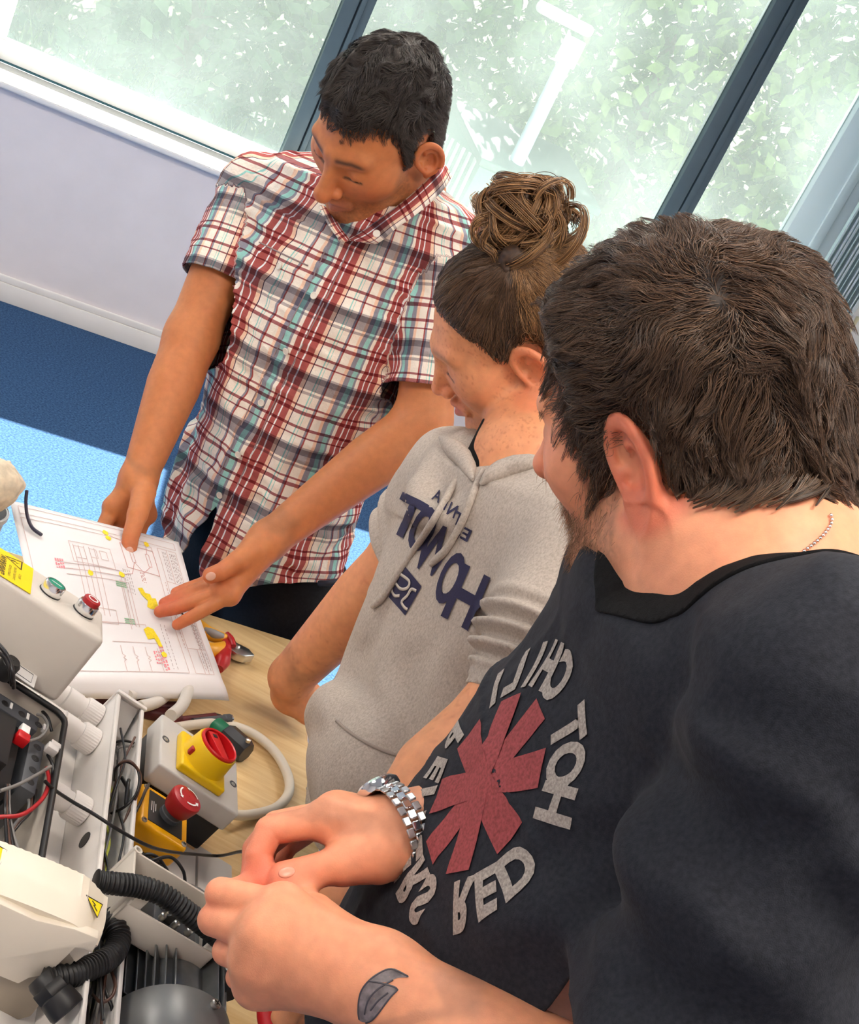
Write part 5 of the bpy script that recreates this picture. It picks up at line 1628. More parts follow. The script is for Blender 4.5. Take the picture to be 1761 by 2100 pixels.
    poly_prism('jaw', jf, [tuple(jf.l(p)[:2]) for p in jp][::-1], 0, .014, steel, pl, .002)
    lathe('pivot', jf.at(tuple(jf.l(on_z(482, 1332, z1))[:2]) + (.014,)), [(.006, 0), (.006, .0025), (.004, .0035), (.0003, .0035)], steel, pl, n=20)
    # ---- red and yellow screwdriver in the near hand of the hooded person
    tube('screwdriver', [P(538, 2040, 1.20), P(545, 2085, 1.185), P(556, 2130, 1.17)], [.006, .0085, .009], mat('driver_red', (.50, .012, .016), .35), None, n=14, label='red screwdriver handle in the hand of the hooded person', cat='screwdriver')
    # ---- cream rolled cloth on the floor side at the left edge
    rg = mat('cream_rag', (.66, .56, .42), .95, noise=.25, nscale=60, bump=.5, bscale=80)
    rc0 = on_z(-24, 988, .918)
    def rag(p): return ell(p, rc0, (.045, .045, .038)) + .006 * vnoise(p, 40) + .003 * vnoise(p, 110)
    v, q = mesh_sdf(rag, rc0 - .07, rc0 + .07, .003)
    new_obj('rag_bundle', mesh_np('rag_bundle', v, q), rg, None, label='cream crumpled cloth bundle in the tub at the left edge', cat='cloth')
    tub = empty('plastic_tub', (rc0[0], rc0[1], TZ), 'pale plastic tub under the cream cloth at the left edge', 'tub')
    tm_ = mat('pale_tub_plastic', (.72, .76, .78), .4)
    lathe('tub_body', Frame((rc0[0], rc0[1], TZ), (1, 0, 0), (0, 1, 0)), [(.034, .001), (.036, .003), (.040, .100), (.0415, .102), (.0415, .106), (.039, .106), (.035, .006), (.001, .006)], tm_, tub, n=40, cap=False)
    lathe('tub_rim', Frame((rc0[0], rc0[1], TZ), (1, 0, 0), (0, 1, 0)), [(.0416, .098), (.0432, .099), (.0432, .106), (.0416, .107)], tm_, tub, n=40, cap=False)
build_loose()
# ------------------------------------------------------------------ person in the plaid shirt
def build_a():
    base = (.60, .215, .08)
    hd = HEAD_A
    tf = flat((-.5, -.866)); ts = flat((.866, -.5))
    lean = 0
    C1, C2, C3, C4, C5 = P(735, 395, 2.00), P(675, 600, 2.05), P(622, 800, 2.10), P(572, 945, 2.14), P(528, 1095, 2.18)
    C6 = C5 + (C5 - C4) * .7
    S1, E1, W1 = P(520, 385, 2.10), P(393, 692, 2.06), P(283, 985, 1.985)
    S2, E2, W2 = P(918, 505, 1.95), P(866, 868, 1.95), P(550, 1108, 1.86)
    NB = P(822, 395, 1.99)
    # hand that pinches the sheet (thumb above, fingers below)
    m1 = [P(232, 1040, 1.975), P(248, 1058, 1.995), P(275, 1062, 2.01), P(300, 1055, 2.02)]
    t1 = [P(295, 1010, 1.960), P(282, 1055, 1.932), P(268, 1100, 1.915), P(264, 1128, 1.912)]
    f1 = [[m1[0], P(213, 1078, 1.965), P(232, 1112, 1.965), P(252, 1128, 1.965)],
          [m1[1], P(226, 1098, 1.985), P(246, 1130, 1.98), P(262, 1142, 1.975)],
          [m1[2], P(250, 1106, 2.005), P(262, 1138, 1.998), P(276, 1148, 1.99)],
          [m1[3], P(285, 1098, 2.015), P(290, 1128, 2.01), P(296, 1140, 2.0)]]
    # open hand over the sheet
    m2 = [P(456, 1182, 1.850), P(452, 1196, 1.838), P(458, 1212, 1.828), P(472, 1222, 1.822)]
    t2 = [P(520, 1128, 1.835), P(488, 1150, 1.818), P(455, 1172, 1.808), P(432, 1180, 1.806)]
    f2 = [[m2[0], P(412, 1199, 1.850), P(382, 1209, 1.846), P(362, 1216, 1.842)],
          [m2[1], P(398, 1213, 1.838), P(362, 1228, 1.834), P(338, 1238, 1.830)],
          [m2[2], P(402, 1232, 1.826), P(358, 1247, 1.822), P(328, 1254, 1.820)],
          [m2[3], P(420, 1250, 1.815), P(388, 1268, 1.812), P(364, 1281, 1.812)]]
    def trunk(p):
        d = hd.sd(p)
        d = smin(d, rc(p, hd.w((0, -.035, -.03)), NB, .056, .062), .03)
        d = smin(d, rc(p, NB, C2, .06, .10), .04)
        d = smin(d, rc(p, S1 + UPW * -.01, S2 + UPW * -.01, .05, .05), .05)
        a1 = chain(p, [S1, E1], [.050, .042]); a1 = smin(a1, chain(p, [E1, E1 + (W1 - E1) * .35, W1], [.042, .043, .027]), .02)
        a2 = chain(p, [S2, E2], [.050, .043]); a2 = smin(a2, chain(p, [E2, E2 + (W2 - E2) * .35, W2], [.043, .043, .0275]), .02)
        return d, a1, a2
    def hand1(p):
        h1 = hand_palm(p, W1, m1, .024, .0145)
        h1 = smin(h1, chain(p, [W1 * .5 + t1[0] * .5, t1[0], t1[1]], [.02, .019, .0155]), .012)
        h1 = smin(h1, chain(p, t1[1:], [.0145, .0128, .0118]), .005)
        for j, r in zip(f1, (.0115, .0115, .011, .0095)): h1 = smin(h1, chain(p, j, [r * 1.12, r, r * .95, r * .85]), .004)
        return h1
    def hand2(p):
        h2 = hand_palm(p, W2, m2, .024, .0125)
        h2 = smin(h2, chain(p, [W2 * .6 + t2[0] * .4, t2[0], t2[1]], [.02, .019, .0145]), .012)
        h2 = smin(h2, chain(p, t2[1:], [.0142, .0132, .0118]), .005)
        for j, r in zip(f2, (.0105, .011, .0108, .0098)): h2 = smin(h2, chain(p, j, [r * 1.05, r, r * .95, r * .82]), .0035)
        return h2
    def body(p):
        d, a1, a2 = trunk(p)
        d = smin(d, smin(a1, local(p, m1[1], .16, hand1), .012), .02)
        return smin(d, smin(a2, local(p, m2[1], .2, hand2), .012), .02)
    lo, hi = hd.bounds()
    hb1 = bbox([W1] + t1 + sum(f1, []), .03); hb2 = bbox([W2] + t2 + sum(f2, []), .03)
    ab1 = bbox([S1, E1, W1], .06); ab2 = bbox([S2, E2, W2], .06)
    tb = bbox([NB, C2, S1, S2, C1], .12)
    v, q = regions(body, [(lo, hi, .0022), (*hb1, .0018), (*hb2, .0018), (*ab1, .004), (*ab2, .004), (*tb, .008)])
    loc = hd.loc(A3(v))
    near = (np.linalg.norm(v - hd.fr.o, axis=1) < .17)
    col = limb_tint(v, base)
    ht = skin_tint(loc, base, (.40, .15, .10), dict(stubble=.34, stubble_col=(.10, .05, .03), red=1.0, brow=.85))
    col = np.where(near[:, None], ht * (col / np.array(base)), col)
    for tip in [t1[3], t2[3]]:      # reddish fingertips
        pass
    for j in f2 + f1 + [t1, t2]:
        w = np.exp(-((np.linalg.norm(v - j[-1], axis=1) / .03) ** 2))[:, None]
        col = col * (1 - w * np.array([0, .18, .12]))
    me = mesh_np('person', v, q, True, col=col)
    root = new_obj('person', me, SKIN, None, label='person in short-sleeved plaid shirt bending over the paper diagram', cat='person')
    surf = Surf(v, q)
    # nails
    nm = mat('fingernail', (.72, .40, .30), .3, spec=.6)
    for tip, prev, c in ((t1[3], t1[2], (265, 1131)), (t2[3], t2[2], (432, 1182))):
        h, n = surf.px(c[0], c[1], .0)
        ax = tip - prev; ax -= n * (ax @ n); ax /= np.linalg.norm(ax)
        fr = Frame(h, ax, np.cross(n, ax)); fr.z = n
        bm = bmesh.new(); bmesh.ops.create_uvsphere(bm, u_segments=16, v_segments=8, radius=1)
        for x in bm.verts: x.co = Vector((x.co.x * .0075, x.co.y * .0062, x.co.z * .0014))
        bm.transform(fr.mat())
        new_obj('fingernail', bm_mesh('fingernail', bm, True, 0), nm, root)
    # ---- shirt
    SD = {}
    secs = [(C6, ts, .172, tf, .125), (C5, ts, .180, tf, .128), (C4, ts, .176, tf, .122), (C3, ts, .172, tf, .118), (C2, ts, .186, tf, .120), (P(712, 490, 2.02), ts, .185, tf, .108), (C1 + UPW * .0, ts, .150, tf, .085), (NB + UPW * .0, ts, .075, tf, .062)]
    def shirt(p, which=False):
        d = loft_sd(p, secs, 2.3)
        sh = chain(p, [NB - ts * .04 + UPW * -.015, S1], [.062, .055]); sh = np.minimum(sh, chain(p, [NB + ts * .04 + UPW * -.015, S2], [.062, .055]))
        d = smin(d, sh, .045)
        u1 = (E1 - S1) / np.linalg.norm(E1 - S1); u2 = (E2 - S2) / np.linalg.norm(E2 - S2)
        s1 = rc(p, S1, S1 + (E1 - S1) * .95, .060, .064); s2 = rc(p, S2, S2 + (E2 - S2) * .95, .060, .066)
        if which: return s1, s2, d
        w = vnoise(p, 9) * .9 + vnoise(p, 22) * .35
        fold = .005 * np.sin(p @ A3(ts) * 42 + w * 5 + p[:, 2] * 14) * sstep(1.25, .95, p[:, 2]) + .005 * w
        fold += .006 * np.abs(vnoise(p * A3((1, 1, 1.8)), 20)) + .003 * np.abs(vnoise(p, 44))
        d = smin(d, s1, .022); d = smin(d, s2, .022)
        return d + fold
    lo, hi = bbox([C6, C5, C4, C1, S1, S2, S1 + (E1 - S1) * .8, S2 + (E2 - S2) * .8, NB], .0)
    lo, hi = lo - .16, hi + .12
    v, q = mesh_sdf(shirt, lo, hi, .0042)
    t1a = (v - S1) @ (E1 - S1) / ((E1 - S1) @ (E1 - S1)); r1 = np.linalg.norm(v - S1 - t1a[:, None] * (E1 - S1), axis=1)
    t2a = (v - S2) @ (E2 - S2) / ((E2 - S2) @ (E2 - S2)); r2 = np.linalg.norm(v - S2 - t2a[:, None] * (E2 - S2), axis=1)
    x = (v - C4) @ ts; y = (v - C4) @ tf
    d1_, d2_, dl_ = shirt(A3(v), True)
    isl1 = (d1_ < dl_ + .004) & (t1a > .15); isl2 = (d2_ < dl_ + .004) & (t2a > .15)
    # cut at cuffs, neck and curved tail hem
    g = np.full(len(v), 1.0)
    g = np.where(isl1, np.minimum(g, .62 - t1a), g); g = np.where(isl2, np.minimum(g, .80 - t2a), g)
    axis = (C5 - C1) / np.linalg.norm(C5 - C1)
    along = (v - C1) @ axis
    hl = np.linalg.norm(C5 - C1)
    hem = hl + .060 - .055 * sstep(.08, .19, np.abs(x + .0)) * 1.0
    hem = hem - .12 * np.exp(-((x - .012) / .018) ** 2) * (y > 0)      # the fronts part below the last button
    g = np.where(~(isl1 | isl2), np.minimum(g, hem - along), g)
    nd = np.linalg.norm((v - NB) - ((v - NB) @ (hd.w((0, -.035, -.03)) - NB) / np.sum((hd.w((0, -.035, -.03)) - NB) ** 2))[:, None] * (hd.w((0, -.035, -.03)) - NB), axis=1)
    top = (v - NB) @ ((hd.w((0, -.035, -.03)) - NB) / np.linalg.norm(hd.w((0, -.035, -.03)) - NB))
    g = np.minimum(g, np.where((along < .08) & (top > -.045), nd - .064, 1))
    g = np.minimum(g, np.where((np.linalg.norm(v - NB, axis=1) < .2), .06 - top, 1))
    v2, f2_ = clip_field(v, q, g)
    x = (v2 - C4) @ ts; y = (v2 - C4) @ tf; al = (v2 - C1) @ axis
    t1a = (v2 - S1) @ (E1 - S1) / ((E1 - S1) @ (E1 - S1)); t2a = (v2 - S2) @ (E2 - S2) / ((E2 - S2) @ (E2 - S2))
    r1 = np.linalg.norm(v2 - S1 - t1a[:, None] * (E1 - S1), axis=1); r2 = np.linalg.norm(v2 - S2 - t2a[:, None] * (E2 - S2), axis=1)
    d1_, d2_, dl_ = shirt(A3(v2), True)
    isl1 = (d1_ < dl_) & (t1a > .10) & (t1a < .68); isl2 = (d2_ < dl_) & (t2a > .10) & (t2a < .86)
    ang = np.arctan2(x / .185, y / .125)
    U = ang * .150; Vv = -al
    def slv(S, E, t):
        a = (E - S) / np.linalg.norm(E - S); n = tf - a * (tf @ a); n /= np.linalg.norm(n); b = np.cross(a, n)
        r = v2 - S
        return np.arctan2(r @ b, r @ n) * .068, -t * np.linalg.norm(E - S)
    ua, va = slv(S1, E1, t1a); ub, vb = slv(S2, E2, t2a)
    U = np.where(isl1, ua, np.where(isl2, ub, U)); Vv = np.where(isl1, va, np.where(isl2, vb, Vv))
    PL = plaid_mat()
    sh = new_obj('shirt', mesh_any('shirt', v2, f2_, dict(weave=np.stack([U, Vv, 0 * U], 1))), PL, root)
    solidify(sh, .0022)
    ss = Surf(v2, f2_)
    # collar: a fold-down band with points
    up = [P(905, 330, 1.92), P(893, 352, 1.87), P(842, 402, 1.855), P(790, 442, 1.86), P(745, 474, 1.875), P(716, 492, 1.885)]
    dn = [P(925, 362, 1.93), P(905, 392, 1.865), P(858, 436, 1.835), P(808, 472, 1.835), P(778, 497, 1.845), P(758, 498, 1.86)]
    up2 = [P(716, 492, 1.885), P(694, 462, 1.91), P(676, 418, 1.95), P(668, 380, 2.0)]
    dn2 = [P(704, 498, 1.885), P(678, 468, 1.895), P(655, 425, 1.93), P(648, 385, 1.99)]
    for a, b, off in ((up, dn, 0.0), (up2, dn2, .05)):
        A_, B_ = catmull(a, 6), catmull(b, 6); k = len(A_); rows = 5
        vv = np.concatenate([A_ + (B_ - A_) * (j / (rows - 1)) - ray(800, 420) * .010 * math.sin(math.pi * j / (rows - 1)) for j in range(rows)])
        ff = [(j * k + i, j * k + i + 1, (j + 1) * k + i + 1, (j + 1) * k + i) for j in range(rows - 1) for i in range(k - 1)]
        s = np.concatenate([[0], np.cumsum(np.linalg.norm(np.diff(A_, axis=0), axis=1))])
        wv = np.stack([np.tile(s, rows) * 0 + np.repeat(np.linspace(0, .04, rows), k) + .03, np.tile(s, rows), np.zeros(rows * k)], 1)
        c = new_obj('collar', mesh_any('collar', vv, ff, dict(weave=wv)), PL, sh)
        solidify(c, .003, 0)
    bt = mat('shirt_button', (.85, .80, .72), .35)
    def button(px, py, surf=ss, r=.0058):
        h, n = surf.px(px, py, .0015)
        t = np.cross(n, UPW); fr = Frame(h, t, np.cross(n, t)); fr.z = n
        lathe('button', fr, [(.001, 0), (r * .9, 0), (r, .0008), (r, .0018), (r * .82, .0024), (r * .7, .0016), (.001, .0016)], bt, sh, n=20)
    for b in ((700, 492), (645, 607), (588, 720), (537, 826), (490, 932), (452, 1015), (574, 547)): button(*b)
    col_s = Surf(np.concatenate([catmull(up, 6), catmull(dn, 6)]), [(i, i + 1, 31 + i + 1, 31 + i) for i in range(30)])
    h = P(772, 479, 1.82); n = -ray(770, 470); n /= np.linalg.norm(n); t = np.cross(n, UPW); fr = Frame(h, t, np.cross(n, t)); fr.z = n
    lathe('button', fr, [(.001, 0), (.005, 0), (.0055, .001), (.005, .002), (.001, .0016)], bt, sh, n=16)
    pl = [(706, 480), (672, 555), (645, 612), (588, 724), (537, 830), (490, 936), (445, 1032)]
    dx = .0
    for sgn in (-1, 1):
        strip_on('placket_seam', ss, [(x + sgn * 20, y + sgn * 8) for x, y in pl], .0016, mat('seam_thread', (.35, .25, .25), .9), sh, off=.0004, thick=.0008)
    # breast pocket outline
    strip_on('pocket_seam', ss, [(532, 497), (578, 520), (632, 545)], .0022, mat('seam_thread', (.35, .25, .25), .9), sh, off=.0006, thick=.001)
    # ---- trousers, belt loop
    tm = cloth_mat('black_trousers', (.012, .012, .015), .2, 200, .75, .2, 600)
    hip = C5 + (C5 - C4) / np.linalg.norm(C5 - C4) * .02
    hp = np.array([hip[0], hip[1], hip[2]])
    legs_and_shoes('a', hp - tf * .06 - ts * .085 - UPW * .06, hp - tf * .06 + ts * .085 - UPW * .06, tf, tm, root, r0=.098, top=hp - tf * .02 + UPW * .10)
    bl = tube('belt_loop', [P(655, 1196, 2.06), P(675, 1196, 2.045), P(694, 1193, 2.05)], .005, mat('navy_webbing', (.02, .025, .05), .6), root, n=8)
    return root, ss
PERSON_A, SURF_A = build_a()
# ------------------------------------------------------------------ person in the grey hoodie
def build_b():
    base = (.78, .335, .165)
    hd = HEAD_B
    ts = flat((.605, -.796)); tf = flat((-.796, -.605))
    T0, T1, T2, T3, T4 = P(1090, 985, 1.46), P(1062, 1110, 1.475), P(1000, 1300, 1.515), P(925, 1500, 1.56), P(850, 1680, 1.61)
    NB = P(1080, 940, 1.47)
    S1, E1, W1 = P(1212, 1128, 1.335), P(1048, 1462, 1.29), P(722, 1835, 1.20)          # arm nearer the camera
    S2, E2, W2 = P(932, 985, 1.585), P(836, 1135, 1.70), P(597, 1388, 1.855)              # far arm, leaning on the table edge
    K1 = P(650, 1985, 1.19)
    m1 = [P(628, 2010, 1.175), P(618, 2035, 1.18), P(622, 2060, 1.19), P(632, 2080, 1.20)]
    f1 = [[m1[0], P(590, 2050, 1.165), P(575, 2085, 1.165), P(585, 2110, 1.17)],
          [m1[1], P(595, 2080, 1.170), P(585, 2108, 1.170), P(600, 2130, 1.175)],
          [m1[2], P(605, 2095, 1.180), P(602, 2120, 1.180), P(615, 2138, 1.185)],
          [m1[3], P(620, 2105, 1.190), P(620, 2128, 1.190), P(630, 2142, 1.195)]]
    # far hand bent back over the table edge, knuckles down
    H2 = [P(602, 1420, 1.885), P(628, 1440, 1.885), P(650, 1438, 1.885)]
    def trunk(p):
        d = hd.sd(p)
        d = smin(d, rc(p, hd.w((0, -.048, -.04)), NB + UPW * -.01, .044, .054), .014)
        d = smin(d, chain(p, [NB, T1, T2], [.054, .075, .075]), .04)
        d = smin(d, rc(p, S1, S2, .042), .04)
        a1 = chain(p, [S1, E1], [.052, .046]); a1 = smin(a1, chain(p, [E1, P(905, 1600, 1.262), W1], [.048, .051, .030]), .02)
        a2 = chain(p, [S2, E2], [.047, .045]); a2 = smin(a2, chain(p, [E2, E2 + (W2 - E2) * .35, W2], [.045, .046, .033]), .02)
        return d, a1, a2
    def hand1(p):
        h1 = hand_palm(p, W1, m1, .026, .0135)
        for j, r in zip(f1, (.0095, .0095, .009, .008)): h1 = smin(h1, chain(p, j, [r * 1.1, r, r * .95, r * .85]), .004)
        return h1
    def hand2(p):
        h2 = chain(p, [W2, H2[0]], [.030, .032])
        h2 = smin(h2, chain(p, [H2[0], P(640, 1432, 1.885), P(652, 1452, 1.89)], [.030, .020, .014]), .015)
        h2 = smin(h2, chain(p, [H2[0], P(628, 1456, 1.88), P(640, 1468, 1.885)], [.028, .018, .013]), .008)
        h2 = smin(h2, chain(p, [H2[0], P(612, 1448, 1.875), P(630, 1470, 1.878)], [.028, .017, .012]), .008)
        return h2
    def body(p):
        d, a1, a2 = trunk(p)
        d = smin(d, smin(a1, local(p, m1[1], .19, hand1), .012), .02)
        return smin(d, smin(a2, local(p, H2[0], .12, hand2), .012), .02)
    lo, hi = hd.bounds()
    hb1 = bbox([W1] + sum(f1, []), .03); hb2 = bbox([W2] + H2, .045)
    ab1 = bbox([S1, E1, W1], .06); ab2 = bbox([S2, E2, W2], .06); tb = bbox([NB, T1, T2, S1, S2], .12)
    v, q = regions(body, [(lo, hi, .0020), (*hb1, .0018), (*hb2, .002), (*ab1, .0035), (*ab2, .0035), (*tb, .008)])
    loc = hd.loc(A3(v)); near = np.linalg.norm(v - hd.fr.o, axis=1) < .16
    col = limb_tint(v, base)
    ht = skin_tint(loc, base, (.62, .20, .16), dict(freckles=.45, brow=.45, brow_col=(.25, .12, .06)))
    col = np.where(near[:, None], ht * (col / np.array(base)), col)
    fk = sstep(.45, .7, vnoise(A3(v), 160)) * sstep(.0, .3, vnoise(A3(v), 25) + .1) * .35 * (~near)
    col = col * (1 - fk[:, None] * np.array([.35, .5, .55]))
    root = new_obj('person', mesh_np('person', v, q, True, col=col), SKIN, None, label='person with hair in a messy bun wearing a grey hoodie', cat='person')
    # ---- hoodie
    HM = bpy.data.materials.new('grey_marl_fleece'); HM.use_nodes = True
    N = HM.node_tree.nodes; L = HM.node_tree.links; b = N['Principled BSDF']
    tc = N.new('ShaderNodeTexCoord')
    n1 = N.new('ShaderNodeTexNoise'); n1.inputs['Scale'].default_value = 420; n1.inputs['Detail'].default_value = 6; n1.inputs['Roughness'].default_value = .7
    mp = N.new('ShaderNodeMapping'); mp.inputs['Scale'].default_value = (1, 1, .6); L.new(tc.outputs['Object'], mp.inputs[0]); L.new(mp.outputs[0], n1.inputs['Vector'])
    r = N.new('ShaderNodeValToRGB'); r.color_ramp.elements[0].position = .36; r.color_ramp.elements[0].color = (.42, .36, .31, 1); r.color_ramp.elements[1].position = .62; r.color_ramp.elements[1].color = (.58, .51, .45, 1)
    L.new(n1.outputs['Fac'], r.inputs[0]); L.new(r.outputs[0], b.inputs['Base Color'])
    bp = N.new('ShaderNodeBump'); bp.inputs['Strength'].default_value = .3; bp.inputs['Distance'].default_value = .002; L.new(n1.outputs['Fac'], bp.inputs['Height']); L.new(bp.outputs[0], b.inputs['Normal'])
    b.inputs['Roughness'].default_value = .95; b.inputs['Specular IOR Level'].default_value = .1
    cu1 = S1 + (E1 - S1) * .93; cu2 = S2 + (E2 - S2) * .72
    secs = [(T4 + (T4 - T3) * .25, ts, .168, tf, .128), (T4, ts, .178, tf, .132), (T3, ts, .174, tf, .118), (T2, ts, .172, tf, .108), (T1, ts, .172, tf, .102), (T0, ts, .13, tf, .085)]
    hn = hd.w((0, -.035, -.06))
    ring = []
    for a in np.linspace(-math.pi * .90, math.pi * .90, 13):
        rad = .078 + .006 * math.cos(a)
        ring.append(NB + UPW * (-.016 - .080 * max(0, math.cos(a)) ** 1.0) + (tf * math.cos(a) + ts * math.sin(a)) * rad + tf * (.012) + UPW * (.040 * max(0, math.sin(a)) ** 1.5))
    order = np.argsort(np.linspace(-1, 1, 13))
    def hoodie(p):
        d = loft_sd(p, secs, 2.3)
        sh = np.minimum(chain(p, [NB + ts * .04 - UPW * .04, S1], [.064, .060]), chain(p, [NB - ts * .04 - UPW * .055, S2], [.060, .056]))
        d = smin(d, sh, .05)
        s1 = chain(p, [S1, S1 + (E1 - S1) * .55, cu1], [.066, .074, .060])
        t = ((p - A3(S1)) @ A3(E1 - S1)) / float((E1 - S1) @ (E1 - S1))
        s1 = s1 + (.0075 * np.sin(t * 58 + vnoise(p, 11) * 3.2)) * sstep(.38, .55, t) * sstep(.90, .80, t)
        s1 = s1 + .0012 * np.sin(((p - A3(S1)) @ A3(np.cross((E1 - S1) / np.linalg.norm(E1 - S1), tf))) * 900) * sstep(.80, .84, t) + .004 * sstep(.79, .82, t)
        t2 = ((p - A3(S2)) @ A3(E2 - S2)) / float((E2 - S2) @ (E2 - S2))
        s2 = chain(p, [S2, cu2], [.062, .062]) + .006 * np.sin(t2 * 30 + vnoise(p, 10) * 3) * sstep(.3, .5, t2)
        w = vnoise(p, 7) + .4 * vnoise(p, 18)
        fold = .007 * w + .008 * np.sin((p @ A3(ts)) * 36 + w * 3.5 + p[:, 2] * 10) * sstep(1.30, 1.05, p[:, 2]) * .7
        d = smin(d, s1, .03); d = smin(d, s2, .03)
        hood = chain(p, ring, [.021] * 13)
        hood = smin(hood, ell(p, NB - tf * .095 + UPW * .0, (.085, .085, .07)), .04)
        hood = smax(hood, -rc(p, NB - UPW * .06, hn + UPW * .05, .062, .074), .012)
        d = smin(d, hood + .003 * vnoise(p, 25), .016)
        pocket = ell(p, T3 + (T4 - T3) * .45 + tf * .115, (.115, .045, .085), [ts, tf, UPW])
        d = smin(d, pocket, .012)
        return d + fold
    lo, hi = bbox([T4 + (T4 - T3) * .3, T0, S1, S2, cu1, cu2, NB + UPW * .08], .0)
    v, q = mesh_sdf(hoodie, lo - .17, hi + .15, .0042)
    ta = (v - S1) @ (E1 - S1) / ((E1 - S1) @ (E1 - S1)); ra = np.linalg.norm(v - S1 - ta[:, None] * (E1 - S1), axis=1)
    tb_ = (v - S2) @ (E2 - S2) / ((E2 - S2) @ (E2 - S2)); rb = np.linalg.norm(v - S2 - tb_[:, None] * (E2 - S2), axis=1)
    g = np.full(len(v), 1.0)
    g = np.where((ra < .10) & (ta > .6), np.minimum(g, .965 - ta), g)
    g = np.where((rb < .085) & (tb_ > .45), np.minimum(g, .78 - tb_), g)
    bot = T4 + (T4 - T3) * .22
    g = np.where((v - T3) @ (T4 - T3) > 0, np.minimum(g, (bot - v) @ ((T4 - T3) / np.linalg.norm(T4 - T3)) * -1 * -1), g)
    nax = (hn + UPW * .05) - (NB - UPW * .06); na = nax / np.linalg.norm(nax)
    rel = v - NB; tt = rel @ na; nd = np.linalg.norm(rel - tt[:, None] * na, axis=1)
    g = np.where((tt > -.045) & (nd < .1), np.minimum(g, np.maximum(nd - .056, -.02 - tt)), g)
    v2, f2 = clip_field(v, q, g)
    ho = new_obj('hoodie', mesh_any('hoodie', v2, f2), HM, root); solidify(ho, .004)
    sf = Surf(v2, f2)
    ink = mat('navy_print', (.020, .018, .060), .8, noise=.25, nscale=900)
    # rolled edges of the hood meeting at the throat
    for nm_, pix in (('hood_edge', [(1120, 948), (1085, 955), (1045, 966), (1012, 980), (990, 996)]), ('hood_edge', [(905, 902), (930, 925), (955, 952), (975, 985)])):
        tube(nm_, [sf.px(x, y, .004)[0] for x, y in pix], [.002, .009, .012, .012, .009, .002], HM, ho, n=14, sub=8)
    # drawstrings
    def cord(pix, r=.0042):
        pts = []
        for x, y in pix:
            h, n = sf.px(x, y, r * .8); pts.append(h)
        tube('drawstring', pts, [r * .7] + [r] * 6 + [r * 1.05, r * 1.2, r * .9], HM, ho, n=10, sub=6)
    cord([(962, 952), (930, 1005), (895, 1062), (860, 1120), (820, 1180), (790, 1222), (768, 1244)])
    cord([(992, 968), (976, 1010), (960, 1050), (940, 1090), (918, 1128), (888, 1158)])
    # lettering on the chest (the photograph is mirrored, so the word runs from lower right to upper left)
    def art(ch, c, hgt, wid, xd=(-.87, -.48), yd=(.40, -.917), bold=.03, off=.0016):
        vt, ft = text_tris(ch, 1.0, 0, bold, 1.0, sub=.10)
        lo_, hi_ = vt.min(0), vt.max(0)
        vt = (vt - (lo_ + hi_) / 2) / np.maximum(hi_ - lo_, .12) 
        if ch in 'I': vt[:, 0] *= .5
        pts = []
        for a_, b_ in vt:
            x = c[0] + a_ * wid * xd[0] + b_ * hgt * yd[0]; y = c[1] + a_ * wid * xd[1] + b_ * hgt * yd[1]
            pts.append(sf.px(x, y, off)[0])
        new_obj('chest_letter', mesh_np('chest_letter', np.array(pts), ft, True), ink, ho)
    for ch, c, hg, wd in (('H', (957, 1224), 118, 64), ('O', (925, 1186), 112, 44), ('W', (893, 1126), 104, 74), ('O', (868, 1086), 96, 48), ('T', (838, 1062), 84, 62)):
        art(ch, c, hg, wd)
    for ch, c in (('A', (897, 1018)), ('I', (914, 1034)), ('N', (929, 1047)), ('T', (941, 1064)), ('E', (957, 1096))):
        art(ch, c, 26, 18, bold=.02)
    # the dark block with pale numerals
    quad = [(833, 1163), (866, 1203), (832, 1262), (798, 1224)]
    g_ = 8; vv = []
    for i in range(g_ + 1):
        for j in range(g_ + 1):
            s_, t_ = i / g_, j / g_
            x = (quad[0][0] * (1 - s_) + quad[1][0] * s_) * (1 - t_) + (quad[3][0] * (1 - s_) + quad[2][0] * s_) * t_
            y = (quad[0][1] * (1 - s_) + quad[1][1] * s_) * (1 - t_) + (quad[3][1] * (1 - s_) + quad[2][1] * s_) * t_
            vv.append(sf.px(x, y, .0012)[0])
    ff = np.array([[i * (g_ + 1) + j, (i + 1) * (g_ + 1) + j, (i + 1) * (g_ + 1) + j + 1, i * (g_ + 1) + j + 1] for i in range(g_) for j in range(g_)])
    new_obj('chest_block', mesh_np('chest_block', np.array(vv), ff), ink, ho)
    pale = mat('pale_print', (.55, .48, .42), .9)
    def line_art(name, pix, w, m):
        strip_on(name, sf, pix, w, m, ho, off=.0022, n=30, thick=.0004)
    line_art('numeral', [(824, 1178), (842, 1192), (838, 1206), (824, 1208), (814, 1196)], .0036, pale)
    line_art('numeral', [(813, 1196), (806, 1208), (812, 1222), (822, 1222)], .0036, pale)
    line_art('numeral', [(856, 1212), (846, 1208), (838, 1222), (826, 1234), (832, 1246), (838, 1250)], .0036, pale)
    # pocket seam, cuff seam
    sm = mat('hoodie_seam', (.36, .30, .26), .95)
    strip_on('pocket_seam', sf, [(690, 1478), (722, 1505), (760, 1528), (800, 1545), (834, 1552)], .0035, sm, ho, off=.0010)
    strip_on('pocket_seam', sf, [(834, 1552), (822, 1590), (806, 1630)], .0035, sm, ho, off=.0010)
    # dark tee at the neck
    dk = cloth_mat('black_tee_neck', (.01, .01, .011), .2)
    def neckband(p):
        d = np.abs(rc(p, NB - UPW * .03, NB + (hn - NB) * .30, .063, .058)) - .003
        return smax(d, ((p - A3(NB + (hn - NB) * .22)) @ A3(na)), .003)
    v, q = mesh_sdf(neckband, *bbox([NB - UPW * .05, hn], .09), .003)
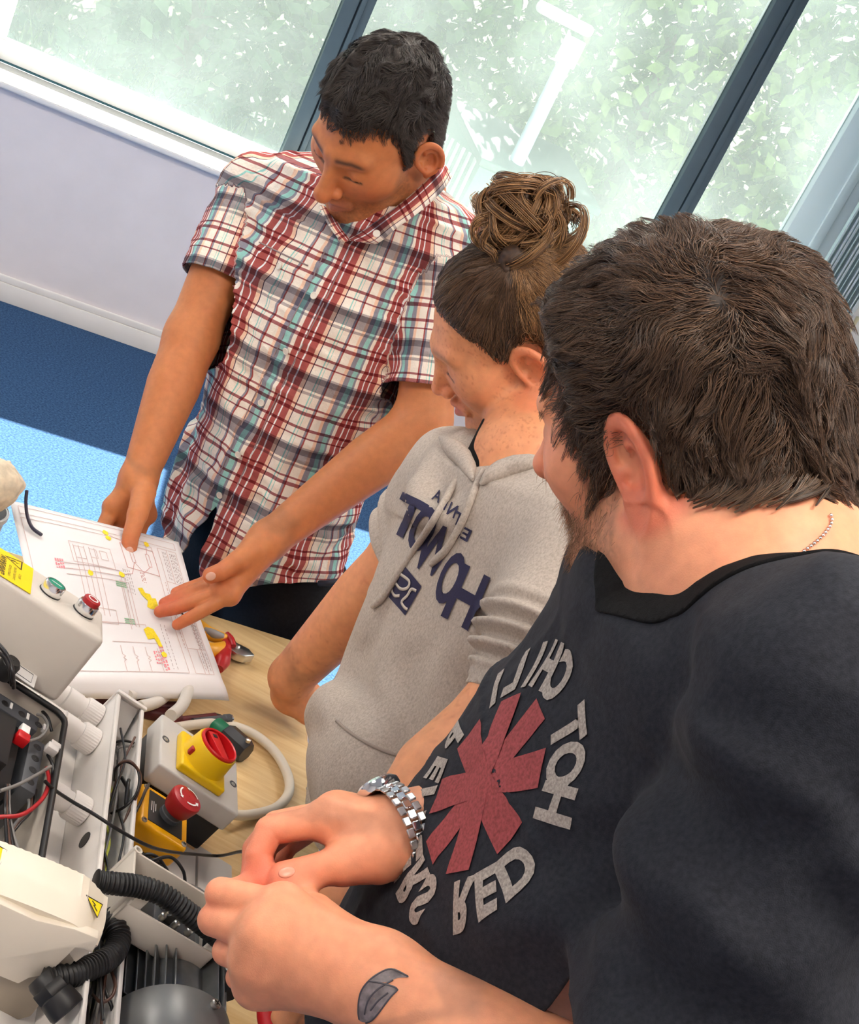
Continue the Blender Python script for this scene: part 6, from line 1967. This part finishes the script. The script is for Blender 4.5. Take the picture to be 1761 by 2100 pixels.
    new_obj('tee_neckband', mesh_np('tee_neckband', v, q), dk, root)
    tm = cloth_mat('black_leggings', (.010, .010, .012), .2)
    hp = T4 + (T4 - T3) / np.linalg.norm(T4 - T3) * .05
    legs_and_shoes('b', hp - tf * .14 - ts * .085 - UPW * .05, hp - tf * .14 + ts * .085 - UPW * .05, tf, tm, root, r0=.095, top=hp - tf * .05 + UPW * .05)
    return root, sf
PERSON_B, SURF_B = build_b()
# ------------------------------------------------------------------ person in the black tee
def build_c():
    base = (.84, .355, .20)
    hd = HEAD_C
    ts = flat((.383, -.924)); tf = flat((-.924, -.383))
    NB = P(1545, 1190, .885)
    dn = -UPW
    T1, T2, T3, T4 = NB + dn * .10 - tf * .020, NB + dn * .22 - tf * .022, NB + dn * .36 - tf * .018, NB + dn * .52 - tf * .025
    S1 = P(1712, 1430, .735); S2 = NB - ts * .155 - tf * .03 + dn * .08
    E1 = P(1320, 2390, .80); W1 = P(775, 2015, .895)
    W2 = P(842, 1712, 1.015); WA = V(-.82, .20, .45); E2 = W2 - WA * .25
    # near fist
    m1 = [P(578, 1866, .908), P(545, 1915, .900), P(530, 1966, .906), P(530, 2014, .920)]
    f1 = [[m1[0], P(452, 1832, .930), P(486, 1832, .968), P(535, 1830, .972)],
          [m1[1], P(438, 1886, .928), P(482, 1872, .972), P(530, 1860, .975)],
          [m1[2], P(466, 1950, .930), P(505, 1940, .975), P(545, 1925, .975)],
          [m1[3], P(490, 2003, .944), P(525, 1996, .980), P(560, 1985, .980)]]
    t1 = [P(640, 1885, .93), P(590, 1850, .960), P(560, 1836, .975)]
    # far hand holding a wire end
    m2 = [P(668, 1682, .995), P(690, 1672, 1.018), P(708, 1675, 1.040), P(722, 1690, 1.055)]
    f2 = [[m2[0], P(552, 1703, .985), P(530, 1752, .977), P(540, 1796, .972)],
          [m2[1], P(566, 1692, 1.008), P(524, 1742, 1.000), P(520, 1790, .992)],
          [m2[2], P(600, 1690, 1.035), P(545, 1735, 1.030), P(535, 1780, 1.02)],
          [m2[3], P(640, 1700, 1.055), P(590, 1735, 1.055), P(570, 1770, 1.045)]]
    t2 = [P(775, 1752, .985), P(706, 1772, .975), P(640, 1786, .968), P(582, 1797, .966)]
    def trunk(p):
        d = hd.sd(p)
        nk = rc(p, hd.w((0, -.030, -.035)), NB, .060, .078)
        nk = smin(nk, rc(p, hd.w((0, .030, -.085)), NB + tf * .02, .030, .045), .05)
        d = smin(d, nk, .035)
        d = smin(d, chain(p, [NB, T1, T3], [.075, .075, .085]), .04)
        d = smin(d, chain(p, [S1, NB + dn * .05, S2], [.05, .05, .045]), .05)
        a1 = chain(p, [S1, E1], [.062, .052]); a1 = smin(a1, chain(p, [E1, E1 + (W1 - E1) * .3, W1], [.052, .052, .0315]), .02)
        a2 = chain(p, [S2, E2], [.058, .050]); a2 = smin(a2, chain(p, [E2, E2 + (W2 - E2) * .3, W2], [.050, .048, .030]), .02)
        return d, a1, a2
    def hand1(p):
        h1 = hand_palm(p, W1, m1, .028, .0165, .014)
        h1 = smin(h1, chain(p, [W1, t1[0], t1[1], t1[2]], [.025, .019, .013, .011]), .012)
        for j, r in zip(f1, (.0112, .0115, .0108, .0096)): h1 = smin(h1, chain(p, j, [r * 1.25, r * 1.04, r * .95, r * .85]), .0045)
        return h1
    def hand2(p):
        h2 = hand_palm(p, W2, m2, .0285, .0145, .014)
        h2 = smin(h2, chain(p, [W2 * .7 + t2[0] * .3, t2[0], t2[1]], [.026, .023, .0165]), .014)
        h2 = smin(h2, chain(p, t2[1:], [.0150, .0125, .0112]), .005)
        for j, r in zip(f2, (.0112, .0112, .0105, .0092)): h2 = smin(h2, chain(p, j, [r * 1.2, r * 1.02, r * .95, r * .85]), .004)
        return h2
    def body(p):
        d, a1, a2 = trunk(p)
        d = smin(d, smin(a1, local(p, m1[1], .19, hand1), .016), .02)
        return smin(d, smin(a2, local(p, m2[1], .17, hand2), .014), .02)
    global NAPE_BODY
    NAPE_BODY = lambda p: trunk(p)[0]
    lo, hi = hd.bounds()
    hb1 = bbox([W1] + sum(f1, []) + t1, .03); hb2 = bbox([W2] + sum(f2, []) + t2, .03)
    hb1[1][:] = np.maximum(hb1[1], W1 + .05); hb1[0][:] = np.minimum(hb1[0], W1 - .05)
    ab1 = bbox([S1, E1, W1], .065); ab2 = bbox([S2, E2, W2], .065)
    nb = bbox([NB, hd.w((0, 0, -.1))], .12); tb = bbox([T1, T3, S1, S2, NB], .14)
    v, q = regions(body, [(lo, hi, .0020), (*hb1, .0014), (*hb2, .0014), (*nb, .003), (*ab1, .004), (*ab2, .004), (*tb, .010)])
    loc = hd.loc(A3(v)); near = np.linalg.norm(v - hd.fr.o, axis=1) < .175
    col = limb_tint(v, base)
    ht = skin_tint(loc, base, (.60, .22, .20), dict(stubble=.50, stubble_col=(.28, .13, .065), ear_red=1.3, red=1.2, brow=.5, brow_col=(.16, .08, .05)))
    col = np.where(near[:, None], ht * (col / np.array(base)), col)
    for j in f1 + f2 + [t1, t2]:
        w = np.exp(-((np.linalg.norm(v - j[-1], axis=1) / .03) ** 2))[:, None] * .45
        w = w + np.exp(-((np.linalg.norm(v - j[1], axis=1) / .016) ** 2))[:, None] * .5
        w = w + np.exp(-((np.linalg.norm(v - j[0], axis=1) / .014) ** 2))[:, None] * .4
        col = col * (1 - np.clip(w, 0, 1) * np.array([.01, .24, .20]))
    root = new_obj('person', mesh_np('person', v, q, True, col=col), SKIN, None, label='person in faded black printed tee holding a wire with both hands', cat='person')
    bs = Surf(v, q)
    global SURF_BODY_C
    SURF_BODY_C = bs
    nm = mat('fingernail_pale', (.84, .38, .26), .3, spec=.6)
    for tip, prev, c, sz in ((t2[3], t2[2], (588, 1789), (.0065, .0045)),):
        h, n = bs.px(c[0], c[1], .0)
        ax = tip - prev; ax -= n * (ax @ n); ax /= np.linalg.norm(ax)
        fr = Frame(h, ax, np.cross(n, ax)); fr.z = n
        bm = bmesh.new(); bmesh.ops.create_uvsphere(bm, u_segments=16, v_segments=8, radius=1)
        for x in bm.verts: x.co = Vector((x.co.x * sz[0], x.co.y * sz[1], x.co.z * .0012))
        bm.transform(fr.mat())
        new_obj('fingernail', bm_mesh('fingernail', bm, True, 0), nm, root)
    # ---- tattoo on the near forearm
    ti = mat('tattoo_ink', (.18, .15, .16), .5, noise=.5, nscale=160)
    tl = mat('tattoo_outline', (.06, .055, .07), .5)
    def patch(name, pix, m, off=.0004):
        pts = catmull([np.array([*p, 0.]) for p in pix + [pix[0]]], 8)[:-1, :2]
        c = pts.mean(0); vv = []; ff = []; k = len(pts); R_ = 5
        for r_ in range(R_ + 1):
            for p in pts:
                xy = c + (p - c) * max(r_ / R_, .02); vv.append(bs.px(xy[0], xy[1], off)[0])
        ff = np.array([[r_ * k + i, r_ * k + (i + 1) % k, (r_ + 1) * k + (i + 1) % k, (r_ + 1) * k + i] for r_ in range(R_) for i in range(k)])
        return new_obj(name, mesh_np(name, np.array(vv), ff), m, root)
    patch('tattoo', [(737, 2050), (742, 2028), (758, 2012), (772, 2008), (784, 2016), (812, 2026), (816, 2032), (800, 2046), (782, 2066), (764, 2090), (748, 2096), (736, 2090), (733, 2070)], ti)
    patch('tattoo', [(758, 2010), (776, 1996), (802, 1988), (826, 1996), (838, 2004), (815, 2006), (795, 2014), (774, 2014)], ti)
    for pix in ([(737, 2090), (735, 2066), (740, 2034), (756, 2012), (776, 1997), (803, 1987), (836, 2003)], [(756, 2012), (784, 2017), (815, 2028), (800, 2046), (768, 2088), (750, 2097)], [(748, 2080), (756, 2050), (776, 2028), (806, 2010)], [(760, 2072), (776, 2052), (796, 2036)]):
        strip_on('tattoo_line', bs, pix, .0011, tl, root, off=.0007, n=30, thick=.0002)
    # ---- necklace of small beads
    bead = mat('silver_bead', (.8, .76, .74), .25, metal=1.0)
    nk = [(1545, 1196), (1585, 1176), (1625, 1148), (1660, 1122), (1688, 1096), (1702, 1072), (1698, 1052)]
    path = catmull([np.array([*p, 0.]) for p in nk], 10)[:, :2]
    pts = np.array([bs.px(x, y, .0016)[0] for x, y in path])
    sl = np.concatenate([[0], np.cumsum(np.linalg.norm(np.diff(pts, axis=0), axis=1))])
    bm = bmesh.new()
    for s_ in np.arange(0, sl[-1], .0034):
        c = [np.interp(s_, sl, pts[:, i]) for i in range(3)]
        bmesh.ops.create_icosphere(bm, subdivisions=1, radius=.0014, matrix=Matrix.Translation(c))
    new_obj('bead_necklace', bm_mesh('bead_necklace', bm, True, 0), bead, root)
    # ---- tee
    TM = cloth_mat('faded_black_jersey', (.024, .026, .034), .25, 260, .85, .25, 1200, sheen=.04)
    secs = [(T4, ts, .200, tf, .140), (T3, ts, .195, tf, .142), (T2, ts, .185, tf, .128), (T1, ts, .155, tf, .105), (NB + dn * .03, ts, .11, tf, .09)]
    cu1 = S1 + (E1 - S1) * .80
    def tee(p):
        d = loft_sd(p, secs, 2.2)
        sh = np.minimum(chain(p, [NB + ts * .05 + dn * .035, S1], [.078, .075]), chain(p, [NB - ts * .05 + dn * .035, S2], [.075, .060]))
        d = smin(d, sh, .06)
        s1 = chain(p, [S1, S1 + (E1 - S1) * .5, cu1], [.078, .086, .086])
        s2 = chain(p, [S2, S2 + (E2 - S2) * .7], [.060, .064])
        # creases running from the shoulder across the armpit
        t = (p - A3(S1)) @ A3(E1 - S1) / float((E1 - S1) @ (E1 - S1))
        w = vnoise(p, 6) + .35 * vnoise(p, 17)
        s1 = s1 + .006 * np.sin(t * 22 + w * 3.0 + (p @ A3(tf)) * 24) * sstep(-.05, .15, t) + .004 * w
        d = smin(d, s1, .012); d = smin(d, s2, .04)
        x = (p - A3(NB)) @ A3(ts); y = (p - A3(NB)) @ A3(tf)
        fold = .005 * w + .005 * np.sin((p[:, 2] * 62) + w * 4 + y * 40) * sstep(.0, .12, x) * sstep(1.62, 1.50, p[:, 2]) + .003 * np.abs(vnoise(p, 30))
        return d + fold
    lo, hi = bbox([T4, NB, S1, S2, cu1], .0)
    v, q = mesh_sdf(tee, lo - .19, hi + .15, .0040)
    hn = hd.w((0, -.030, -.035))
    ta = (v - S1) @ (E1 - S1) / ((E1 - S1) @ (E1 - S1)); ra = np.linalg.norm(v - S1 - ta[:, None] * (E1 - S1), axis=1)
    tb_ = (v - S2) @ (E2 - S2) / ((E2 - S2) @ (E2 - S2)); rb = np.linalg.norm(v - S2 - tb_[:, None] * (E2 - S2), axis=1)
    xs = (v - NB) @ ts
    g = np.full(len(v), 1.0)
    g = np.where((ra < .125) & (ta > .4) & (xs > .14), np.minimum(g, .715 - ta), g)
    g = np.where((rb < .10) & (tb_ > .4) & (xs < -.15), np.minimum(g, .62 - tb_), g)
    g = np.minimum(g, (v - T4) @ UPW)
    # round neck opening: tilted ring low at the throat
    cn = UPW * .96 + tf * .28; cn /= np.linalg.norm(cn)
    c0 = NB - tf * .004 + dn * .020
    rel = v - c0; hh = rel @ cn; rr = np.linalg.norm((rel - hh[:, None] * cn) / 1.0, axis=1)
    g = np.where((hh > -.06) & (rr < .15), np.minimum(g, rr - .088), g)
    v2, f2_ = clip_field(v, q, g)
    te = new_obj('tee', mesh_any('tee', v2, f2_), TM, root); solidify(te, .0024)
    sf = Surf(v2, f2_)
    # neck rib: a raised band round the opening
    gr = np.where((hh > -.075) & (rr < .15), np.minimum(g, .1065 - rr), -1.0)
    vr, fr_ = clip_field(v, q, gr)
    _, Gn = grad_sd(tee, vr)
    rb_ = new_obj('neck_rib', mesh_any('neck_rib', vr + Gn * .0022, fr_), cloth_mat('black_rib', (.010, .010, .011), .25, 300, .9, .4, 1500), te); solidify(rb_, .004)
    # ---- print: ring of letters around a red eight-pointed star (mirrored in the photograph)
    cp, npn = sf.px(990, 1604)
    nn = npn.copy()
    for dx, dy in ((40, -60), (60, 60), (90, 0), (40, 100), (110, -80)):
        nn = nn + sf.px(992 + dx, 1612 + dy)[1]
    nn /= np.linalg.norm(nn)
    Yu = UPW - nn * nn[2]; Yu /= np.linalg.norm(Yu); Xr = np.cross(Yu, nn)
    fr = Frame(cp, Xr, Yu); fr.z = nn
    grey = mat('worn_grey_print', (.36, .32, .29), .85, noise=.35, nscale=500)
    redp = mat('worn_red_print', (.30, .055, .060), .85, noise=.30, nscale=400)
    # star: four crossing bars
    def bar(a):
        L_, w_ = .073, .0125
        n_ = 18; pts = []; fa = []
        ca, sa = math.cos(a), math.sin(a)
        for i in range(n_ + 1):
            t_ = -L_ + 2 * L_ * i / n_
            ww = w_ * (1.0 + .25 * abs(t_) / L_)
            for s_ in (-1, 0, 1): pts.append((t_ * ca - s_ * ww * sa, t_ * sa + s_ * ww * ca))
        for i in range(n_):
            for j in range(2): fa.append((i * 3 + j, (i + 1) * 3 + j, (i + 1) * 3 + j + 1, i * 3 + j + 1))
        return np.array(pts), np.array(fa)
    for k_, a in enumerate((math.pi / 2, 0, math.pi / 4, -math.pi / 4)):
        pv, pf = bar(a)
        pv = pv * np.array([.80, 1.0])
        print_on('star_bar', sf, fr, pv, pf, redp, te, .0010 + .0002 * k_, .15)
    s = 'RED HOT CHILI PEPPERS '
    for i, ch in enumerate(s):
        if ch == ' ': continue
        ang = math.radians(-38) + 2 * math.pi * i / len(s)          # runs counter-clockwise because the picture is mirrored
        vt, ft = text_tris(ch, .052, 0, .0026, 1.0, sub=.008)
        vt = vt * np.array([-.82, 1.0]); ft = ft[:, ::-1]
        th = ang
        R_ = .098
        up = np.array([math.cos(th), math.sin(th)]); rt = np.array([up[1], -up[0]])
        pv = up * R_ + vt[:, :1] * rt + vt[:, 1:] * up
        pv = pv * np.array([.80, 1.0])
        print_on('print_letter', sf, fr, pv, ft, grey, te, .0012, .15)
    # hem stitching of the sleeve
    st = mat('tee_stitch', (.05, .055, .075), .9)
    # ---- wristwatch on the far hand
    wa = WA
    wc = P(818, 1706, 1.008)
    wf = Frame(wc, V(.2, -.72, -.66), np.cross(wa, V(.2, -.72, -.66))); wx = wf.x - wa * (wf.x @ wa); wf = Frame(wc, wx, np.cross(wa, wx)); wf.z = wa
    steel = mat('polished_steel', (.72, .73, .74), .12, metal=1.0); steel2 = mat('brushed_steel', (.55, .56, .57), .3, metal=1.0)
    wt = empty('wristwatch', wc, 'silver metal link wristwatch worn on the wrist', 'wristwatch')
    del wt['category']; del wt['label']
    wt.parent = root
    nl = 26
    for i in range(nl):
        a = 2 * math.pi * i / nl
        for j, (z0, z1) in enumerate(((-.0095, -.0036), (-.0034, .0034), (.0036, .0095))):
            r_ = .0375
            c = wf.o + (wf.x * math.cos(a) + wf.y * math.sin(a)) * r_
            rad = wf.x * math.cos(a) + wf.y * math.sin(a); tan = -wf.x * math.sin(a) + wf.y * math.cos(a)
            off = tan * (.002 if j == 1 else -.002)
            lf = Frame(c + off, tan, wa); lf.z = rad
            o = box('watch_link', lf, (-.0036, z0, -.0012), (.0036, z1, .0013), steel if j == 1 else steel2, None, .0008, 1)
            o.parent = wt; o.matrix_parent_inverse = Matrix.Translation(-Vector(wc))
    cf = Frame(wf.o + V(.2, -.95, -.1) * .0365, wa, np.cross(V(.2, -.95, -.1), wa)); 
    o = lathe('watch_case', Frame(wf.o + wf.x * .037, wf.z, wf.y, wf.x), [(.001, -.003), (.0175, -.003), (.019, 0), (.019, .004), (.0165, .0065), (.001, .0065)], steel, None, n=40)
    o.parent = wt; o.matrix_parent_inverse = Matrix.Translation(-Vector(wc))
    # ---- trousers
    tm = cloth_mat('dark_jeans', (.012, .014, .022), .2)
    legs_and_shoes('c', T4 - tf * .20 - ts * .10 - UPW * .16, T4 - tf * .20 + ts * .10 - UPW * .16, tf, tm, root, r0=.105, r1=.085, top=T4 - tf * .05 + UPW * .02)
    return root, sf
PERSON_C, SURF_C = build_c()
# ------------------------------------------------------------------ hair
def scalp(hd, h=.0028):
    lo, hi = hd.bounds(.03)
    v, q = mesh_sdf(hd.hair_sd, lo, hi, h)
    loc = hd.loc(A3(v))
    m = hair_limit(loc, hd.tab)
    return v, q, loc, m

def pick(v, q, w, n, rng):
    a, b, c = v[q[:, 0]], v[q[:, 1]], v[q[:, 2]]
    ar = np.linalg.norm(np.cross(b - a, c - a), axis=1) * w[q].mean(1)
    idx = rng.choice(len(q), n, p=ar / ar.sum())
    s = rng.rand(n, 1); t = rng.rand(n, 1)
    d = v[q[idx, 3]]
    return (v[q[idx, 0]] * (1 - s) + v[q[idx, 1]] * s) * (1 - t) + (d * (1 - s) + v[q[idx, 2]] * s) * t

def clumped(pts, amount, n_guides, rng):
    from mathutils.kdtree import KDTree
    gi = rng.choice(len(pts), n_guides, replace=False)
    kd = KDTree(n_guides)
    for i, g in enumerate(gi): kd.insert(pts[g, 0], i)
    kd.balance()
    near = np.array([kd.find(p)[1] for p in pts[:, 0]])
    G = pts[gi[near]]
    off = (pts[:, :1] - G[:, :1])
    t = np.linspace(0, 1, pts.shape[1])[None, :, None] ** 1.2 * amount
    return pts * (1 - t) + (G + off * .25) * t

def hair_for(hd, root, name, n, flow, steps, step_f, lift, height, mat_base, mat_str, rad, rng, curl=.0, keep=None, clump=0.0, n_guides=900, edge=-.004, root_m=.001):
    v, q, loc, m = scalp(hd)
    ok = m > edge
    vv, qq = cut_mesh(v, q, ok)
    base = new_obj(name, mesh_np(name, vv, qq), mat_base, root)
    roots = pick(v, q, ((m > root_m) & ~((loc[:, 1] > .024) & (loc[:, 2] < .015))).astype(float), n, rng)
    lr = hd.loc(A3(roots))
    st = step_f(lr, rng)
    pts = grow(hd, roots, flow, steps, st, lift, height, rng, curl)
    if clump: pts = clumped(pts, clump, n_guides, rng)
    taper = np.linspace(1, .25, steps + 1) * rad
    hair_curves('strands', pts, taper, mat_str, base)
    return base

def build_hair():
    rng = np.random.RandomState(3)
    mb = mat('hair_dark_base', (.016, .011, .009), .7, noise=.3, nscale=300)
    # short textured cut
    def flow_a(q):
        top = sstep(.06, .10, q[:, 2])[:, None]
        d = np.array([0, .9, -.1]) * top + np.stack([q[:, 0] * 0, -.3 + 0 * q[:, 0], -1 + 0 * q[:, 0]], 1) * (1 - top)
        n = np.stack([vnoise(A3(q), 45), vnoise(A3(q) + 3, 45), vnoise(A3(q) + 7, 45)], 1)
        return d + n * 1.3 * top + n * .3
    hair_for(HEAD_A, PERSON_A, 'hair', 15000, flow_a, 4, lambda q, r: (.0022 + .0042 * sstep(.05, .09, q[:, 2])) * (.6 + .8 * r.rand(len(q))), .55, .006,
             mb, hair_mat('hair_black', (.014, .010, .008), (.075, .055, .045), .4),   .00035, rng, .3, clump=.7, n_guides=1300, edge=.006)
    # tied up hair
    hd = HEAD_B
    v, q, loc, m = scalp(hd)
    sb = Surf(v, q)
    b0, bn = sb.px(1052, 535)
    bl = hd.loc(A3(b0[None]))[0]
    def flow_b(q):
        d = bl - q
        return d + np.stack([vnoise(A3(q), 30), vnoise(A3(q) + 3, 30), vnoise(A3(q) + 7, 30)], 1) * .012
    hm1 = hair_mat('hair_brown', (.014, .008, .006), (.20, .11, .06), .30)
    base = hair_for(hd, PERSON_B, 'hair', 15000, flow_b, 8, lambda q, r: np.minimum(np.linalg.norm(q - bl, axis=1) * .14, .008) * (.7 + .6 * r.rand(len(q))), .05, .004,
             mat('hair_brown_base', (.026, .015, .010), .6, noise=.35, nscale=250), hm1, .00036, rng, .22, edge=.010, clump=.8, n_guides=650)
    bc = P(1078, 448, 1.425)
    hm2 = hair_mat('hair_auburn', (.055, .024, .010), (.50, .27, .115), .33)
    def blob(p):
        return np.minimum(sph(p, bc, .034), rc(p, bc, b0, .020, .012)) + .010 * vnoise(p, 45) + .005 * vnoise(p, 110)
    v, q = mesh_sdf(blob, *bbox([bc, b0], .08), .003)
    bun = new_obj('bun', mesh_np('bun', v, q), mat('hair_auburn_base', (.05, .024, .012), .6, noise=.5, nscale=200), base)
    S = []
    k = 15
    for i in range(120):
        ax = rng.normal(size=3) * .6 + bn * .9; ax /= np.linalg.norm(ax)
        e1 = np.cross(ax, rng.normal(size=3)); e1 /= np.linalg.norm(e1); e2 = np.cross(ax, e1)
        r0 = rng.uniform(.028, .046); a0 = rng.uniform(0, 6.28); span = rng.uniform(1.6, 3.8)
        cc = bc + rng.normal(size=3) * .008 + ax * rng.uniform(-.022, .022)
        t = np.linspace(0, 1, k)
        rr = r0 * (1 + .15 * np.sin(t * 5 + rng.rand() * 6)) * (1 - .35 * np.maximum(0, t - .8) * 3)
        core = cc + (np.cos(a0 + span * t) * rr)[:, None] * e1 + (np.sin(a0 + span * t) * rr)[:, None] * e2 + (rng.normal() * .012 * (t - .5))[:, None] * ax if False else cc + (np.cos(a0 + span * t) * rr)[:, None] * e1 + (np.sin(a0 + span * t) * rr)[:, None] * e2
        w = rng.uniform(.002, .0045)
        for s_ in range(34):
            o = rng.normal(size=2) * w
            S.append(core + o[0] * ax + o[1] * e1 * .6 + rng.normal(size=3) * .0008)
    # loose loops at both sides of the bun and wisps at the neck of it
    for px in ([(1010, 440), (975, 455), (970, 480), (985, 500), (1005, 505), (1010, 530)], [(1125, 420), (1148, 445), (1152, 480), (1140, 505), (1112, 512), (1090, 500)], [(1000, 470), (988, 500), (1010, 520), (1016, 545), (1008, 560)], [(1085, 500), (1075, 530), (1082, 555), (1085, 575)], [(1110, 470), (1112, 505), (1100, 525), (1085, 530)], [(1000, 420), (1040, 400), (1090, 410), (1130, 440)], [(990, 440), (1030, 450), (1060, 480), (1072, 488)]):
        core = catmull([P(x, y, 1.395 + .004 * i) for i, (x, y) in enumerate(px)], 4)
        idx = np.linspace(0, len(core) - 1, k); core = np.stack([np.interp(idx, np.arange(len(core)), core[:, j]) for j in range(3)], 1)
        for s_ in range(60): S.append(core + rng.normal(size=3) * .0022)
    hair_curves('bun_strands', np.array(S), np.linspace(1, .6, k) * .00042, hm2, base)
    # auburn lengths swept up at the back
    v, q, loc, m = scalp(hd)
    wgt = (m > .0) * sstep(-.01, -.035, loc[:, 1])
    roots = pick(v, q, wgt, 7000, rng)
    lr = hd.loc(A3(roots))
    pts = grow(hd, roots, flow_b, 8, np.minimum(np.linalg.norm(lr - bl, axis=1) * .14, .009), .08, .006, rng, .2)
    hair_curves('swept_strands', pts, np.linspace(1, .4, 9) * .00035, hm2, base)
    # wavy collar-length crop
    hd = HEAD_C
    v, q, loc, m = scalp(hd)
    sb = Surf(v, q)
    w0, _ = sb.px(1440, 575)
    wl = hd.loc(A3(w0[None]))[0]
    def flow_c(q):
        d = q - wl
        d = d / (np.linalg.norm(d, axis=1)[:, None] + .004)
        d = d + np.array([0, 0, -.25]) + np.stack([-d[:, 1], d[:, 0], d[:, 2] * 0], 1) * .25
        return d + np.stack([vnoise(A3(q), 32), vnoise(A3(q) + 3, 32), vnoise(A3(q) + 7, 32)], 1) * 1.1
    hb = hair_for(hd, PERSON_C, 'hair', 34000, flow_c, 9, lambda q, r: (.0044 + .0016 * sstep(.0, .06, q[:, 2])) * (1 - .55 * sstep(.035, .075, q[:, 1])) * (.6 + .7 * r.rand(len(q))), .16, .012,
             mat('hair_chestnut_base', (.022, .013, .009), .65, noise=.4, nscale=220), hair_mat('hair_chestnut', (.020, .011, .007), (.17, .095, .055), .36), .00032, rng, .45, clump=.85, n_guides=1500, root_m=.006)
    # loose locks at the nape
    S = []
    for k in range(64):
        x0 = rng.uniform(1450, 1700); y0 = 985 + .05 * (x0 - 1385) + rng.uniform(-25, 8)
        Lp = rng.uniform(35, 85) * (.6 + .4 * math.exp(-((x0 - 1560) / 110) ** 2)); cv = rng.uniform(10, 75)
        t = np.linspace(0, 1, 7)
        core = np.array([SURF_BODY_C.px(x0 - cv * a ** 1.7 - 18 * a, y0 + Lp * a - .2 * cv * a * a, .004 + .004 * (1 - a))[0] for a in t])
        for s_ in range(24): S.append(core + rng.normal(size=3) * .0015 * (1 - .8 * t[:, None]))
    hair_curves('nape_locks', np.array(S), np.linspace(1, .3, 7) * .00030, MATS['hair_chestnut'], hb)
    # beard and sideburn bristles
    lo, hi = hd.bounds()
    v, q = mesh_sdf(hd.sd, lo, hi, .004)
    l = hd.loc(A3(v)); ax = np.abs(l[:, 0])
    w = np.maximum(sstep(-.035, -.055, l[:, 2]) * sstep(.0, .03, l[:, 1]), sstep(.01, -.02, l[:, 2]) * sstep(.002, .012, l[:, 1]) * sstep(.05, .03, l[:, 1]))
    w = w * (ax < .085) * (l[:, 2] > -.128) * (l[:, 2] < .0)
    w = w * (1 - np.exp(-((ax / .026) ** 4 + ((l[:, 2] + .066) / .011) ** 4)))
    roots = pick(v, q, w + 1e-9, 4200, rng)
    d0, G = grad_sd(hd.sd, roots)
    B = np.column_stack([hd.fr.x, hd.fr.y, hd.fr.z])
    dr = np.array([0, .15, -1.0]) @ B.T
    dirs = G * .45 + dr * .8 + rng.normal(size=G.shape) * .35
    dirs /= np.linalg.norm(dirs, axis=1)[:, None]
    ln = rng.uniform(.005, .011, len(roots))[:, None]
    pts = np.stack([roots, roots + dirs * ln * .5, roots + (dirs + dr * .3) * ln], 1)
    hair_curves('beard', pts, np.array([1, .8, .3]) * .00016, hair_mat('beard_hair', (.12, .055, .025), (.42, .23, .12), .4), PERSON_C)
build_hair()
